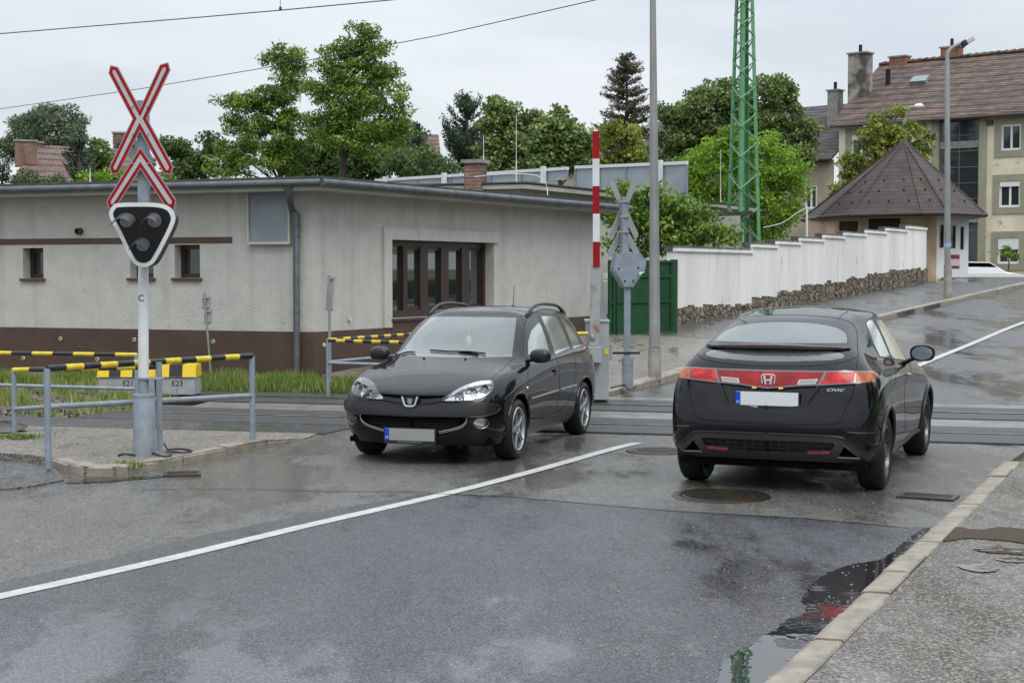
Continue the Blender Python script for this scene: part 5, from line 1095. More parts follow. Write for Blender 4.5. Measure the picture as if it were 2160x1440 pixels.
class Shell:
    """half body shell; outlines are cut into it exactly, then each region becomes a part of its own"""
    def __init__(s, rows, xref, side, M, crop):
        P = np.array([[(xref - a, b, c) for a, b, c in zip(*r)] for r in rows]); S = bspl(P, 7, 7)
        if side < 0: S[:, :, 1] *= -1
        s.side = side; s.bm = bmesh.new(); s.lay = s.bm.faces.layers.int.new('part'); s.names = ['body']; s.M = M; s.Mi = M.inverted(); s.crop = crop
        s.eye = s.Mi @ Vector((0, 0, CH)); nr, nc = S.shape[:2]
        V = [[s.bm.verts.new(S[i, j]) for j in range(nc)] for i in range(nr)]
        for i in range(nr - 1):
            for j in range(nc - 1):
                q = (V[i][j], V[i][j + 1], V[i + 1][j + 1], V[i + 1][j]); q = q if side < 0 else q[::-1]
                try: s.bm.faces.new(q)
                except ValueError: pass
        bmesh.ops.remove_doubles(s.bm, verts=s.bm.verts[:], dist=1e-5); s.bm.normal_update()
        f = max(s.bm.faces, key=lambda f: f.calc_center_median().y * side)
        if f.normal.y * side < 0: bmesh.ops.reverse_faces(s.bm, faces=s.bm.faces[:]); s.bm.normal_update()
        s.bvh = BVHTree.FromBMesh(s.bm)
    def pd(s, p):                                # photograph crop point -> local ray direction
        ox, oy, k = s.crop; return (s.Mi.to_3x3() @ ray(ox + p[0] / k, oy + p[1] / k)).normalized()
    def hit(s, p, off=0.0):
        d = s.pd(p); h = s.bvh.ray_cast(s.eye, d)
        if h[0] is None: 
            h = s.bvh.find_nearest(s.eye + d * ((Vector((0, 0, .7)) - s.eye).length)); 
        return h[0] + h[1] * off
    def side_hit(s, x, z, off=0.0):
        h = s.bvh.ray_cast(Vector((x, 3 * s.side, z)), Vector((0, -s.side, 0)))
        if h[0] is None: h = s.bvh.find_nearest(Vector((x, .8 * s.side, z)))
        return h[0] + h[1] * off
    def proj(s, c):
        w_ = s.M @ c; w_ = w_ - Vector((0, 0, CH)); y = w_.y * math.cos(TH) - w_.z * math.sin(TH); z = w_.y * math.sin(TH) + w_.z * math.cos(TH)
        ox, oy, k = s.crop; return ((1080 + F * w_.x / y - ox) * k, (720 - F * z / y - oy) * k)
    def cut(s, name, pts, mode='pix', depth=0.0, over=None, curve=0, top=False):
        if curve: pts = [tuple(p) for p in cr_curve(pts, curve, True)]
        pid = s.names.index(name) if name in s.names else len(s.names)
        if name not in s.names: s.names.append(name)
        xs = [p[0] for p in pts]; ys = [p[1] for p in pts]; m = 3 if mode == 'pix' else .01
        def p2(c): return s.proj(c) if mode == 'pix' else (c.x, c.z)
        def facing(f):
            c = f.calc_center_median()
            return f.normal.dot(s.eye - c) > 0 if mode == 'pix' else f.normal.y * s.side > .05
        fs = []
        for f in s.bm.faces:
            if not facing(f): continue
            q = [p2(v.co) for v in f.verts]
            if max(a for a, _ in q) < min(xs) or min(a for a, _ in q) > max(xs) or max(b for _, b in q) < min(ys) or min(b for _, b in q) > max(ys): continue
            fs.append(f)
        n = len(pts)
        for i in range(n):
            a, b = pts[i], pts[(i + 1) % n]
            if mode == 'pix': da, db = s.pd(a), s.pd(b); co, no_ = s.eye, da.cross(db)
            else: co = Vector((a[0], 0, a[1])); no_ = Vector((b[0] - a[0], 0, b[1] - a[1])).cross(Vector((0, 1, 0)))
            if no_.length < 1e-9: continue
            ex, ey = (min(a[0], b[0]) - m * 8, max(a[0], b[0]) + m * 8), (min(a[1], b[1]) - m * 8, max(a[1], b[1]) + m * 8)
            loc, rest = [], []
            for f in fs:
                q = [p2(v.co) for v in f.verts]
                (rest if (max(c for c, _ in q) < ex[0] or min(c for c, _ in q) > ex[1] or max(c for _, c in q) < ey[0] or min(c for _, c in q) > ey[1]) else loc).append(f)
            if not loc: continue
            g = list({e for f in loc for e in f.edges}) + list({v for f in loc for v in f.verts}) + loc
            r = bmesh.ops.bisect_plane(s.bm, geom=g, dist=1e-5, plane_co=co, plane_no=no_.normalized())
            fs = [f for f in set(rest) | {e for e in r['geom'] if isinstance(e, bmesh.types.BMFace)} if f.is_valid]
        sel = []
        for f in fs:
            c = p2(f.calc_center_median())
            if pip(c[0], c[1], pts) and (over is None or s.names[f[s.lay]] in over): f[s.lay] = pid; sel.append(f)
        if depth and sel:
            av = sum((f.normal * f.calc_area() for f in sel), Vector()).normalized()
            r = bmesh.ops.extrude_face_region(s.bm, geom=sel); vv = [e for e in r['geom'] if isinstance(e, bmesh.types.BMVert)]; nf = [e for e in r['geom'] if isinstance(e, bmesh.types.BMFace)]
            for f in nf: f[s.lay] = pid
            for v in vv:
                if abs(v.co.y) < 1e-4: av2 = Vector((av.x, 0, av.z)); v.co -= av2 * depth
                else: v.co -= av * depth
            for v in vv:
                for f in v.link_faces:
                    if f not in nf: f[s.lay] = pid
            bmesh.ops.delete(s.bm, geom=[f for f in sel if f.is_valid], context='FACES')
            s.bm.normal_update()
        return sel
    def line(s, pts, wd=3.0, name='seam', n=4, mode='pix', over=None, depth=0.004):
        C = cr_curve([Vector(p) for p in pts], n) if n else [Vector(p) for p in pts]; a, b = [], []
        for i, p in enumerate(C):
            d = (C[min(i + 1, len(C) - 1)] - C[max(i - 1, 0)]).normalized(); q = Vector((-d.y, d.x)) * wd / 2; a.append(tuple(p + q)); b.append(tuple(p - q))
        s.cut(name, a + b[::-1], mode, 0, over)
    def finish(s, root, mats, sided, merged_names=()):
        """split regions into objects, mirrored; 'sided' parts become one object per side"""
        out = {}; bm = s.bm; bm.faces.ensure_lookup_table()
        for pid, nm in enumerate(s.names):
            mname, pname, kind = mats[nm]
            if kind == 'drop': continue
            fs = [f for f in bm.faces if f[s.lay] == pid]
            if not fs: continue
            vid = {}; vs = []; F_ = []
            for f in fs:
                idx = []
                for v in f.verts:
                    if v.index not in vid: vid[v.index] = len(vs); vs.append(v.co.copy())
                    idx.append(vid[v.index])
                F_.append(tuple(idx))
            out[nm] = (vs, F_, mname, pname, kind)
        objs = {}
        body = {}
        for nm, (vs, F_, m_, pn, kind) in out.items():
            key = pn if kind == 'both' else nm; mv = [Vector((v.x, -v.y, v.z)) for v in vs]; mf = [f[::-1] for f in F_]
            if kind == 'both': body.setdefault(pn, []).append((vs + mv, F_ + [tuple(i + len(vs) for i in f) for f in mf], m_))
            else:
                for v_, f_ in ((vs, F_), (mv, mf)):
                    o = mesh_obj(pn, v_, f_, m_, root, True); objs.setdefault(nm, []).append(o)
        for pn, lst in body.items():
            V, Fc, I, ms = [], [], [], []
            for v_, f_, m_ in lst:
                if m_ not in ms: ms.append(m_)
                b = len(V); V += v_; Fc += [tuple(i + b for i in f) for f in f_]; I += [ms.index(m_)] * len(f_)
            o = mesh_obj(pn, V, Fc, ms, root, True, I); b_ = bmesh.new(); b_.from_mesh(o.data); bmesh.ops.remove_doubles(b_, verts=b_.verts[:], dist=2e-5); b_.to_mesh(o.data); b_.free()
            o.data.set_sharp_from_angle(angle=R(35)); objs[pn] = [o]
        for l_ in objs.values():
            for o in l_: o.data.set_sharp_from_angle(angle=R(35))
        return objs
def cmat(name, col, rough, metal=0, coat=0, drops=0.0, spec=.5, dscale=70, thr=.5, flake=0):
    m = bpy.data.materials.new(name); m.use_nodes = True; t = m.node_tree; b = t.nodes['Principled BSDF']
    b.inputs['Base Color'].default_value = (*col, 1); b.inputs['Roughness'].default_value = rough; b.inputs['Metallic'].default_value = metal; b.inputs['Coat Weight'].default_value = coat; b.inputs['Coat Roughness'].default_value = .02; b.inputs['Specular IOR Level'].default_value = spec
    if drops:
        tc_ = N(t, 'ShaderNodeTexCoord'); hs_ = []
        for sc_, th_ in ((dscale, thr), (dscale * 1.9, thr + .08)):
            v = N(t, 'ShaderNodeTexVoronoi'); v.inputs['Scale'].default_value = sc_; L(t, tc_.outputs['Object'], v.inputs['Vector']); s3 = N(t, 'ShaderNodeSeparateXYZ'); L(t, v.outputs['Color'], s3.inputs[0])
            r = N(t, 'ShaderNodeMapRange'); r.inputs['From Min'].default_value = .12; r.inputs['From Max'].default_value = .34; r.inputs['To Min'].default_value = 1; r.inputs['To Max'].default_value = 0; r.interpolation_type = 'SMOOTHSTEP'; L(t, v.outputs['Distance'], r.inputs[0])
            g_ = N(t, 'ShaderNodeMath', operation='GREATER_THAN'); g_.inputs[1].default_value = th_; L(t, s3.outputs[0], g_.inputs[0]); mu = N(t, 'ShaderNodeMath', operation='MULTIPLY'); L(t, r.outputs[0], mu.inputs[0]); L(t, g_.outputs[0], mu.inputs[1]); hs_.append(mu.outputs[0])
        ad = N(t, 'ShaderNodeMath', operation='ADD'); L(t, hs_[0], ad.inputs[0]); L(t, hs_[1], ad.inputs[1])
        bp = N(t, 'ShaderNodeBump'); gm = N(t, 'ShaderNodeNewGeometry'); sz_ = N(t, 'ShaderNodeSeparateXYZ'); L(t, gm.outputs['True Normal'], sz_.inputs[0]); rz_ = N(t, 'ShaderNodeMapRange'); rz_.inputs['From Min'].default_value = .1; rz_.inputs['From Max'].default_value = .6; rz_.inputs['To Min'].default_value = .12 * drops; rz_.inputs['To Max'].default_value = drops; L(t, sz_.outputs[2], rz_.inputs[0]); L(t, rz_.outputs[0], bp.inputs['Strength']); bp.inputs['Distance'].default_value = .003; L(t, ad.outputs[0], bp.inputs['Height']); L(t, bp.outputs[0], b.inputs['Normal']); L(t, bp.outputs[0], b.inputs['Coat Normal'])
    MATS[name] = m; return m
def thin_glass(name, tint, gl=1.0, rough=.02, drops=.25, mist=0.0):
    m = bpy.data.materials.new(name); m.use_nodes = True; t = m.node_tree; t.nodes.clear(); o = N(t, 'ShaderNodeOutputMaterial'); mxs = N(t, 'ShaderNodeMixShader'); tr = N(t, 'ShaderNodeBsdfTransparent'); g = N(t, 'ShaderNodeBsdfGlossy')
    tr.inputs[0].default_value = (*tint, 1); g.inputs['Roughness'].default_value = rough; g.inputs[0].default_value = (.95, 1, 1, 1); fr = N(t, 'ShaderNodeFresnel'); fr.inputs[0].default_value = 1.5
    mu = N(t, 'ShaderNodeMath', operation='MULTIPLY'); mu.inputs[1].default_value = 1.9 * gl; mu.use_clamp = True; L(t, fr.outputs[0], mu.inputs[0]); L(t, mu.outputs[0], mxs.inputs[0]); df = N(t, 'ShaderNodeBsdfDiffuse'); df.inputs[0].default_value = (.62, .70, .68, 1); mm = N(t, 'ShaderNodeMixShader'); mm.inputs[0].default_value = mist; L(t, tr.outputs[0], mm.inputs[1]); L(t, df.outputs[0], mm.inputs[2]); L(t, mm.outputs[0], mxs.inputs[1]); L(t, g.outputs[0], mxs.inputs[2]); L(t, mxs.outputs[0], o.inputs[0])
    tc_ = N(t, 'ShaderNodeTexCoord'); v = N(t, 'ShaderNodeTexVoronoi'); v.inputs['Scale'].default_value = 75; L(t, tc_.outputs['Object'], v.inputs['Vector'])
    bp = N(t, 'ShaderNodeBump'); bp.inputs['Strength'].default_value = drops; bp.inputs['Distance'].default_value = .002; L(t, v.outputs['Distance'], bp.inputs['Height']); L(t, bp.outputs[0], g.inputs['Normal'])
    MATS[name] = m; return m
PAINT = cmat('black_car_paint', (.006, .006, .007), .05, 0, 0, .22, spec=.38)
PAINT2 = cmat('black_car_paint_wet', (.005, .005, .006), .04, 0, 0, .32, dscale=62, thr=.42, spec=.38)
PLAST = cmat('black_plastic_trim', (.014, .014, .015), .3, 0, 0, .1, spec=.4); PLAST2 = cmat('grey_black_plastic', (.018, .018, .019), .28, 0, 0, .1, spec=.3); BADGE = cmat('badge_silver', (.50, .51, .52), .35, 0); GLC = thin_glass('tinted_side_glass', (.22, .27, .25), 1.6, .02, .2, .03); SEAM = cmat('panel_gap', (.002, .002, .002), .9, spec=.1); FRIT = cmat('black_glass_edge', (.004, .004, .005), .05, 0, 0, .12)
CHROME = cmat('chrome', (.62, .63, .64), .14, 1.0); SILV = cmat('alloy_silver', (.42, .43, .44), .28, .85); TYRE = cmat('tyre_rubber', (.012, .012, .012), .5, 0, 0, spec=.25); DISC = cmat('brake_disc', (.16, .15, .14), .4, .7); INTR = cmat('dark_interior', (.03, .03, .032), .8)
GLW = thin_glass('windscreen_glass', (.60, .72, .69), .95, .03, .2, .13); GLS = thin_glass('side_glass', (.36, .42, .41), 1.3, .03, .15, .34); GLR = thin_glass('rear_glass', (.45, .53, .51), .75, .03, .3, .17); GLR2 = thin_glass('rear_glass_lower', (.5, .56, .55), 1.1, .05, .15, .12)
LENS = thin_glass('lamp_cover', (.93, .94, .95), 1.0, .02, .1); DCHR = cmat('dark_chrome', (.22, .22, .22), .25, .9); REFL = cmat('lamp_reflector', (.55, .56, .57), .16, 1.0)
def wheel(root, c, side, rt, wt, rr, m_rim, style):
    """wheel > tyre, rim, disc; c: hub centre on the outer tyre face plane; side: +1 left, -1 right"""
    w_ = bpy.data.objects.new('wheel', None); COL.objects.link(w_); w_.parent = root; w_.location = c; w_.empty_display_size = .1
    ax = (Vector((1, 0, 0)), Z_, Vector((0, side, 0)))
    mb = MB(); mb.lathe((0, 0, 0), [(rr, -.01), (rr + .012, .002), (rr + (rt - rr) * .45, .012), (rt - .03, .004), (rt - .008, -.012), (rt, -.035), (rt, -wt + .035), (rt - .008, -wt + .012), (rt - .03, -wt + .0), (rr, -wt + .02), (rr - .02, -wt * .5), (rr, -.01)], 56, ax)
    for k in range(60):
        q = 2 * math.pi * k / 60; r1 = rt + .001
        for j, (y0, y1) in enumerate(((-.035, -.075), (-.085, -wt + .085), (-wt + .075, -wt + .035))):
            d = .012; 
    ty = mb.build('tyre', TYRE, w_, True, True)
    mb = MB(); mb.lathe((0, 0, 0), [(rr + .003, -.004), (rr - .006, .004), (rr - .016, -.004), (rr - .022, -.03), (rr - .028, -wt * .8), (rr - .05, -wt * .82), (.001, -wt * .82)], 48, ax)
    # spokes
    ns = 5
    for k in range(ns):
        q = 2 * math.pi * k / ns + .3; R_ = Matrix.Rotation(q, 3, 'Y')
        if style == 'twin':
            for d_ in (0,):
                pts = [(.030, .050), (.022, rr - .012), (-.022, rr - .012), (-.030, .050)]
                for a_, fo in ((0, 0),):
                    P = [R_ @ Vector((x, 0, z)) for x, z in pts]; mb.prism([p + Vector((0, side * (-.012 - .0), 0)) for p in P], (0, -side * .03, 0))
                P = [R_ @ Vector((x, 0, z)) for x, z in [(.006, .05), (.004, rr - .014), (-.004, rr - .014), (-.006, .05)]]; mb.prism([p + Vector((0, side * -.004, 0)) for p in P], (0, -side * .012, 0))
        else:
            for dx in (-.016, .016):
                P = [R_ @ Vector((x + dx, 0, z)) for x, z in [(.010, .04), (.014, rr - .012), (-.014, rr - .012), (-.010, .04)]]; mb.prism([p + Vector((0, side * -.02, 0)) for p in P], (0, -side * .03, 0))
    mb.lathe((0, 0, 0), [(.065, -.04), (.065, -.012), (.055, -.006), (.03, -.004), (.001, -.002)], 20, ax)
    for k in range(4): q = math.pi / 2 * k + .4; mb.lathe(Vector((math.cos(q) * .045, side * -.008, math.sin(q) * .045)), [(.008, 0), (.008, .01), (.001, .01)], 6, ax)
    mb.build('rim', m_rim, w_, False, True)
    mb = MB(); mb.lathe((0, 0, 0), [(.001, -.07), (rr * .72, -.07), (rr * .72, -.09), (.001, -.09)], 28, ax); mb.build('brake_disc', DISC, w_, False, True)
    return w_
def mirror_pod(root, sh, arm, c, r, ax_face, m_case, side_):
    """door mirror: rounded pod with a glass facing backwards"""
    n, k = 16, 24; vs = []; fs = []; rx, ry, rz = r
    for i in range(n + 1):
        th = math.pi * i / n; 
        for j in range(k):
            ph = 2 * math.pi * j / k; e = .78; f_ = lambda t: math.copysign(abs(t) ** e, t)
            x = math.cos(th); y, z = f_(math.sin(th) * math.cos(ph)), f_(math.sin(th) * math.sin(ph))
            x = f_(x); x = max(x, -.35); vs.append(Vector((c[0] + x * rx, c[1] + y * ry, c[2] + z * rz)))
    for i in range(n):
        for j in range(k): fs.append((i * k + j, (i + 1) * k + j, (i + 1) * k + (j + 1) % k, i * k + (j + 1) % k))
    mb = MB(); mb.add(vs, fs); mb.path([arm, Vector(c) - Vector((0, side_ * ry * .5, rz * .5))], [.04, .034], 10, flat=.6); o = mb.build('door_mirror', m_case, root, True, True)
    mb = MB(); mb.lathe(Vector((c[0] - .36 * rx - .002, c[1], c[2])), [(1, 0), (.001, .0)], 24, (Vector((0, ry * .82, 0)), Vector((0, 0, rz * .82)), Vector((-1, 0, 0)))); g = mb.build('mirror_glass', FRIT_M, root, True, True); g.parent = o
    return o
FRIT_M = cmat('mirror_glass', (.35, .38, .40), .03, 1.0)
def pod_at(sh, ap, pp, dx, sgn, ry):
    """mirror pod centre: on the view ray through pp, level with the foot ap of its arm"""
    a = sh.hit(ap); d = sh.pd(pp); k = (a.x + dx - sh.eye.x) / d.x; c = sh.eye + d * k; return a, c
def curved_strip(pts, ups, w_, th_):            # bar of rectangular section along points
    mb = MB(); n = len(pts); b = 0; V = []
    for i, p in enumerate(pts):
        d = (pts[min(i + 1, n - 1)] - pts[max(i - 1, 0)]).normalized(); u_ = ups[i] if isinstance(ups, list) else ups; u_ = Vector(u_); x = d.cross(u_).normalized(); u_ = x.cross(d).normalized()
        V += [p + x * w_ / 2, p + x * w_ / 2 + u_ * th_, p - x * w_ / 2 + u_ * th_, p - x * w_ / 2]
    fs = [(0, 1, 2, 3), (4 * n - 1, 4 * n - 2, 4 * n - 3, 4 * n - 4)]
    for i in range(n - 1):
        for k in range(4): fs.append((i * 4 + k, (i + 1) * 4 + k, (i + 1) * 4 + (k + 1) % 4, i * 4 + (k + 1) % 4))
    return mb.add(V, fs)
def seat(root, x, y, back=-1, m=None):
    mb = MB(); mb.box((x, y, .42), (.5, .48, .14)); 
    a = Vector((math.sin(R(18)) * -1, 0, math.cos(R(18)))); mb.box(Vector((x - .27, y, .45)) + a * .3, (.12, .48, .6), (Vector((a.z, 0, -a.x)), Vector((0, 1, 0)), a)); mb.box(Vector((x - .27, y, .45)) + a * .70, (.09, .26, .18), (Vector((a.z, 0, -a.x)), Vector((0, 1, 0)), a))
    mb.build('seat', m or INTR, root, False, True, bevel=.03)
def gplate(root, c, X, Zv, Y, w_, h_, m_plate, strip=(.012, .05, .35), fr=.012, H=True, lower=0.0):
    """number plate: frame, plate, blue band with letter"""
    mb = MB(); mb.box(c - Zv * (lower / 2), (w_ + 2 * fr, .012, h_ + 2 * fr + lower), (X, Y, Zv)); f = mb.build('plate_frame', PLAST, root, False, True)
    mb = MB(); mb.box(c + Y * .0075, (w_, .004, h_), (X, Y, Zv)); p = mb.build('number_plate', m_plate, root, False, True)
    mb = MB(); mb.box(c + Y * .010 - X * (w_ / 2 - .021), (.042, .003, h_ - .004), (X, Y, Zv)); b = mb.build('blue_band', mat('plate_blue', (.0, .05, .45), .4), root, False, True); b.parent = p
    return f, p
def ltext(root, s_, c, X, Zv, Y, size, m, name='lettering', ext=.001, shear=0, sx=1):
    cu = bpy.data.curves.new(name, 'FONT'); cu.body = s_; cu.size = size; cu.extrude = ext; cu.align_x = 'CENTER'; cu.align_y = 'CENTER'; cu.shear = shear; t = bpy.data.objects.new('tmp', cu); COL.objects.link(t)
    me = bpy.data.meshes.new_from_object(t.evaluated_get(bpy.context.evaluated_depsgraph_get())); bpy.data.objects.remove(t)
    for v in me.vertices: v.co = Vector(c) + X * (v.co.x * sx) + Zv * v.co.y + Y * v.co.z
    o = bpy.data.objects.new(name, me); COL.objects.link(o); me.materials.clear(); me.materials.append(m); o.parent = root; return o
def carM(x, y, yaw): return Matrix.Translation((x, y, zg(x, y))) @ Matrix.Rotation(R(yaw), 4, 'Z')
# ------------------------------------------------------------------ black estate car, coming over the crossing
PX, PY, PYAW = -.716, 15.229, -107.9
XF = .79
S_ = lambda s: XF - s
fr = lambda a, b, c: (a, b, c)
MIDS = [1.20, 1.62, 2.05, 2.5, 2.95, 3.35]
rowsP = [
 ([.10, .12, .20, .32, .50, .80, *MIDS, 3.66, 3.86, 3.93, 3.95], [0, .30, .56, .70, .76, .77, .77, .77, .77, .77, .77, .77, .74, .66, .40, 0], [.19] * 5 + [.19] * 7 + [.22, .24, .25, .25]),
 ([.03, .05, .13, .28, .48, .80, *MIDS, 3.70, 3.91, 3.98, 4.0], [0, .32, .60, .745, .80, .815, .81, .80, .80, .80, .81, .815, .79, .70, .42, 0], [.30] * 16),
 ([0, .02, .10, .25, .46, .80, *MIDS, 3.72, 3.95, 4.02, 4.03], [0, .33, .62, .765, .818, .832, .825, .817, .815, .817, .825, .832, .805, .72, .43, 0], [.44] * 16),
 ([.02, .04, .11, .25, .46, .80, *MIDS, 3.72, 3.94, 4.00, 4.01], [0, .33, .615, .76, .815, .835, .828, .823, .822, .823, .828, .835, .805, .72, .43, 0], [.56] * 16),
 ([.05, .07, .15, .28, .47, .80, *MIDS, 3.72, 3.92, 3.98, 3.99], [0, .32, .60, .74, .80, .828, .828, .826, .824, .825, .828, .833, .80, .715, .42, 0], [.645, .645, .655, .68, .70, .715, .72, .72, .72, .72, .72, .72, .72, .70, .69, .69]),
 ([.12, .14, .24, .38, .56, .82, *MIDS, 3.69, 3.88, 3.95, 3.96], [0, .31, .55, .68, .745, .79, .803, .810, .812, .812, .812, .810, .775, .69, .41, 0], [.715, .72, .745, .785, .825, .845, .85, .855, .86, .86, .865, .87, .87, .86, .85, .85]),
 ([.50, .52, .58, .68, .82, 1.0, 1.28, 1.66, 2.07, 2.5, 2.95, 3.33, 3.62, 3.82, 3.93, 3.95], [0, .30, .52, .64, .70, .745, .775, .785, .79, .79, .785, .77, .74, .66, .40, 0], [.865, .865, .862, .865, .875, .885, .90, .915, .925, .935, .95, .96, .97, .98, .98, .98]),
 ([1.02, 1.04, 1.10, 1.19, 1.27, 1.36, 1.50, 1.75, 2.1, 2.5, 2.93, 3.28, 3.55, 3.76, 3.88, 3.90], [0, .30, .50, .62, .69, .725, .745, .75, .752, .752, .745, .73, .70, .63, .38, 0], [.985, .983, .972, .955, .95, .95, .955, .965, .975, .985, .995, 1.0, 1.01, 1.02, 1.03, 1.03]),
 ([1.42, 1.44, 1.49, 1.55, 1.60, 1.66, 1.75, 1.95, 2.2, 2.53, 2.90, 3.2, 3.44, 3.64, 3.76, 3.78], [0, .29, .47, .58, .63, .655, .665, .672, .676, .676, .668, .65, .625, .57, .36, 0], [1.21, 1.21, 1.20, 1.19, 1.185, 1.18, 1.185, 1.19, 1.2, 1.2, 1.2, 1.2, 1.2, 1.2, 1.2, 1.2]),
 ([1.78, 1.80, 1.84, 1.88, 1.92, 1.96, 2.02, 2.15, 2.33, 2.57, 2.87, 3.12, 3.30, 3.44, 3.54, 3.56], [0, .28, .44, .52, .555, .575, .585, .592, .598, .598, .59, .575, .555, .51, .33, 0], [1.375, 1.375, 1.365, 1.35, 1.345, 1.345, 1.355, 1.37, 1.38, 1.385, 1.375, 1.36, 1.345, 1.345, 1.36, 1.365]),
 ([1.92, 1.94, 1.97, 2.0, 2.03, 2.07, 2.12, 2.23, 2.38, 2.58, 2.85, 3.05, 3.2, 3.32, 3.40, 3.42], [0, .26, .36, .42, .45, .46, .47, .475, .48, .48, .475, .465, .45, .40, .27, 0], [1.42, 1.42, 1.41, 1.395, 1.39, 1.39, 1.405, 1.42, 1.43, 1.43, 1.42, 1.405, 1.39, 1.39, 1.395, 1.40]),
 ([2.15, 2.17, 2.18, 2.2, 2.22, 2.25, 2.28, 2.35, 2.45, 2.6, 2.8, 2.95, 3.05, 3.12, 3.16, 3.18], [0] * 16, [1.445, 1.445, 1.445, 1.446, 1.447, 1.448, 1.45, 1.453, 1.456, 1.456, 1.45, 1.443, 1.436, 1.43, 1.426, 1.424]),
]
MP = carM(PX, PY, PYAW)
shp = Shell(rowsP, XF, 1, MP, (720, 620, 2160 / 560))
car = empty('estate_car', (PX, PY, zg(PX, PY)), 'black estate car with roof rails and silver wheels, driving towards the viewer', 'car', None, R(PYAW))
def arch(sh, x, r, zc, name='arch_hole'):
    P = [(x + r * math.cos(q), zc + r * math.sin(q)) for q in [math.pi * 2 * k / 44 for k in range(44)]]
    sh.cut(name, P, 'side')
arch(shp, 0, .345, .30); arch(shp, -2.442, .345, .30)
c = shp.cut; ln = shp.line
c('frit', [(352, 510), (675, 196), (850, 183), (1060, 176), (1250, 176), (1442, 183), (1404, 517), (1200, 522), (880, 524), (600, 520)])
c('windscreen', [(375, 505), (690, 206), (850, 194), (1060, 187), (1250, 187), (1424, 194), (1388, 508), (1200, 512), (880, 514), (600, 510)], over=('frit',))
# side windows
c('trim', [(1476, 500), (1482, 330), (1495, 235), (1530, 180), (1580, 163), (1620, 160), (1760, 160), (1800, 168), (1850, 172), (1905, 240), (1965, 430), (1890, 452), (1735, 500), (1700, 505), (1560, 520)])
c('front_glass', [(1520, 492), (1519, 390), (1545, 300), (1607, 230), (1628, 262), (1660, 350), (1697, 490), (1640, 500)], over=('trim',))
c('rear_door_glass', [(1626, 180), (1743, 178), (1800, 290), (1860, 438), (1800, 462), (1742, 488), (1690, 330)], over=('trim',))
c('quarter_glass', [(1778, 180), (1842, 182), (1895, 255), (1950, 418), (1888, 440), (1830, 290)], over=('trim',))
c('deflector', [(1490, 360), (1500, 250), (1540, 195), (1585, 188), (1607, 228), (1560, 270), (1520, 350)], over=('trim',))
# doors
for p_ in ([(1478, 505), (1525, 530), (1518, 640), (1520, 800), (1518, 1012)], [(1518, 1014), (1620, 990), (1745, 960)], [(1737, 500), (1768, 580), (1776, 720), (1750, 958)], [(1748, 960), (1830, 895), (1890, 770), (1910, 640), (1902, 540), (1890, 455)]): ln(p_, 3.2)
ln([(1478, 500), (1484, 320), (1500, 215), (1545, 166), (1610, 150), (1760, 148), (1830, 160), (1900, 225), (1940, 330), (1975, 440)], 2.6)
ln([(1606, 168), (1640, 240), (1700, 400), (1735, 500)], 5, 'trim')
ln([(1404, 522), (1330, 590), (1215, 700)], 3.2)
c('door_front', [(1480, 507), (1735, 498), (1768, 580), (1776, 720), (1748, 958), (1620, 988), (1519, 1012), (1520, 800), (1518, 640), (1524, 530)], over=('body',))
c('door_rear', [(1739, 498), (1888, 455), (1902, 540), (1909, 640), (1888, 770), (1828, 895), (1750, 957), (1778, 720), (1770, 580)], over=('body',))
# front
c('headlight', [(820, 862), (905, 795), (1000, 745), (1100, 714), (1195, 701), (1232, 706), (1239, 740), (1222, 790), (1170, 828), (1080, 855), (960, 866)], curve=3, depth=.045)
c('upper_grille', [(300, 822), (560, 827), (850, 824), (828, 842), (700, 853), (560, 857), (420, 852), (318, 842)], depth=.025)
ln([(335, 876), (450, 893), (565, 900), (690, 894), (830, 878), (960, 880)], 9, 'upper_grille')
ln([(300, 812), (560, 816), (860, 816), (930, 780)], 3)
c('bumper_strip', [(60, 898), (320, 898), (560, 912), (840, 900), (1100, 896), (1225, 897), (1270, 908), (1276, 935), (1240, 970), (1150, 994), (1050, 1002), (600, 992), (180, 992), (60, 985)], depth=-.022)
c('lower_grille', [(175, 1008), (600, 998), (1000, 1004), (1014, 1012), (1006, 1042), (950, 1078), (800, 1112), (600, 1124), (370, 1112), (240, 1072), (195, 1037)], depth=.05)
c('fog_recess', [(1074 + 62 + 62 * math.cos(q / 20 * 2 * math.pi), 1050 + 44 * math.sin(q / 20 * 2 * math.pi)) for q in range(20)], depth=.02)
ln([(1275, 915), (1330, 912)], 2.5)
0 and c('chin_trim', [(60, 1120), (300, 1150), (560, 1155), (900, 1135), (1325, 1075), (1330, 1120), (1322, 1165), (900, 1185), (560, 1205), (60, 1165)], over=('body',))
c('sill', [(1495, 1050), (1640, 1020), (1800, 960), (1860, 925), (1893, 900), (1900, 960), (1860, 1015), (1495, 1120)], over=('body',))
c('tail_lamp', [(1957, 395), (1985, 415), (2008, 452), (2004, 470), (1970, 448)], over=('body', 'trim'))
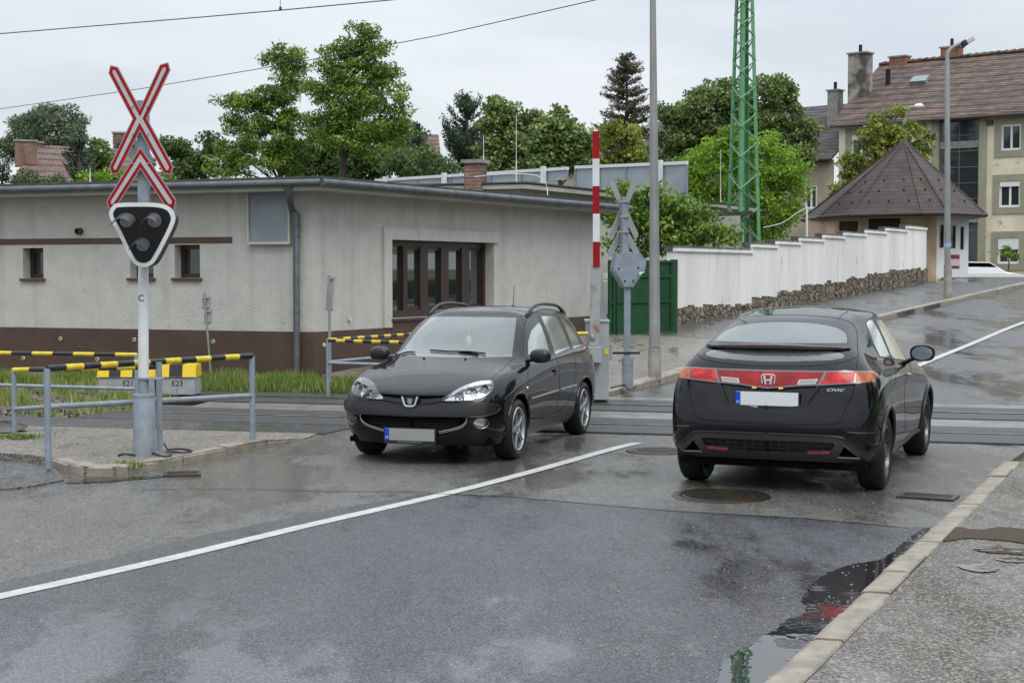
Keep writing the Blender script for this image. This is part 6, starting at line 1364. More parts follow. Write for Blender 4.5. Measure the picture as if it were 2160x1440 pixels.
matsP = {'body': (PAINT, 'body', 'both'), 'seam': (SEAM, 'body', 'both'), 'arch_hole': (PAINT, 'x', 'drop'), 'frit': (FRIT, 'windscreen_edge', 'both'), 'windscreen': (GLW, 'windscreen', 'both'), 'trim': (PLAST, 'window_trim', 'side'),
 'front_glass': (GLS, 'door_window', 'side'), 'rear_door_glass': (GLS, 'door_window', 'side'), 'quarter_glass': (GLS, 'quarter_window', 'side'), 'deflector': (FRIT, 'wind_deflector', 'side'), 'door_front': (PAINT, 'door', 'side'), 'door_rear': (PAINT, 'door', 'side'),
 'headlight': (REFL, 'headlight', 'side'), 'upper_grille': (SEAM, 'grille', 'both'), 'bumper_strip': (PLAST2, 'bumper_strip', 'both'), 'lower_grille': (SEAM, 'lower_grille', 'both'), 'fog_recess': (REFL, 'fog_lamp', 'side'), 'chin_trim': (PLAST2, 'chin_spoiler', 'both'), 'sill': (PLAST2, 'side_sill', 'side'), 'tail_lamp': (cmat('red_lamp', (.30, .01, .01), .12, 0, 1), 'tail_light', 'side')}
# lamp covers copied from the uncut surface
def patch_on(sh, pts, off, name, m, root, mir=False, curve=0, parent=None, dens=14):
    """patch lying on the body surface inside an outline seen in the photograph"""
    if curve: pts = [tuple(p) for p in cr_curve(pts, curve, True)]
    bm = bmesh.new(); f = bm.faces.new([bm.verts.new((p[0], p[1], 0)) for p in pts]); xs = [p[0] for p in pts]; ys = [p[1] for p in pts]
    for a0, a1, nrm in ((min(xs), max(xs), (1, 0, 0)), (min(ys), max(ys), (0, 1, 0))):
        k = a0 + dens
        while k < a1: bmesh.ops.bisect_plane(bm, geom=bm.faces[:] + bm.edges[:] + bm.verts[:], dist=1e-4, plane_co=(k, k, 0), plane_no=nrm); k += dens
    bmesh.ops.triangulate(bm, faces=bm.faces[:])
    for v in bm.verts: v.co = sh.hit((v.co.x, v.co.y), off)
    bm.normal_update(); cc = sum((f.normal.dot(sh.eye - f.calc_center_median()) for f in bm.faces))
    if cc < 0: bmesh.ops.reverse_faces(bm, faces=bm.faces[:])
    outs = []
    for sgn in ((1, -1) if mir else (1,)):
        me = bpy.data.meshes.new(name); b2 = bm.copy()
        if sgn < 0:
            for v in b2.verts: v.co.y *= -1
            bmesh.ops.reverse_faces(b2, faces=b2.faces[:])
        b2.to_mesh(me); b2.free(); me.materials.append(m); me.polygons.foreach_set('use_smooth', [True] * len(me.polygons)); o = bpy.data.objects.new(name, me); COL.objects.link(o); o.parent = root; outs.append(o)
    bm.free(); return outs
OP = shp.finish(car, matsP, ())
hl = [(820, 862), (905, 795), (1000, 745), (1100, 714), (1195, 701), (1232, 706), (1239, 740), (1222, 790), (1170, 828), (1080, 855), (960, 866)]
for o, k in zip(patch_on(shp, hl, .001, 'lamp_cover', LENS, car, True, 3), OP['headlight']): o.parent = k
for sgn in (1, -1):                               # bulbs and reflector bowls inside the lamps
    k = OP['headlight'][0 if sgn > 0 else 1]; mb = MB()
    for p_, r_ in (((960, 835), .05), ((1060, 800), .062), ((1165, 765), .045)):
        q = shp.hit(p_, -.012); q.y *= sgn; ax = (Vector((0, 1, 0)), Z_, Vector((1, 0, .12)).normalized()); mb.lathe(q, [(r_, .0), (r_ * .8, -.02), (r_ * .3, -.035), (.001, -.035)], 18, ax); mb.lathe(q, [(.014, -.03), (.014, -.005), (.001, .0)], 10, ax)
    o = mb.build('lamp_bowl', REFL, car, True, True); o.parent = k
fc = [(1136 + 60 * math.cos(q / 20 * 2 * math.pi), 1050 + 42 * math.sin(q / 20 * 2 * math.pi)) for q in range(20)]
for o, k in zip(patch_on(shp, fc, .001, 'lamp_cover', LENS, car, True), OP['fog_recess']): o.parent = k
for sgn in (1, -1):
    mb = MB(); P = [shp.hit((1136 + 61 * math.cos(q / 24 * 2 * math.pi), 1050 + 43 * math.sin(q / 24 * 2 * math.pi)), .001) for q in range(25)]
    for p in P: p.y *= sgn
    mb.path(P, .004, 6); o = mb.build('fog_lamp_ring', DCHR, car, True, True)
# chrome lines round the lower grille, bars
for sgn in (1, -1):
    for dy, r_ in ((0, .0032), (13, .0022)):
        P = [shp.hit(p, .002) for p in cr_curve([(1020, 1005), (1010, 1044 + dy), (953, 1082 + dy), (800, 1117 + dy), (700, 1124 + dy)], 5)]
        for p in P: p.y *= sgn
        mb = MB(); mb.path(P, r_, 6); mb.build('grille_trim', CHROME, car, True, True)
def bars(sh, root, us, z_list, name, m, off, r_):
    mb = MB()
    for z in z_list:
        P = []
        for k in range(-8, 9):
            y = us * k / 8; h = sh.bvh.ray_cast(Vector((3 * (1 if off >= 0 else 1), abs(y), z)), Vector((-1, 0, 0))); 
            if h[0]: P.append(Vector((h[0].x - abs(off), y, z)))
        if len(P) > 2: mb.path(P, r_, 5)
    return mb.build(name, m, root, False, True)
bars(shp, car, .46, [.335 + .017 * k for k in range(7)], 'grille_mesh', PLAST, .03, .0035)
# V shaped emblem
def emblem_pt(p, off=.0): return shp.hit((min(max(p[0], 0), 9999), p[1]), off)
EC = shp.hit((700, 862)); ex = EC.x; zc = EC.z
q0 = shp.bvh.ray_cast(Vector((3, .001, .68)), Vector((-1, 0, 0)))[0]; cE = Vector((q0.x + .012, 0, .683))
# place the emblem where the photograph shows its centre height
def zrow(v): 
    d = shp.pd((565, v)); k = (cE.x - shp.eye.x) / d.x; return (shp.eye + d * k)
cE = zrow(866); cE.y = 0.0; cE.x = .806
YL, XL = Vector((1, 0, 0)), Vector((0, 1, 0))   # outward, to the right in the picture
P = [cE + XL * a + Z_ * b for a, b in ((-.078, .042), (-.074, .03), (-.052, -.035), (-.03, -.048), (.03, -.048), (.052, -.035), (.074, .03), (.078, .042))]
mb = MB(); mb.path(P, .0085, 8); mb.build('badge_frame', BADGE, car, True, True)
mb = MB(); mb.prism([cE - YL * .008 + XL * a + Z_ * b for a, b in ((-.07, .04), (-.05, -.034), (-.03, -.045), (.03, -.045), (.05, -.034), (.07, .04))], YL * .004); mb.build('badge_plate', PLAST, car, False, True)
lion = [(-.030, .024), (-.018, .036), (-.004, .034), (.0, .024), (.012, .036), (.022, .030), (.018, .018), (.034, .022), (.038, .010), (.024, .004), (.030, -.010), (.020, -.020), (.032, -.034), (.014, -.036), (.006, -.022), (-.004, -.030), (-.002, -.040), (-.018, -.038), (-.012, -.022), (-.022, -.010), (-.036, -.016), (-.034, -.004), (-.018, .002), (-.014, .012), (-.034, .012)]
mb = MB(); mb.prism([cE + XL * a * .78 + Z_ * b * .80 - YL * .003 for a, b in lion], YL * .006); mb.build('badge_figure', SILV, car, False, True)
# number plate
pc = zrow(1143); pc = Vector((S_(0) + .012, 0, 0)); d = shp.pd((567, 1143)); k = (pc.x - shp.eye.x) / d.x; pc.z = (shp.eye + d * k).z
f_, p_ = gplate(car, pc, Vector((0, 1, 0)), Z_, Vector((1, 0, 0)), .50, .112, mat('blanked_plate_grey', (.25, .25, .245), .5), lower=.022)
ltext(car, 'H', pc + Vector((.013, -.229, -.03)), Vector((0, 1, 0)), Z_, Vector((1, 0, 0)), .036, M_whp, 'plate_letter').parent = p_
ltext(car, 'www.automester.hu', pc + Vector((.008, 0, -.068)), Vector((0, 1, 0)), Z_, Vector((1, 0, 0)), .018, mat('grey_print', (.3, .3, .3), .5), 'frame_lettering', sx=1.7).parent = f_
for sgn in (1, -1):  # bead added for the bright line where the strip's ledge catches sky
    for L_, r_ in (([(640, 908), (840, 900), (1100, 895), (1225, 897), (1268, 908), (1274, 935), (1240, 968), (1150, 993), (1040, 1001)], .0055),):
        P = [shp.hit(p, .020) for p in cr_curve(L_, 5)]
        P = [Vector((P[0].x + .012, 0, P[0].z + .002))] + P
        for p in P: p.y *= sgn
        mb = MB(); mb.path(P, r_, 6); mb.build('bumper_strip_glint', PLAST2, car, True, True)
# side moulding, handles, mirrors, rails, aerial, wipers
for sgn in (1, -1):
    for a, b in (((1540, 847), (1764, 777)), ((1776, 772), (1908, 736))):
        P = [shp.hit((a[0] + (b[0] - a[0]) * t / 6, a[1] + (b[1] - a[1]) * t / 6), .004) for t in range(7)]
        for p in P: p.y *= sgn
        o = curved_strip(P, Vector((0, sgn, 0)), .018, .008).build('side_moulding', CHROME, car, False, True)
    p = shp.hit((1742, 622), .012); p.y *= sgn; mb = MB(); mb.box(p, (.13, .022, .03)); mb.box(p + Vector((0, -sgn * .012, -.03)), (.10, .012, .05)); mb.build('door_handle', PLAST, car, False, True, bevel=.006)
    p = shp.hit((1512, 764), .003); p.y *= sgn; mb = MB(); mb.lathe(p, [(.018, 0), (.014, .008), (.001, .012)], 14, (Vector((1, 0, 0)), Z_, Vector((0, sgn, 0)))); mb.build('side_repeater', CHROME, car, True, True)
    arm, pc_ = pod_at(shp, (1515, 535), (1622, 503), .0, sgn, .1); arm.y *= sgn; pc_.y *= sgn; mirror_pod(car, shp, arm, pc_, (.075, .108, .072), None, PLAST, sgn)
    P = []; 
    for t in range(0, 17):
        s_ = 1.98 + (3.32 - 1.98) * t / 16; h = shp.bvh.ray_cast(Vector((S_(s_), .545, 2)), Vector((0, 0, -1))); z = h[0].z if h[0] else 1.38; u_ = t / 16; rise = .040 * min(1, math.sin(math.pi * min(max(u_, 0), 1)) * 2.1)
        P.append(Vector((S_(s_), sgn * .545, z + rise + .012)))
    P = [P[0] + Vector((.06, 0, -.03))] + P + [P[-1] + Vector((-.06, 0, -.03))]
    mb = MB(); mb.path(P, [.012, .02, .022] + [.017] * 13 + [.022, .02, .012], 10); mb.box(P[1] + Vector((-.02, 0, -.02)), (.12, .04, .05)); mb.box(P[-2] + Vector((.02, 0, -.02)), (.12, .04, .05)); mb.build('roof_rail', PLAST2, car, True, True)
for (a, r_) in (((0, 0), 0),):
    h = shp.bvh.ray_cast(Vector((S_(3.1), .02, 2)), Vector((0, 0, -1)))[0]; mb = MB(); mb.lathe(h - Z_ * .005, [(.03, 0), (.022, .018), (.008, .03)], 12); mb.tube(h + Z_ * .02, h + Vector((-.04, 0, .24)), .004, .003, 6); mb.build('aerial', PLAST, car, True, True)
mb = MB(); mb.path([shp.hit(p, .018) for p in [(1080, 516), (1000, 508), (900, 498)]] , .007, 6); P = [shp.hit(p, .012) for p in ((1110, 513), (1000, 500), (900, 494))]; Q = [Vector((p.x, -p.y, p.z)) for p in P]
P2 = [Vector((shp.hit((980, 500)).x + .03, .12, 0)), ]
def ws(y, off): # point on the windscreen just above its base at lateral y
    h = shp.bvh.ray_cast(Vector((S_(1.02) - off - abs(y) * .16, abs(y), 2)), Vector((0, 0, -1)))[0]; return Vector((h.x, y, h.z + .014))
mb = MB(); mb.path([ws(.38, .0), ws(.2, .03), ws(.0, .05), ws(-.22, .045)], .008, 6); mb.path([ws(-.38, .0), ws(-.46, .03), ws(-.56, .04)], .008, 6); mb.path([ws(.32, -.03), ws(.1, .03)], .009, 6); mb.build('wiper', SEAM, car, False, True)
# bonnet vents (left of the picture only) and washer jets
def top_hit(x, y, off=.002): h = shp.bvh.ray_cast(Vector((x, abs(y), 2)), Vector((0, 0, -1))); n_ = h[1]; return Vector((h[0].x, y, h[0].z)) + n_ * off
def pix_top(p):                                 # where the ray meets the (mirrored) bonnet
    e = Vector((shp.eye.x, -shp.eye.y, shp.eye.z)); d = shp.pd(p); d = Vector((d.x, -d.y, d.z)); h = shp.bvh.ray_cast(e, d)
    if h[0] is None: h = shp.bvh.find_nearest(e + d * (Vector((0, 0, .8)) - e).length)
    return Vector((h[0].x, -h[0].y, h[0].z)) + Z_ * .003
mb = MB()
for cx in (345, 408):
    for k in range(5):
        a, b = pix_top((cx - 24 + k * 11, 592)), pix_top((cx - 18 + k * 11, 546)); mb.path([a, b], .0035, 5)
mb.build('bonnet_vent', SEAM, car, False, True)
mb = MB()
for y in (.22, -.22): mb.lathe(top_hit(S_(.93), y), [(.014, 0), (.010, .01), (.001, .014)], 10)
mb.build('washer_jet', PLAST, car, True, True)
mb = MB(); q = pix_top((486, 478)); mb.box(q, (.05, .09, .004)); mb.build('windscreen_sticker', M_whp, car, False, True)
# arches, wheels, underside, cabin
def arch_lip(sh, root, x, r, zc, m, r_, a0=-.10, name='wheel_arch'):
    for sgn in (1, -1):
        P = []
        for k in range(25):
            q = a0 + (math.pi - 2 * a0) * k / 24; p = sh.side_hit(x + (r + .004) * math.cos(q), zc + (r + .004) * math.sin(q), .0); p.y = abs(p.y) * sgn; P.append(p)
        mb = MB(); mb.path(P, r_, 8); mb.build(name, m, root, True, True)
    mb = MB()
    for sgn in (1, -1):
        vs = []; fs = []
        for k in range(21):
            q = -.35 + (math.pi + .7) * k / 20; y_ = abs(sh.side_hit(x + r * math.cos(q), zc + r * math.sin(q)).y) - .005
            for yy in (y_, .45): vs.append(Vector((x + (r + .01) * math.cos(q), sgn * yy, zc + (r + .01) * math.sin(q))))
        for k in range(20): fs.append((2 * k, 2 * k + 1, 2 * k + 3, 2 * k + 2))
        mb.add(vs, fs)
        b0 = len(mb.v); mb.add([Vector((x + (r + .01) * math.cos(math.pi * k / 16), sgn * .45, zc + (r + .01) * math.sin(math.pi * k / 16))) for k in range(17)] + [Vector((x - r - .01, sgn * .45, zc - .06)), Vector((x + r + .01, sgn * .45, zc - .06))], [tuple(range(19))])
    mb.build('wheel_well', SEAM, root, False, True)
for x in (0, -2.442): arch_lip(shp, car, x, .345, .30, PAINT, .012)
for x in (0, -2.442):
    for sgn in (1, -1): wheel(car, (x, sgn * .822, .297), sgn, .297, .195, .212, SILV, 'twin')
mb = MB(); mb.box((S_(2.0), 0, .205), (3.5, 1.46, .05)); mb.box((S_(.45), 0, .36), (.55, .9, .3)); mb.build('underbody', SEAM, car, False, True)
mb = MB(); mb.box((S_(1.25), 0, .80), (.32, 1.30, .22)); mb.box((S_(2.4), 0, .30), (2.3, 1.44, .06)); mb.box((S_(3.5), 0, .6), (.7, 1.2, .5)); mb.build('cabin', INTR, car, False, True, bevel=.03)
for y in (.36, -.36): seat(car, S_(2.05), y)
for y in (.33, -.33): seat(car, S_(2.95), y)
mb = MB(); a = Vector((-.5, 0, .86)).normalized(); c0 = Vector((S_(1.5), .36, .86)); pts = [c0 + Vector((0, 1, 0)) * math.cos(q) * .18 + a * math.sin(q) * .18 for q in [2 * math.pi * k / 20 for k in range(21)]]; mb.path(pts, .015, 8); mb.tube(c0, c0 + Vector((.2, 0, -.1)), .03, .03, 8); mb.build('steering_wheel', INTR, car, True, True)
mb = MB(); mb.box((S_(1.66), 0, 1.27), (.03, .22, .06)); mb.build('rear_view_mirror', INTR, car, False, True)
# yellow paper charm hanging from the mirror
mb = MB(); mb.tube((S_(1.66), 0.0, 1.24), (S_(1.66), 0, 1.16), .003, .003, 5); mb.lathe(Vector((S_(1.66), 0, 1.11)), [(.001, -.06), (.02, -.05), (.03, -.02), (.03, .01), (.018, .045), (.001, .055)], 12); mb.build('hanging_charm', mat('pale_yellow', (.75, .70, .12), .6), car, True, True)
# ------------------------------------------------------------------ black hatchback, driving away
CX, CY, CYAW = 2.348, 13.238, 67.9
XR = 3.52
C_s = lambda s: XR - s
M2 = [1.3, 1.75, 2.2, 2.65, 3.1, 3.5]
rowsC = [
 ([.12, .14, .22, .36, .55, .885, *M2, 3.80, 4.0, 4.07, 4.08], [0, .32, .60, .74, .80, .81, .81, .81, .81, .81, .81, .81, .79, .70, .42, 0], [.21] * 12 + [.24, .26, .27, .27]),
 ([.04, .06, .14, .30, .50, .885, *M2, 3.86, 4.09, 4.17, 4.18], [0, .34, .64, .79, .85, .87, .86, .855, .855, .855, .86, .875, .86, .76, .44, 0], [.34] * 12 + [.36] * 4),
 ([0, .02, .11, .27, .48, .885, *M2, 3.88, 4.13, 4.235, 4.25], [0, .35, .66, .81, .868, .885, .875, .868, .868, .868, .875, .89, .875, .78, .45, 0], [.50] * 16),
 ([.02, .04, .12, .28, .49, .885, *M2, 3.88, 4.13, 4.235, 4.25], [0, .35, .65, .80, .868, .888, .880, .873, .873, .873, .880, .892, .878, .785, .45, 0], [.62] * 16),
 ([.08, .10, .18, .33, .52, .885, *M2, 3.86, 4.10, 4.19, 4.21], [0, .34, .62, .76, .83, .875, .878, .873, .872, .873, .877, .885, .872, .785, .45, 0], [.70, .70, .71, .72, .74, .76, .76, .76, .76, .76, .76, .77, .78, .78, .78, .78]),
 ([.20, .22, .32, .46, .64, .90, *M2, 3.83, 4.06, 4.145, 4.16], [0, .32, .56, .69, .76, .815, .84, .848, .85, .85, .85, .852, .842, .765, .45, 0], [.76, .765, .78, .81, .85, .875, .88, .89, .90, .91, .92, .925, .93, .93, .93, .93]),
 ([.52, .54, .60, .70, .83, 1.0, 1.3, 1.72, 2.18, 2.63, 3.08, 3.46, 3.77, 4.0, 4.09, 4.11], [0, .30, .52, .64, .70, .75, .79, .805, .81, .81, .805, .80, .785, .725, .43, 0], [.895, .895, .89, .895, .905, .915, .93, .945, .96, .975, .99, 1.01, 1.02, 1.03, 1.035, 1.035]),
 ([.95, .97, 1.04, 1.13, 1.22, 1.33, 1.5, 1.8, 2.2, 2.62, 3.03, 3.38, 3.68, 3.89, 4.0, 4.02], [0, .30, .50, .62, .69, .735, .76, .77, .775, .772, .765, .75, .725, .665, .41, 0], [1.01, 1.008, .995, .975, .965, .96, .97, .985, 1.0, 1.02, 1.045, 1.07, 1.10, 1.13, 1.14, 1.14]),
 ([1.42, 1.44, 1.49, 1.56, 1.62, 1.70, 1.82, 2.02, 2.3, 2.62, 2.95, 3.25, 3.49, 3.68, 3.80, 3.83], [0, .29, .47, .58, .63, .66, .68, .69, .695, .69, .68, .66, .635, .58, .37, 0], [1.24, 1.24, 1.23, 1.215, 1.205, 1.20, 1.20, 1.215, 1.225, 1.235, 1.24, 1.24, 1.24, 1.245, 1.25, 1.255]),
 ([1.86, 1.88, 1.92, 1.97, 2.01, 2.06, 2.13, 2.24, 2.42, 2.62, 2.83, 3.02, 3.18, 3.32, 3.42, 3.45], [0, .28, .43, .51, .55, .575, .585, .595, .60, .597, .587, .572, .55, .51, .34, 0], [1.43, 1.43, 1.42, 1.405, 1.395, 1.39, 1.395, 1.405, 1.41, 1.41, 1.405, 1.395, 1.375, 1.375, 1.395, 1.40]),
 ([2.02, 2.03, 2.06, 2.09, 2.12, 2.16, 2.21, 2.3, 2.45, 2.6, 2.78, 2.92, 3.03, 3.12, 3.2, 3.22], [0, .26, .35, .41, .44, .455, .465, .47, .475, .47, .465, .45, .435, .40, .27, 0], [1.485, 1.485, 1.475, 1.465, 1.455, 1.455, 1.46, 1.47, 1.475, 1.475, 1.47, 1.463, 1.452, 1.448, 1.45, 1.453]),
 ([2.2, 2.21, 2.22, 2.24, 2.26, 2.28, 2.32, 2.38, 2.48, 2.6, 2.72, 2.82, 2.9, 2.95, 2.98, 3.0], [0] * 16, [1.503, 1.503, 1.504, 1.505, 1.506, 1.507, 1.508, 1.51, 1.511, 1.511, 1.508, 1.502, 1.496, 1.49, 1.486, 1.484]),
]
MC = carM(CX, CY, CYAW)
shc = Shell(rowsC, XR, -1, MC, (1400, 630, 1989 / 580))
hb = empty('hatchback_car', (CX, CY, zg(CX, CY)), 'black hatchback seen from behind with lit red lamps, driving over the crossing', 'car', None, R(CYAW))
arch(shc, 0, .365, .33); arch(shc, 2.635, .365, .33)
c = shc.cut; ln = shc.line
# glass area of the tailgate
c('glass_surround', [(300, 335), (340, 270), (420, 195), (500, 145), (640, 125), (860, 118), (1080, 125), (1285, 150), (1350, 175), (1385, 205), (1400, 330), (1402, 418), (1290, 455), (1100, 478), (860, 484), (600, 480), (420, 465), (262, 405)])
c('upper_glass', [(357, 310), (368, 280), (440, 228), (560, 192), (720, 174), (860, 168), (1000, 172), (1130, 184), (1250, 208), (1312, 245), (1327, 282), (1322, 318), (1100, 321), (860, 320), (600, 321), (380, 318)], over=('glass_surround',))
c('lower_glass', [(312, 388), (345, 366), (700, 360), (1000, 365), (1200, 378), (1290, 395), (1310, 412), (1290, 430), (1200, 444), (1000, 452), (800, 454), (600, 450), (420, 437), (335, 412)], over=('glass_surround',))
ln([(300, 335), (420, 195), (500, 145), (640, 122), (860, 115), (1080, 122), (1285, 148), (1385, 205), (1400, 330), (1405, 425), (1390, 520)], 4)
ln([(1390, 610), (1362, 700), (1300, 832), (1275, 880), (1232, 906), (1100, 910), (860, 909), (600, 905), (290, 888)], 4)
ln([(262, 405), (420, 468), (600, 484), (860, 488), (1100, 482), (1290, 458), (1402, 420)], 3.5)
ln([(1270, 138), (1300, 108), (1335, 92)], 5, 'seam')
# lamps
c('lamp_surround', [(130, 508), (380, 516), (720, 514), (1160, 520), (1390, 518), (1535, 522), (1547, 545), (1535, 598), (1385, 612), (1130, 626), (965, 630), (870, 640), (740, 648), (600, 640), (400, 612), (130, 600)])
c('indicator', [(1394, 528), (1526, 530), (1540, 547), (1527, 590), (1388, 604)], over=('lamp_surround',))
c('tail_light', [(1180, 528), (1386, 529), (1372, 605), (1137, 617)], over=('lamp_surround',))
c('light_bar', [(340, 525), (720, 524), (1163, 530), (1112, 618), (960, 622), (870, 632), (740, 639), (600, 632), (340, 605)], over=('lamp_surround',))
c('reversing_surround', [(978, 585), (1116, 579), (1096, 614), (964, 620)], over=('light_bar',))
c('reversing_light', [(986, 590), (1106, 584), (1090, 609), (975, 614)], over=('reversing_surround',))
# plate recess and lower bumper
c('plate_recess', [(400, 648), (560, 640), (745, 652), (900, 642), (1108, 628), (1030, 770), (745, 800), (465, 760)], depth=.03, over=('body',))
c('facet', [(1128, 632), (1385, 616), (1360, 685), (1040, 768)], depth=.018, over=('body',))
c('diffuser', [(60, 1062), (130, 1048), (215, 985), (260, 966), (500, 968), (750, 975), (1000, 985), (1270, 1002), (1330, 1035), (1420, 1088), (1500, 1104), (1548, 1078), (1575, 1010), (1600, 900), (1640, 760), (1600, 1300), (60, 1300)], over=('body',))
c('mesh_panel', [(285, 1020), (500, 1018), (760, 1026), (1000, 1032), (1225, 1042), (1236, 1060), (1210, 1098), (1000, 1108), (760, 1112), (500, 1106), (300, 1094)], over=('diffuser',), depth=.02)
c('exhaust_hole', [(1302, 1062), (1412, 1146), (1262, 1138)], over=('diffuser',), depth=.05)
ln([(1330, 962), (1430, 970), (1528, 968)], 7, 'slit_highlight')  # highlight along the bumper's side slit, put in as a metal line
# side glass
c('trim', [(1452, 172), (1480, 142), (1525, 126), (1600, 150), (1690, 270), (1775, 448), (1660, 440), (1560, 425), (1505, 330)])
c('rear_door_glass', [(1466, 176), (1482, 158), (1508, 152), (1560, 240), (1640, 425), (1565, 414), (1515, 310)], over=('trim',))
c('front_glass', [(1534, 150), (1590, 156), (1680, 290), (1752, 440), (1655, 430), (1600, 290)], over=('trim',))
ln([(1765, 450), (1788, 520), (1750, 600), (1742, 720), (1748, 900), (1745, 960)], 3.2)
ln([(1648, 440), (1680, 520), (1670, 620)], 3)
DIFF = cmat('matt_diffuser_plastic', (.050, .050, .052), .42, 0, 0, .2, spec=.4)
matsC = {'body': (PAINT2, 'body', 'both'), 'seam': (SEAM, 'body', 'both'), 'arch_hole': (PAINT, 'x', 'drop'), 'glass_surround': (FRIT, 'tailgate_glass_edge', 'both'), 'upper_glass': (GLR, 'rear_window', 'both'), 'lower_glass': (GLR2, 'lower_rear_window', 'both'),
 'lamp_surround': (cmat('lamp_edge', (.10, .10, .10), .2, .3, 1), 'lamp_edge', 'both'), 'indicator': (None, 'indicator_lamp', 'side'), 'tail_light': (None, 'tail_light', 'side'), 'light_bar': (None, 'light_bar', 'both'), 'reversing_surround': (SILV, 'reversing_lamp_frame', 'side'), 'reversing_light': (cmat('reversing_lens', (.22, .22, .22), .15, .3, 1), 'reversing_light', 'side'),
 'plate_recess': (PAINT2, 'plate_recess', 'both'), 'facet': (PAINT2, 'body', 'both'), 'diffuser': (DIFF, 'diffuser', 'both'), 'mesh_panel': (None, 'mesh_panel', 'both'), 'exhaust_hole': (SEAM, 'exhaust_opening', 'side'), 'slit_highlight': (DCHR, 'slit_highlight', 'side'),
 'trim': (PLAST, 'window_trim', 'side'), 'rear_door_glass': (GLC, 'door_window', 'side'), 'front_glass': (GLC, 'door_window', 'side')}
def lampmat(name, c1, c2, glow, gc, scale, c_glow=(0, 0, 0)):
    m = bpy.data.materials.new(name); m.use_nodes = True; t = m.node_tree; b = t.nodes['Principled BSDF']; tc_ = N(t, 'ShaderNodeTexCoord')
    wv = N(t, 'ShaderNodeTexVoronoi'); wv.inputs['Scale'].default_value = 60; L(t, tc_.outputs['Object'], wv.inputs['Vector']); mxx = N(t, 'ShaderNodeMixRGB'); mxx.inputs[1].default_value = (*c1, 1); mxx.inputs[2].default_value = (*c2, 1); L(t, wv.outputs['Distance'], mxx.inputs[0]); L(t, mxx.outputs[0], b.inputs['Base Color'])
    b.inputs['Roughness'].default_value = .15; b.inputs['Specular IOR Level'].default_value = .35
    nz = N(t, 'ShaderNodeTexNoise'); nz.inputs['Scale'].default_value = scale; L(t, tc_.outputs['Object'], nz.inputs['Vector']); r = N(t, 'ShaderNodeMapRange'); r.inputs['From Min'].default_value = .42; r.inputs['From Max'].default_value = .66; r.inputs['To Min'].default_value = glow * .25; r.inputs['To Max'].default_value = glow; L(t, nz.outputs['Fac'], r.inputs[0])
    b.inputs['Emission Color'].default_value = (*gc, 1); L(t, r.outputs[0], b.inputs['Emission Strength']); return m
matsC['indicator'] = (lampmat('amber_lens', (.17, .035, .012), (.28, .08, .02), .28, (1, .22, .04), 22), 'indicator_lamp', 'side')
matsC['tail_light'] = (lampmat('red_lens_lit', (.16, .006, .008), (.20, .010, .010), .5, (1, .04, .02), 16), 'tail_light', 'side')
matsC['light_bar'] = (lampmat('red_bar_lens', (.10, .003, .005), (.15, .006, .008), .30, (1, .03, .03), 6), 'light_bar', 'both')
hm = bpy.data.materials.new('honeycomb_plastic'); hm.use_nodes = True; t = hm.node_tree; b = t.nodes['Principled BSDF']; tcc = N(t, 'ShaderNodeTexCoord'); mpp = N(t, 'ShaderNodeMapping'); mpp.inputs['Scale'].default_value = (0, 1, 2.4); L(t, tcc.outputs['Object'], mpp.inputs[0]); vv = N(t, 'ShaderNodeTexVoronoi'); vv.feature = 'DISTANCE_TO_EDGE'; vv.inputs['Scale'].default_value = 14; vv.inputs['Randomness'].default_value = .25; L(t, mpp.outputs[0], vv.inputs['Vector'])
r = N(t, 'ShaderNodeMapRange'); r.inputs['From Min'].default_value = .0; r.inputs['From Max'].default_value = .12; L(t, vv.outputs['Distance'], r.inputs[0]); mxx = N(t, 'ShaderNodeMixRGB'); mxx.inputs[1].default_value = (.06, .06, .06, 1); mxx.inputs[2].default_value = (.012, .012, .012, 1); L(t, r.outputs[0], mxx.inputs[0]); L(t, mxx.outputs[0], b.inputs['Base Color']); b.inputs['Roughness'].default_value = .4
bp = N(t, 'ShaderNodeBump'); bp.invert = True; bp.inputs['Distance'].default_value = .01; L(t, r.outputs[0], bp.inputs['Height']); L(t, bp.outputs[0], b.inputs['Normal']); matsC['mesh_panel'] = (hm, 'mesh_panel', 'both')
OC = shc.finish(hb, matsC, ())
# local axes as seen from behind: right in the picture = -y, outward = -x
XB, YB = Vector((0, -1, 0)), Vector((-1, 0, 0))
def rear_pt(y, z, off=0.0):
    h = shc.bvh.ray_cast(Vector((-3, -max(abs(y), .001), z)), Vector((1, 0, 0)))[0]; return Vector((h.x - off, y, z))
def zat(p, x):
    d = shc.pd(p); k = (x - shc.eye.x) / d.x; return shc.eye + d * k
# chrome H emblem in a rounded square
xe = rear_pt(0, .95).x; cE = zat((750, 585), xe); cE = Vector((xe - .012, 0, cE.z))
def rrect(w_, h_, r_, n=4, tap=1.0):
    P = []
    for sx, sy, a0 in ((1, 1, 0), (-1, 1, 90), (-1, -1, 180), (1, -1, 270)):
        for k in range(n + 1): q = R(a0 + 90 * k / n); x = sx * (w_ - r_) + r_ * math.cos(q); y = sy * (h_ - r_) + r_ * math.sin(q); P.append((x * (tap if y < 0 else 1), y))
    return P
P = [cE + XB * a + Z_ * b for a, b in rrect(.056, .044, .018, 4, .90)]; mb = MB(); mb.path(P + [P[0], P[1]], .0045, 6); o1_ = mb.build('badge_frame', BADGE, hb, True, True)
mb = MB()
for sg_ in (1, -1): mb.prism([cE + YB * .002 + XB * a * sg_ + Z_ * b for a, b in ((.020, .036), (.040, .036), (.034, 0), (.026, -.036), (.012, -.036), (.018, -.006), (.020, .008))], YB * .006)
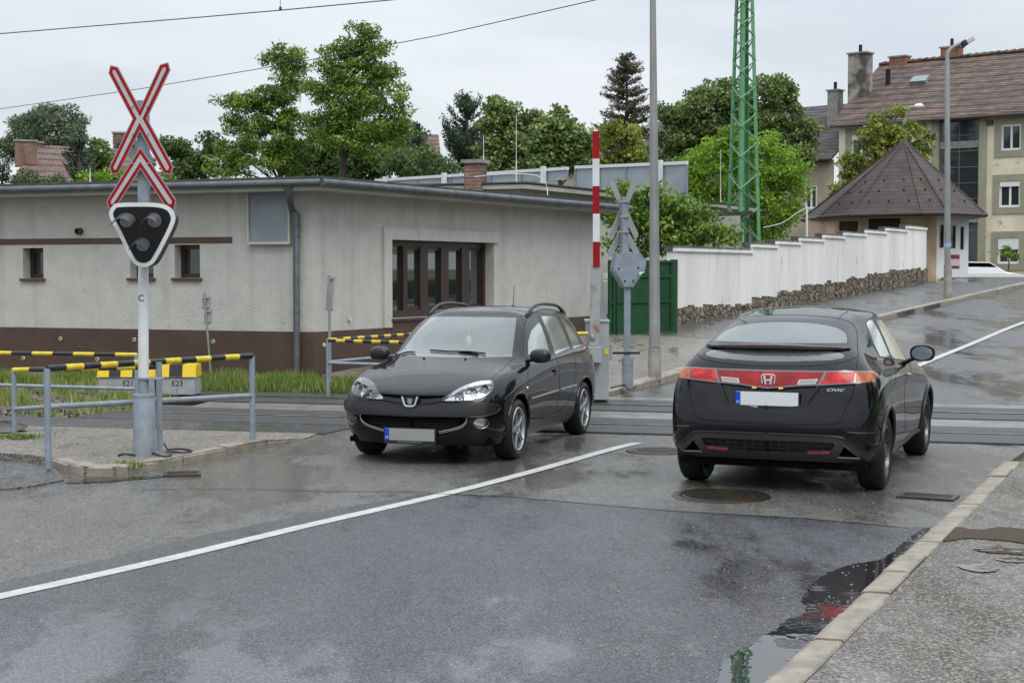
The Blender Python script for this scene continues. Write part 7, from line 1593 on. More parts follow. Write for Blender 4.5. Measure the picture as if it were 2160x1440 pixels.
mb.prism([cE + YB * .0025 + XB * a + Z_ * b for a, b in ((-.019, .006), (.019, .006), (.0185, -.008), (-.0185, -.008))], YB * .005); mb.build('badge_letter', BADGE, hb, False, True)
# number plate
xp = rear_pt(0, .80).x; pcz = zat((748, 722), xp - .0).z; pc = Vector((xp - .002, 0, pcz))
f_, p_ = gplate(hb, pc, XB, Z_, YB, .52, .112, mat('blank_plate_white', (.60, .61, .62), .4), lower=.02)
ltext(hb, 'H', pc + XB * -.239 + Z_ * -.03 + YB * .0125, XB, Z_, YB, .036, M_whp, 'plate_letter').parent = p_
mb = MB(); mb.box(pc + XB * -.20 + Z_ * -.067 + YB * .007, (.125, .003, .012), (XB, YB, Z_)); o = mb.build('dealer_strip', mat('dealer_orange', (.65, .14, .03), .5), hb, False, True); o.parent = f_
mb = MB(); mb.box(pc + XB * -.105 + Z_ * -.067 + YB * .007, (.06, .003, .012), (XB, YB, Z_)); o = mb.build('dealer_strip', mat('dealer_pale', (.4, .45, .45), .5), hb, False, True); o.parent = f_
# model lettering on the tailgate
a = shc.hit((1240, 662), .004); n_ = shc.bvh.find_nearest(a)[1]; Yb = n_.normalized(); Xb = Vector((Yb.y, -Yb.x, 0)).normalized() * (1 if Vector((Yb.y, -Yb.x, 0)).y < 0 else -1); Zb = Xb.cross(Yb); Zb = Zb if Zb.z > 0 else -Zb
ltext(hb, 'CIVIC', a, Xb, Zb, Yb, .032, CHROME, 'model_badge', .0015, .25, 1.75)
# spoiler across the rear window with a dark red brake lamp
def spo(y): 
    p1 = zat((750 + 0, 338), rear_pt(0, 1.19).x); z = p1.z; z = z - .02 * (y / .6) ** 2; b_ = rear_pt(y, max(1.05, z - .01)); return Vector((b_.x, y, z))
vs = []; fs = []; n = 24
for k in range(n + 1):
    y = -.61 + 1.22 * k / n; p = spo(y); e_ = 1 - (abs(y) / .61) ** 2.5; d_ = .004 + .085 * e_; h_ = .008 + .020 * e_
    vs += [p + Vector((.06, 0, h_ * .2 + .012)), p + Vector((-d_, 0, .006 + h_ * .15)), p + Vector((-d_ - .004, 0, -h_ * .7)), p + Vector((-d_ + .03, 0, -h_)), p + Vector((.06, 0, -h_ * .6))]
for k in range(n):
    for j in range(5): fs.append((k * 5 + j, k * 5 + (j + 1) % 5, (k + 1) * 5 + (j + 1) % 5, (k + 1) * 5 + j))
fs += [(0, 1, 2, 3, 4), tuple(n * 5 + j for j in (4, 3, 2, 1, 0))]
mb = MB(); mb.add(vs, fs); sp_o = mb.build('spoiler', PAINT2, hb, True, True)
mb = MB(); P = []
for k in range(13): y = -.40 + .8 * k / 12; p = spo(y); e_ = 1 - (abs(y) / .61) ** 2.5; P.append(p + Vector((-(.004 + .085 * e_) - .008, 0, -.008)))
o = curved_strip(P, Z_, .006, .018).build('brake_light', cmat('dark_red_lens', (.07, .008, .01), .15, 0, 1), hb, False, True); o.parent = sp_o
# exhaust trims, reflectors, plate lamps
for sgn in (1, -1):
    T3 = [(1302, 1056), (1421, 1150), (1254, 1143)]; P = [shc.hit(p, .006) for p in [T3[0], T3[1], T3[2], T3[0], T3[1]]]
    for p in P: p.y *= sgn
    mb = MB(); mb.path([P[0], P[0].lerp(P[1], .5), P[1], P[2], P[2].lerp(P[0], .5), P[0]], .0065, 6); mb.build('exhaust_trim', DCHR, hb, False, True)
    Q = [shc.hit(p, .005) for p in ((1040, 1107), (1100, 1109), (1200, 1108))]
    for p in Q: p.y *= sgn
    curved_strip(Q, Vector((-1, 0, 0)), .022, .006).build('reflector', cmat('red_reflector', (.17, .006, .008), .2, 0, 1), hb, False, True)
    q = rear_pt(.11 * sgn, pcz + .088, .004); mb = MB(); mb.box(q, (.02, .035, .014)); mb.build('plate_lamp', mat('plate_lamp_glow', (.4, .25, .1), .4, emit=(1, .5, .12, .5)), hb, False, True)
    arm, pc_ = pod_at(shc, (1738, 462), (1872, 392), -.02, sgn, .1); arm.y = abs(arm.y) * -sgn; pc_.y = abs(pc_.y) * -sgn; mirror_pod(hb, shc, arm, pc_, (.085, .115, .078), None, PAINT2, -sgn)
    q = shc.hit((1760, 548), .01); q.y = abs(q.y) * -sgn; mb = MB(); mb.path([q + Vector((.07, 0, 0)), q + Vector((.03, -sgn * .016, .004)), q + Vector((-.03, -sgn * .016, .004)), q + Vector((-.07, 0, 0))], [.008, .014, .014, .008], 8); mb.build('door_handle', CHROME, hb, True, True)
for x in (0, 2.635): arch_lip(shc, hb, x, .365, .33, PLAST2, .020)
M_drim = cmat('dark_alloy', (.10, .10, .105), .3, .8)
for x in (0, 2.635):
    for sgn in (1, -1): wheel(hb, (x, sgn * .868, .318), sgn, .318, .205, .215, M_drim, 'split')
mb = MB(); mb.box((C_s(2.2), 0, .235), (3.7, 1.56, .06)); mb.box((C_s(3.95), 0, .33), (.2, 1.2, .16)); mb.build('underbody', SEAM, hb, False, True)
mb = MB(); mb.box((C_s(1.3), 0, .86), (.4, 1.36, .2)); mb.box((C_s(2.5), 0, .34), (2.6, 1.5, .06)); mb.box((C_s(3.6), 0, .70), (.8, 1.3, .5)); mb.build('cabin', INTR, hb, False, True, bevel=.03)
for y in (.36, -.36): seat(hb, C_s(2.15), y)
for y in (.38, 0, -.38): seat(hb, C_s(3.1), y)
# wet side sill strip
for sgn in (1, -1):
    P = [shc.side_hit(.40 + (2.24 - .40) * k / 10, .29 + .01 * math.sin(k), .004) for k in range(11)]
    for p in P: p.y = abs(p.y) * sgn
    curved_strip(P, Vector((0, sgn, 0)), .035, .01).build('side_sill', PLAST2, hb, False, True)

for off_, r_ in ((0, .007),):  # thin bead added as the highlight along the diffuser's top edge
    P = [shc.hit(p, .004) for p in cr_curve([(745, 973), (1000, 983), (1268, 999), (1330, 1033), (1420, 1087), (1500, 1103), (1542, 1082)], 5)]
    for sgn in (1, -1):
        Q = [Vector((p.x, abs(p.y) * sgn, p.z)) for p in P]; mb = MB(); mb.path(Q, r_, 6); mb.build('diffuser_highlight', PLAST2, hb, True, True)

for pts_ in ([(1128, 634), (1030, 770)], [(1040, 770), (1362, 686)], [(1030, 772), (900, 790), (745, 798)]):  # added beads, paler than the paint, stand in for light on tailgate edges
    P = [shc.hit((pts_[0][0] + (pts_[-1][0] - pts_[0][0]) * t / 8, pts_[0][1] + (pts_[-1][1] - pts_[0][1]) * t / 8), .001) for t in range(9)]
    for sgn in (1, -1):
        Q = [Vector((p.x, abs(p.y) * sgn, p.z)) for p in P]; mb = MB(); mb.path(Q, .0035, 6); mb.build('edge_highlight', PLAST2, hb, True, True)
# ------------------------------------------------------------------ trees and grass
def leafmat(name, c1, c2, c3, rough=.5, tl=.32):
    m = bpy.data.materials.new(name); m.use_nodes = True; t = m.node_tree; t.nodes.clear(); o = N(t, 'ShaderNodeOutputMaterial'); b = N(t, 'ShaderNodeBsdfPrincipled'); tr = N(t, 'ShaderNodeBsdfTranslucent'); mxs = N(t, 'ShaderNodeMixShader'); mxs.inputs[0].default_value = tl
    a = N(t, 'ShaderNodeAttribute'); a.attribute_name = 'tone'; cr_ = N(t, 'ShaderNodeValToRGB'); e = cr_.color_ramp.elements; e[0].position = .0; e[0].color = (*c1, 1); e[1].position = 1; e[1].color = (*c3, 1); k = cr_.color_ramp.elements.new(.5); k.color = (*c2, 1)
    L(t, a.outputs['Fac'], cr_.inputs[0]); L(t, cr_.outputs[0], b.inputs['Base Color']); b.inputs['Roughness'].default_value = rough; b.inputs['Specular IOR Level'].default_value = .35
    L(t, cr_.outputs[0], tr.inputs[0]); L(t, b.outputs[0], mxs.inputs[1]); L(t, tr.outputs[0], mxs.inputs[2]); L(t, mxs.outputs[0], o.inputs[0]); MATS[name] = m; return m
def quads(name, C, A, B, tone, m, parent=None, loc=None, tri=False):
    n = len(C); off = np.array(worldloc(parent)) if parent else (np.array(loc) if loc is not None else np.zeros(3)); C = C - off
    V = np.empty((n, 4, 3)); V[:, 0] = C - A; V[:, 1] = C + B - A * .1; V[:, 2] = C + A; V[:, 3] = C - B - A * .1
    me = bpy.data.meshes.new(name); me.vertices.add(n * 4); me.vertices.foreach_set('co', V.astype('f').ravel()); me.loops.add(n * 4); me.loops.foreach_set('vertex_index', np.arange(n * 4, dtype='i'))
    me.polygons.add(n); me.polygons.foreach_set('loop_start', np.arange(0, n * 4, 4, dtype='i')); me.polygons.foreach_set('loop_total', np.full(n, 4, dtype='i')); me.update(calc_edges=True); me.validate()
    at_ = me.attributes.new('tone', 'FLOAT', 'FACE'); at_.data.foreach_set('value', tone.astype('f')); me.materials.append(m)
    o = bpy.data.objects.new(name, me); COL.objects.link(o)
    if parent: o.parent = parent
    elif loc is not None: o.location = loc
    return o
def rdir(rg, n): v = rg.normal(size=(n, 3)); return v / np.linalg.norm(v, axis=1)[:, None]
M_bark = mat('bark', (.085, .068, .05), .9, col2=(.045, .038, .03), scale=8, det=6, bump=.8, stretch=(1, 1, .3)); M_bark2 = mat('grey_bark', (.14, .125, .105), .9, col2=(.07, .06, .05), scale=8, det=6, bump=.8, stretch=(1, 1, .3))
GR = {
 'robinia': leafmat('robinia_leaves', (.055, .115, .016), (.14, .24, .032), (.30, .41, .08)),
 'linden': leafmat('linden_leaves', (.075, .125, .032), (.135, .20, .055), (.33, .40, .16)),
 'dark': leafmat('dark_leaves', (.045, .085, .026), (.075, .13, .036), (.12, .18, .055)),
 'pine': leafmat('pine_needles', (.026, .052, .032), (.045, .080, .048), (.08, .125, .07), tl=.1),
 'spruce': leafmat('spruce_needles', (.055, .055, .032), (.09, .075, .045), (.16, .11, .065), tl=.1),
 'bright': leafmat('bright_leaves', (.10, .20, .016), (.18, .32, .024), (.30, .45, .045)),
 'willow': leafmat('willow_leaves', (.10, .14, .085), (.15, .20, .12), (.22, .27, .16)),
 'purple': leafmat('purple_leaves', (.018, .012, .016), (.035, .018, .024), (.05, .03, .035)),
 'yellowish': leafmat('linden_bloom_leaves', (.11, .15, .025), (.22, .26, .045), (.38, .42, .10)),
}
def tree(name, label, cat, kind, D, blobs, trunk, seed=1, group=None, leaf=(.16, .055), dens=1.0, crad=(.30, .55), droop=.35, shell=.5, tone=(.0, 1.0), bark=None, tr=None, per=70, flat=.75):
    """blobs: (u, v, rx, ry) outlines of the crown's masses in the photograph, D: distance; trunk: (u_base, u_top, v_top)"""
    rg = np.random.default_rng(seed); p = at(trunk[0], 500, D); base = Vector((p.x, p.y, zg(p.x, p.y))); root = empty(name, tuple(base), label, cat, group); k = D / F
    cl = []; cen = []
    for (u, v, rx, ry) in blobs:
        c = np.array(at(u, v, D)); R3 = np.array([rx * k, (rx + ry) / 2 * k * 1.0, ry * k]); c[1] += rg.uniform(-.25, .25) * R3[1]; cen.append((c, R3))
        vol = R3[0] * R3[1] * R3[2]; ncl = max(4, int(dens * 24 * vol ** .66)); d = rdir(rg, ncl); rr = rg.uniform(shell, 1.0, ncl) ** .6; P = c + d * R3 * rr[:, None] * .92
        for q in P: cl.append((q, c, rg.uniform(*crad)))
    C, A_, B_, T_ = [], [], [], []
    t0, t1 = tone
    for q, c, r in cl:
        n = int(per * 1.55 * (r / .42) ** 2 * rg.uniform(.6, 1.3)); d = rdir(rg, n); rad = rg.uniform(0, 1, n) ** .45; pos = q + d * (rad * r)[:, None] * np.array([1.15, 1.15, flat])
        ax = rdir(rg, n) + np.array([0, 0, -droop]) + (pos - q) / r * .7; ax /= np.linalg.norm(ax, axis=1)[:, None]; bx = np.cross(ax, rdir(rg, n)); bx /= np.linalg.norm(bx, axis=1)[:, None] + 1e-9
        sz = rg.uniform(.7, 1.4, n); C.append(pos); A_.append(ax * (leaf[0] / 2 * sz)[:, None]); B_.append(bx * (leaf[1] / 2 * sz)[:, None]); ct = rg.uniform(.0, .85); T_.append(np.clip(t0 + (t1 - t0) * (ct + rg.normal(0, .16, n)), 0, 1))
    C, A_, B_, T_ = map(np.concatenate, (C, A_, B_, T_)); quads('crown', C, A_, B_, T_, GR[kind], root)
    # trunk and limbs
    tp = at(trunk[1], trunk[2], D); mb = MB(); hgt = tp.z - base.z; r0 = (tr or max(.09, hgt * .02)); n = 7; pts = [base.lerp(tp, i / n) + Vector((math.sin(i * 1.7 + seed) * .05, math.cos(i * 2.1) * .05, 0)) * (hgt / 6) for i in range(n + 1)]; pts[0] = base - Z_ * .2
    mb.path(pts, [r0 * (1 - .82 * i / n) + .012 for i in range(n + 1)], 8); rr = random.Random(seed)
    for (c, R3) in cen:
        c = Vector(c); zf_ = min(max((c.z - R3[2] * 1.2 - base.z) / hgt, .15), .9); a = pts[0].lerp(pts[-1], zf_); i_ = min(int(zf_ * n), n); a = pts[i_]; md = a.lerp(c, .5) + Vector((rr.uniform(-.2, .2), rr.uniform(-.2, .2), rr.uniform(.0, .3))) * R3[0]; rb = r0 * .42 * (1 - zf_ * .5)
        mb.path([a, md, c], [rb, rb * .65, rb * .3], 6)
        for _ in range(5):
            e = c + Vector(rdir(rg, 1)[0] * R3 * .85); mb.path([c.lerp(md, rr.random() * .6), c.lerp(e, .5) + Vector((0, 0, .06)), e], [rb * .25, rb * .16, rb * .06], 4)
    mb.build('trunk', bark or M_bark, root, True)
    return root
def conifer(name, label, kind, D, u, vtop, vbot, wpx, seed=1, group=None, lean=0, per=1.0, droop=.25, spiky=.5, top=.0, prof=.7):
    rg = np.random.default_rng(seed); k = D / F; tp = np.array(at(u, vtop, D)); bt = np.array(at(u, vbot, D)); base = Vector((bt[0], D, zg(bt[0], D))); root = empty(name, tuple(base), label, 'tree', group); H = tp[2] - bt[2]; C, A_, B_, T_ = [], [], [], []; mb = MB()
    mb.path([base, Vector(bt), Vector(tp)], [.2, .15, .02], 7); n_l = int(H / .24)
    for i in range(int(n_l * 9)):
        f = 1 - (1 - rg.uniform(0, 1)) ** .62 if i % 6 else rg.uniform(.75, .99); z = bt[2] + H * f
        Rm = wpx * k * ((1 - f) ** prof * .95 + .05); q = rg.uniform(0, 2 * math.pi); ln_ = Rm * rg.uniform(.5, 1.15); d = np.array([math.cos(q), math.sin(q), 0]); e = np.array([bt[0] + (tp[0] - bt[0]) * f, D, z]); rise = spiky * .6 - droop
        end = e + d * ln_ + np.array([0, 0, rise * ln_]); tipz = spiky * .35 * ln_
        mb.path([Vector(e), Vector(end)], [.02, .006], 4)
        m_ = max(6, int(ln_ / .10 * 8 * per)); t_ = rg.uniform(.12, 1.05, m_); pos = e + (end - e) * t_[:, None] + np.array([0, 0, 1]) * (tipz * t_ ** 3)[:, None] + rg.normal(0, .05, (m_, 3)); ax = d * .5 + rdir(rg, m_) * .8 + np.array([0, 0, .7 * spiky - droop]); ax /= np.linalg.norm(ax, axis=1)[:, None]; bx = np.cross(ax, rdir(rg, m_)); bx /= np.linalg.norm(bx, axis=1)[:, None] + 1e-9
        sz = rg.uniform(.6, 1.3, m_); C.append(pos); A_.append(ax * (.10 * sz)[:, None]); B_.append(bx * (.024 * sz)[:, None]); T_.append(np.clip(rg.uniform(.05, .85) + rg.normal(0, .15, m_), 0, 1))
    C, A_, B_, T_ = map(np.concatenate, (C, A_, B_, T_)); quads('crown', C, A_, B_, T_, GR[kind], root); mb.build('trunk', M_bark, root); return root
GB = 'trees behind the low buildings'
tree('robinia_tree', 'left of the two tall airy green trees behind the grey building, trunk showing through', 'tree', 'robinia', 60, [(602, 112, 38, 20), (570, 128, 22, 14), (632, 130, 22, 18), (606, 150, 34, 26), (600, 190, 40, 30), (560, 205, 40, 26), (490, 213, 36, 12), (520, 222, 34, 22), (575, 240, 52, 34), (505, 260, 34, 26), (620, 262, 34, 34), (560, 285, 66, 34), (500, 318, 44, 30), (470, 352, 34, 26), (545, 340, 70, 34), (620, 325, 46, 46)], (590, 596, 120), 11, GB, dens=1.9, flat=.62, crad=(.22, .46), tr=.16)
tree('robinia_tree', 'right and tallest of the two tall airy green trees behind the grey building', 'tree', 'robinia', 58, [(765, 68, 24, 18), (738, 96, 34, 20), (790, 88, 32, 18), (700, 112, 22, 14), (760, 120, 52, 30), (808, 104, 18, 16), (695, 150, 34, 26), (745, 165, 56, 34), (800, 150, 46, 20), (828, 160, 22, 14), (680, 195, 40, 30), (740, 215, 60, 36), (808, 205, 56, 34), (845, 235, 26, 22), (690, 255, 48, 30), (775, 262, 76, 34), (845, 275, 26, 24), (720, 300, 56, 30), (800, 312, 60, 34)], (700, 752, 90), 12, GB, dens=1.9, flat=.62, crad=(.22, .46), tr=.2)
tree('broadleaf_tree', 'dense dark green tree filling the space below the tall trees', 'tree', 'dark', 66, [(700, 300, 60, 40), (790, 300, 70, 45), (850, 315, 50, 50), (740, 350, 90, 40), (640, 345, 50, 40), (880, 350, 50, 34)], (760, 760, 290), 13, GB, dens=1.3, leaf=(.15, .09), crad=(.35, .6))
tree('broadleaf_tree', 'olive green rounded tree right of the tall trees, just over the roof edge', 'tree', 'dark', 52, [(880, 318, 30, 22), (850, 350, 50, 30), (905, 348, 44, 28), (945, 362, 26, 18)], (880, 880, 330), 14, GB, dens=1.3, leaf=(.12, .07), crad=(.25, .45), tone=(.3, 1.1))
tree('willow_tree', 'grey green rounded tree crown at the far left edge', 'tree', 'willow', 85, [(60, 262, 34, 30), (95, 248, 38, 24), (140, 252, 34, 26), (60, 300, 46, 30), (120, 290, 56, 36), (20, 320, 22, 26), (160, 285, 22, 22)], (95, 95, 260), 15, GB, dens=1.2, leaf=(.2, .07), crad=(.35, .6))
conifer('pine_tree', 'small dark pine in front of the red tiled roof at the left', 'pine', 52, 168, 288, 386, 40, 16, GB, spiky=.9, prof=.5)
tree('maple_tree', 'pale green tree just left of the crossbuck', 'tree', 'linden', 58, [(218, 300, 20, 14), (212, 330, 26, 24), (235, 350, 28, 26), (200, 365, 30, 18)], (215, 215, 310), 17, GB, dens=1.3, leaf=(.14, .11), crad=(.25, .45))
tree('shrub', 'bright green shrubbery along the roof line behind the crossbuck', 'shrub', 'bright', 46, [(190, 374, 30, 12), (240, 372, 34, 14), (300, 368, 30, 18), (340, 374, 26, 12)], (240, 240, 370), 18, GB, dens=1.5, leaf=(.1, .06), crad=(.2, .35))
tree('broadleaf_tree', 'dull green tree right of the crossbuck, left of the tall trees', 'tree', 'dark', 62, [(352, 310, 16, 14), (385, 303, 30, 16), (375, 335, 44, 24), (430, 325, 34, 30), (400, 362, 60, 24), (452, 300, 18, 16)], (400, 400, 320), 19, GB, dens=1.2, leaf=(.15, .09), tone=(.2, 1.1))
tree('shrub', 'dark green bushes and foliage below the red tiled roof at the far left', 'shrub', 'dark', 50, [(30, 370, 36, 20), (75, 378, 34, 12), (115, 374, 28, 14), (5, 350, 16, 26)], (60, 60, 372), 20, GB, dens=1.5, leaf=(.1, .06), crad=(.2, .35))
tree('purple_shrub', 'dark purple leaved shrub at the very left edge', 'shrub', 'purple', 48, [(4, 362, 18, 22)], (4, 4, 365), 21, GB, dens=2, leaf=(.1, .07), crad=(.2, .3))
conifer('pine_tree', 'dark green pine with upright tips behind the brick roof chimney', 'pine', 62, 985, 203, 372, 66, 22, GB, spiky=1.1, per=1.5, prof=.5)
conifer('pine_tree', 'slim dark conifer tip right beside the tall tree crown', 'pine', 64, 880, 255, 372, 26, 23, GB, spiky=.8, per=1.2)
tree('linden_tree', 'pale green blossoming tree right of the dark pine', 'tree', 'linden', 60, [(1052, 222, 24, 16), (1082, 245, 30, 22), (1045, 262, 28, 24), (1095, 285, 40, 30), (1050, 315, 40, 36), (1105, 335, 42, 28), (1125, 260, 24, 22), (1030, 350, 50, 26), (1090, 355, 60, 24)], (1075, 1072, 230), 24, GB, dens=1.9, leaf=(.15, .12), crad=(.25, .5), tone=(.1, 1.05))
tree('linden_tree', 'pale green blossoming tree left of the raised barrier boom', 'tree', 'linden', 56, [(1180, 245, 18, 16), (1178, 280, 30, 26), (1150, 310, 30, 30), (1200, 315, 38, 34), (1232, 300, 22, 22), (1165, 345, 40, 22), (1235, 340, 28, 26), (1140, 290, 24, 26), (1210, 285, 22, 22)], (1182, 1180, 240), 25, GB, dens=1.9, leaf=(.15, .12), crad=(.25, .5), tone=(.1, 1.05))
conifer('spruce_tree', 'tall brownish thinning spruce behind the lamp post', 'spruce', 68, 1322, 112, 350, 76, 26, GB, spiky=.5, per=1.1, droop=.25, prof=.5)
tree('linden_tree', 'yellowish green tree just right of the raised barrier boom', 'tree', 'yellowish', 52, [(1285, 265, 22, 16), (1310, 290, 36, 26), (1285, 320, 28, 28), (1345, 320, 30, 26), (1320, 345, 46, 18)], (1310, 1310, 270), 27, GB, dens=1.8, leaf=(.14, .11), crad=(.22, .42))
tree('linden_tree', 'big dark linden behind the lattice mast, left half of the pair', 'tree', 'linden', 66, [(1505, 190, 50, 22), (1470, 225, 56, 34), (1420, 245, 36, 24), (1545, 215, 36, 34), (1425, 290, 42, 40), (1490, 280, 64, 46), (1550, 280, 40, 40), (1400, 335, 30, 30), (1460, 340, 56, 34)], (1480, 1485, 190), 28, GB, dens=1.3, leaf=(.13, .10), crad=(.22, .5), per=115, tone=(.0, 1.0))
tree('linden_tree', 'big dark linden behind the lattice mast, right half of the pair', 'tree', 'linden', 64, [(1628, 180, 40, 20), (1650, 195, 26, 20), (1610, 215, 44, 34), (1660, 240, 34, 34), (1600, 270, 44, 40), (1665, 290, 38, 40), (1700, 280, 22, 34), (1630, 330, 60, 34), (1690, 340, 26, 30)], (1630, 1630, 190), 29, GB, dens=1.3, leaf=(.13, .10), crad=(.22, .5), per=115, tone=(.0, 1.0))
tree('acacia_tree', 'bright yellow green feathery tree right behind the lattice mast', 'tree', 'bright', 49, [(1530, 285, 34, 20), (1500, 320, 44, 28), (1455, 350, 32, 26), (1560, 325, 42, 30), (1620, 305, 34, 22), (1650, 345, 44, 34), (1590, 370, 56, 40), (1500, 385, 60, 44), (1660, 395, 38, 34), (1540, 440, 60, 34), (1630, 445, 56, 34), (1600, 485, 60, 22), (1455, 420, 40, 40)], (1570, 1565, 300), 30, GB, dens=2.3, leaf=(.15, .055), crad=(.22, .45), tr=.12)
tree('climbing_shrub', 'tangled green shrub spilling over between the barrier and the white wall', 'shrub', 'robinia', 37.5, [(1300, 395, 22, 12), (1330, 410, 24, 14), (1385, 405, 26, 18), (1420, 440, 44, 30), (1360, 440, 34, 26), (1320, 470, 34, 26), (1400, 490, 50, 34), (1470, 470, 40, 34), (1310, 515, 28, 24), (1370, 525, 34, 22), (1460, 505, 40, 16), (1510, 500, 30, 18), (1290, 445, 14, 20), (1350, 480, 40, 30), (1440, 520, 60, 14), (1540, 495, 24, 20), (1400, 460, 60, 30)], (1380, 1385, 430), 31, GB, dens=4.0, leaf=(.13, .065), crad=(.2, .36), per=60, tone=(.05, 1.1))
tree('linden_tree', 'yellow green young linden in front of the ochre apartment block', 'tree', 'yellowish', 66, [(1895, 240, 18, 14), (1860, 265, 38, 22), (1905, 280, 34, 26), (1830, 290, 32, 18), (1945, 290, 24, 20), (1865, 310, 48, 26), (1800, 345, 34, 18), (1940, 325, 26, 22), (1810, 385, 42, 34), (1870, 350, 40, 26), (1778, 410, 24, 20), (1790, 440, 30, 14), (1755, 438, 14, 10)], (1860, 1868, 260), 32, None, dens=1.35, leaf=(.15, .11), crad=(.22, .42))
tree('sapling', 'staked young tree in front of the lowest apartment window', 'tree', 'robinia', 70, [(2128, 525, 10, 8), (2120, 540, 14, 9), (2138, 540, 10, 9)], (2127, 2129, 520), 33, None, dens=2.2, leaf=(.13, .08), crad=(.14, .22), tr=.03)
p = at(2133, 585, 70); mb = MB(); 
for du in (-.14, .14): mb.tube((p.x + du, p.y, zg(p.x, p.y)), (p.x + du, p.y, zg(p.x, p.y) + 1.3), .02, .02, 6)
# trees and a grassy bank over the road, outside the frame at the right: they mirror in glass, paint and puddles
o = mesh_obj('bank', [(9.5, 2, 0.03), (13, 2, 1.4), (40, 2, 2.4), (40, 60, 4), (24, 60, 3.2), (15.5, 24, 1.9), (11.5, 19.0, .3)], [(0, 1, 6), (1, 5, 6), (1, 2, 5), (2, 3, 4, 5)], M_bank); tag(o, kind='structure')
def free_tree(x, y, h, label, kind, seed, r):
    rg = np.random.default_rng(seed); D = y; u = 1080 + F * x / y
    k = F / D; v = lambda z: HZ - (z - CH) * k
    bl = [(u + k * r * .55 * math.cos(a), v(h * (.55 + .12 * math.sin(a * 2.3))), k * r * .5, k * h * .2) for a in [0, 1.2, 2.4, 3.6, 4.9]] + [(u, v(h * .8), k * r * .55, k * h * .2), (u, v(h * .5), k * r * .7, k * h * .22)]
    return tree('broadleaf_tree', label, 'tree', kind, D, bl, (u, u, v(h * .8)), seed, 'trees across the road outside the frame', dens=.7, leaf=(.3, .2), crad=(.5, .9), per=45, tr=.2)
for i, (x, y, h, kd, r, lb) in enumerate(((14, 9, 8, 'robinia', 3, 'broad green tree on the bank across the road, out of frame at the right'), (17, 15, 9, 'dark', 3.4, 'dark green tree on the bank beyond the frame, nearer the crossing'), (21, 22, 4.2, 'robinia', 3.2, 'green tree on the bank beyond the frame, past the crossing'), (17.5, 28.5, 7, 'robinia', 3.2, 'leafy green tree on the bank beyond the frame, level with the hill road'), (29, 31, 5.5, 'linden', 3.4, 'farther linden on the bank beyond the frame, up the hill'))): free_tree(x, y, h, lb, kd, 60 + i, r)
hs2 = empty('house', (33, 17, 2), 'pinkish house across the road, outside the frame at the right', 'house'); mb = MB(); mb.box((33, 17, 4.4), (6, 14, 6)); mb.build('wall', mat('pink_render', (.34, .20, .16), .9), hs2); mb = MB(); mb.prism([(29.5, 9.5, 7.4), (36.5, 9.5, 7.4), (33, 9.5, 10)], (0, 15, 0)); mb.build('roof', M_rtile, hs2)
# grass along the railway
M_grass = leafmat('grass_blades', (.07, .14, .018), (.13, .22, .035), (.42, .36, .17), tl=.3)
def grass(name, n, fn, hgt, seed, kind='stuff', tone=(.2, .7), w_=.008, m=M_grass, lean=.35):
    rg = np.random.default_rng(seed); P = np.array([fn(rg) for _ in range(n)]); h = rg.uniform(*hgt, n) * P[:, 3]; d = rdir(rg, n) * lean; d[:, 2] = 1; d /= np.linalg.norm(d, axis=1)[:, None]; A_ = d * (h / 2)[:, None]; C = P[:, :3] + A_; bx = np.cross(d, rdir(rg, n)); bx /= np.linalg.norm(bx, axis=1)[:, None]; B_ = bx * w_ * rg.uniform(.6, 1.4, n)[:, None]
    o = quads(name, C, A_, B_, np.clip(rg.uniform(*tone, n) + (rg.random(n) < .16) * .5, 0, 1), m, None, (0, 0, 0)); tag(o, kind=kind); return o
noise2 = lambda x, y: .5 + .25 * math.sin(x * 2.3 + 1.1 * math.sin(y * 1.7)) + .25 * math.sin(x * 5.1 + y * 3.3 + 2)
def f1(rg):                                      # strip between the far rail and the building
    while True:
        a, t = rg.uniform(-14.5, -7.6), rg.uniform(20.1, 21.7); q = T(t, a)
        n_ = noise2(a, t)
        if rg.random() < n_ ** 1.2: return (q.x, q.y, zt(t) - .05, .5 + n_ * .8)
def f1b(rg):
    while True:
        a = rg.normal(-9.2, 1.2); t = rg.normal(20.75, .3)
        if -12 < a < -7.4 and 20.1 < t < 21.7: q = T(t, a); return (q.x, q.y, zt(t) - .04, .7 + .5 * noise2(a * 2, t))
def f2(rg):                                      # between the rails
    while True:
        a, t = rg.uniform(-14.5, -9.9), rg.uniform(17.15, 20.2)
        n_ = noise2(a * 1.5, t * 2); 
        if rg.random() < max(0, n_ - .25) * 1.2 * (1.0 if t > 18.2 else .45): q = T(t, a); return (q.x, q.y, zt(t) - .05, .4 + n_ * .7)
grass('grass', 15000, f1, (.06, .26), 41, tone=(.15, .8)); grass('grass', 9000, f1b, (.08, .27), 42, tone=(.1, .7)); grass('weeds', 5500, f2, (.08, .30), 43, tone=(.3, .9))
c0 = G(40, 925, KH - .02)
def f3(rg): r = abs(rg.normal(0, .09)); q = rg.uniform(0, 6.28); return (c0.x + 1.6 * r * math.cos(q), c0.y + r * math.sin(q), c0.z, 1)
o = grass('grass_tuft', 420, f3, (.03, .08), 44, None, (.05, .5), .006, lean=.8); tag(o, 'small tuft of grass at the foot of the far left railing post', 'grass tuft')
def f4(rg):
    k = rg.integers(0, 4); u, v = ((1985, 594), (1850, 640), (1700, 690), (275, 985))[k]; p = G(u + rg.normal(0, 16), v + rg.normal(0, 1.5), .05); return (p.x, p.y, p.z, .5)
grass('weeds', 700, f4, (.05, .16), 45, tone=(.2, .7))
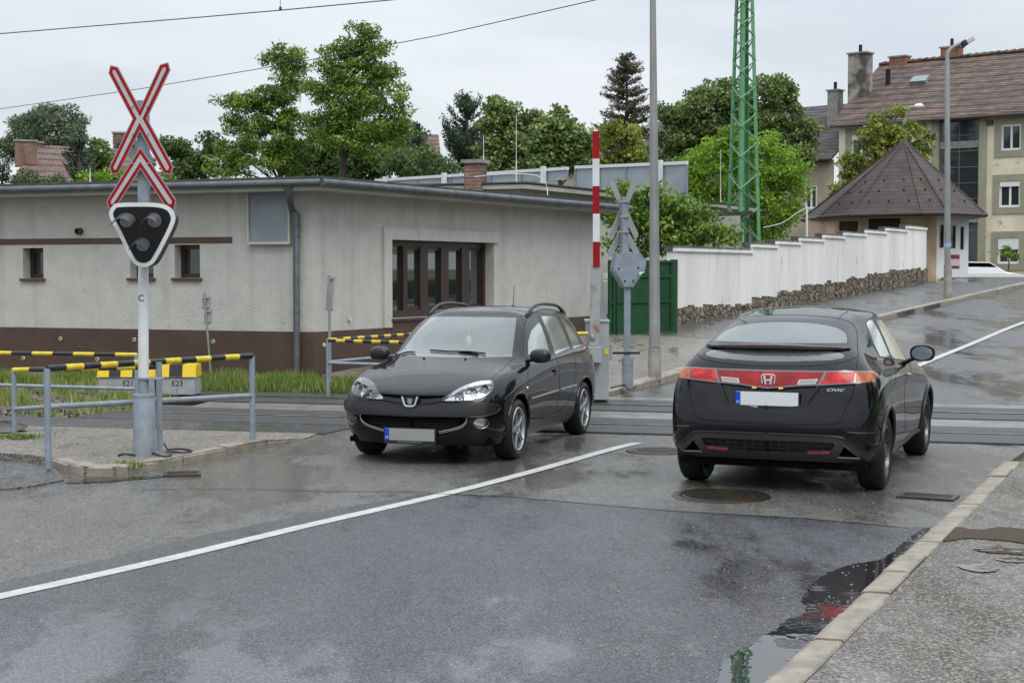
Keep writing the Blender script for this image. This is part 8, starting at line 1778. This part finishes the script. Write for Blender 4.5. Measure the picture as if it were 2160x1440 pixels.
# ---- white car half hidden by the crest beside the pavilion
wp_ = at(2060, 600, 67.0); wc = empty('parked_car', (wp_.x, wp_.y, zg(wp_.x, wp_.y)), 'white car half hidden by the crest of the hill beside the pavilion', 'car'); zb0 = zg(wp_.x, wp_.y)
def sect(x, pts): return [Vector((wp_.x + x, wp_.y + y, zb0 + z)) for y, z in pts]
prof = [(-1.9, .55), (-1.85, .80), (-1.2, .96), (-.9, 1.0), (-.2, 1.42), (.9, 1.45), (1.9, 1.05), (2.1, .9), (2.12, .4)]
mb = MB(); fs = []; vs = []
XW = lambda s: wp_.x - s + .15
for y_, inset in ((-.82, 0), (-.72, 1), (.72, 1), (.82, 0)):
    for s, z in prof: vs.append(Vector((XW(s), wp_.y + y_, zb0 + (z if inset else min(z, .93)))))
npf = len(prof)
for r_ in range(3):
    for k in range(npf - 1): fs.append((r_ * npf + k, r_ * npf + k + 1, (r_ + 1) * npf + k + 1, (r_ + 1) * npf + k))
fs += [tuple(range(npf)), tuple(3 * npf + k for k in reversed(range(npf)))]
mb.add(vs, fs); mb.build('body', mat('white_car_paint', (.68, .69, .70), .2, coat=.6), wc, False)
mb = MB()
for y0 in (-.765, .755): mb.prism([Vector((XW(s), wp_.y + y0, zb0 + z)) for s, z in ((-.80, 1.02), (-.18, 1.38), (.85, 1.40), (1.55, 1.08))], (0, .01, 0))
mb.prism([Vector((XW(-.86), wp_.y - .62, zb0 + 1.045)), Vector((XW(-.26), wp_.y - .56, zb0 + 1.41)), Vector((XW(-.26), wp_.y + .56, zb0 + 1.41)), Vector((XW(-.86), wp_.y + .62, zb0 + 1.045))], (0.012, 0, .012)); mb.build('window', FRIT, wc)
mb = MB()
for s in (-1.25, 1.3):
    for y0 in (-.84, .66): mb.lathe(Vector((XW(s), wp_.y + y0, zb0 + .31)), [(.001, 0), (.31, 0), (.31, .18), (.001, .18)], 20, (Vector((1, 0, 0)), Z_, Vector((0, 1, 0))))
for i, s in enumerate((-1.25, 1.3)):
    for y0 in (-.84, .66):
        mb = MB(); mb.lathe(Vector((XW(s), wp_.y + y0, zb0 + .31)), [(.001, 0), (.31, 0), (.31, .18), (.001, .18)], 20, (Vector((1, 0, 0)), Z_, Vector((0, 1, 0)))); mb.build('wheel', TYRE, wc)
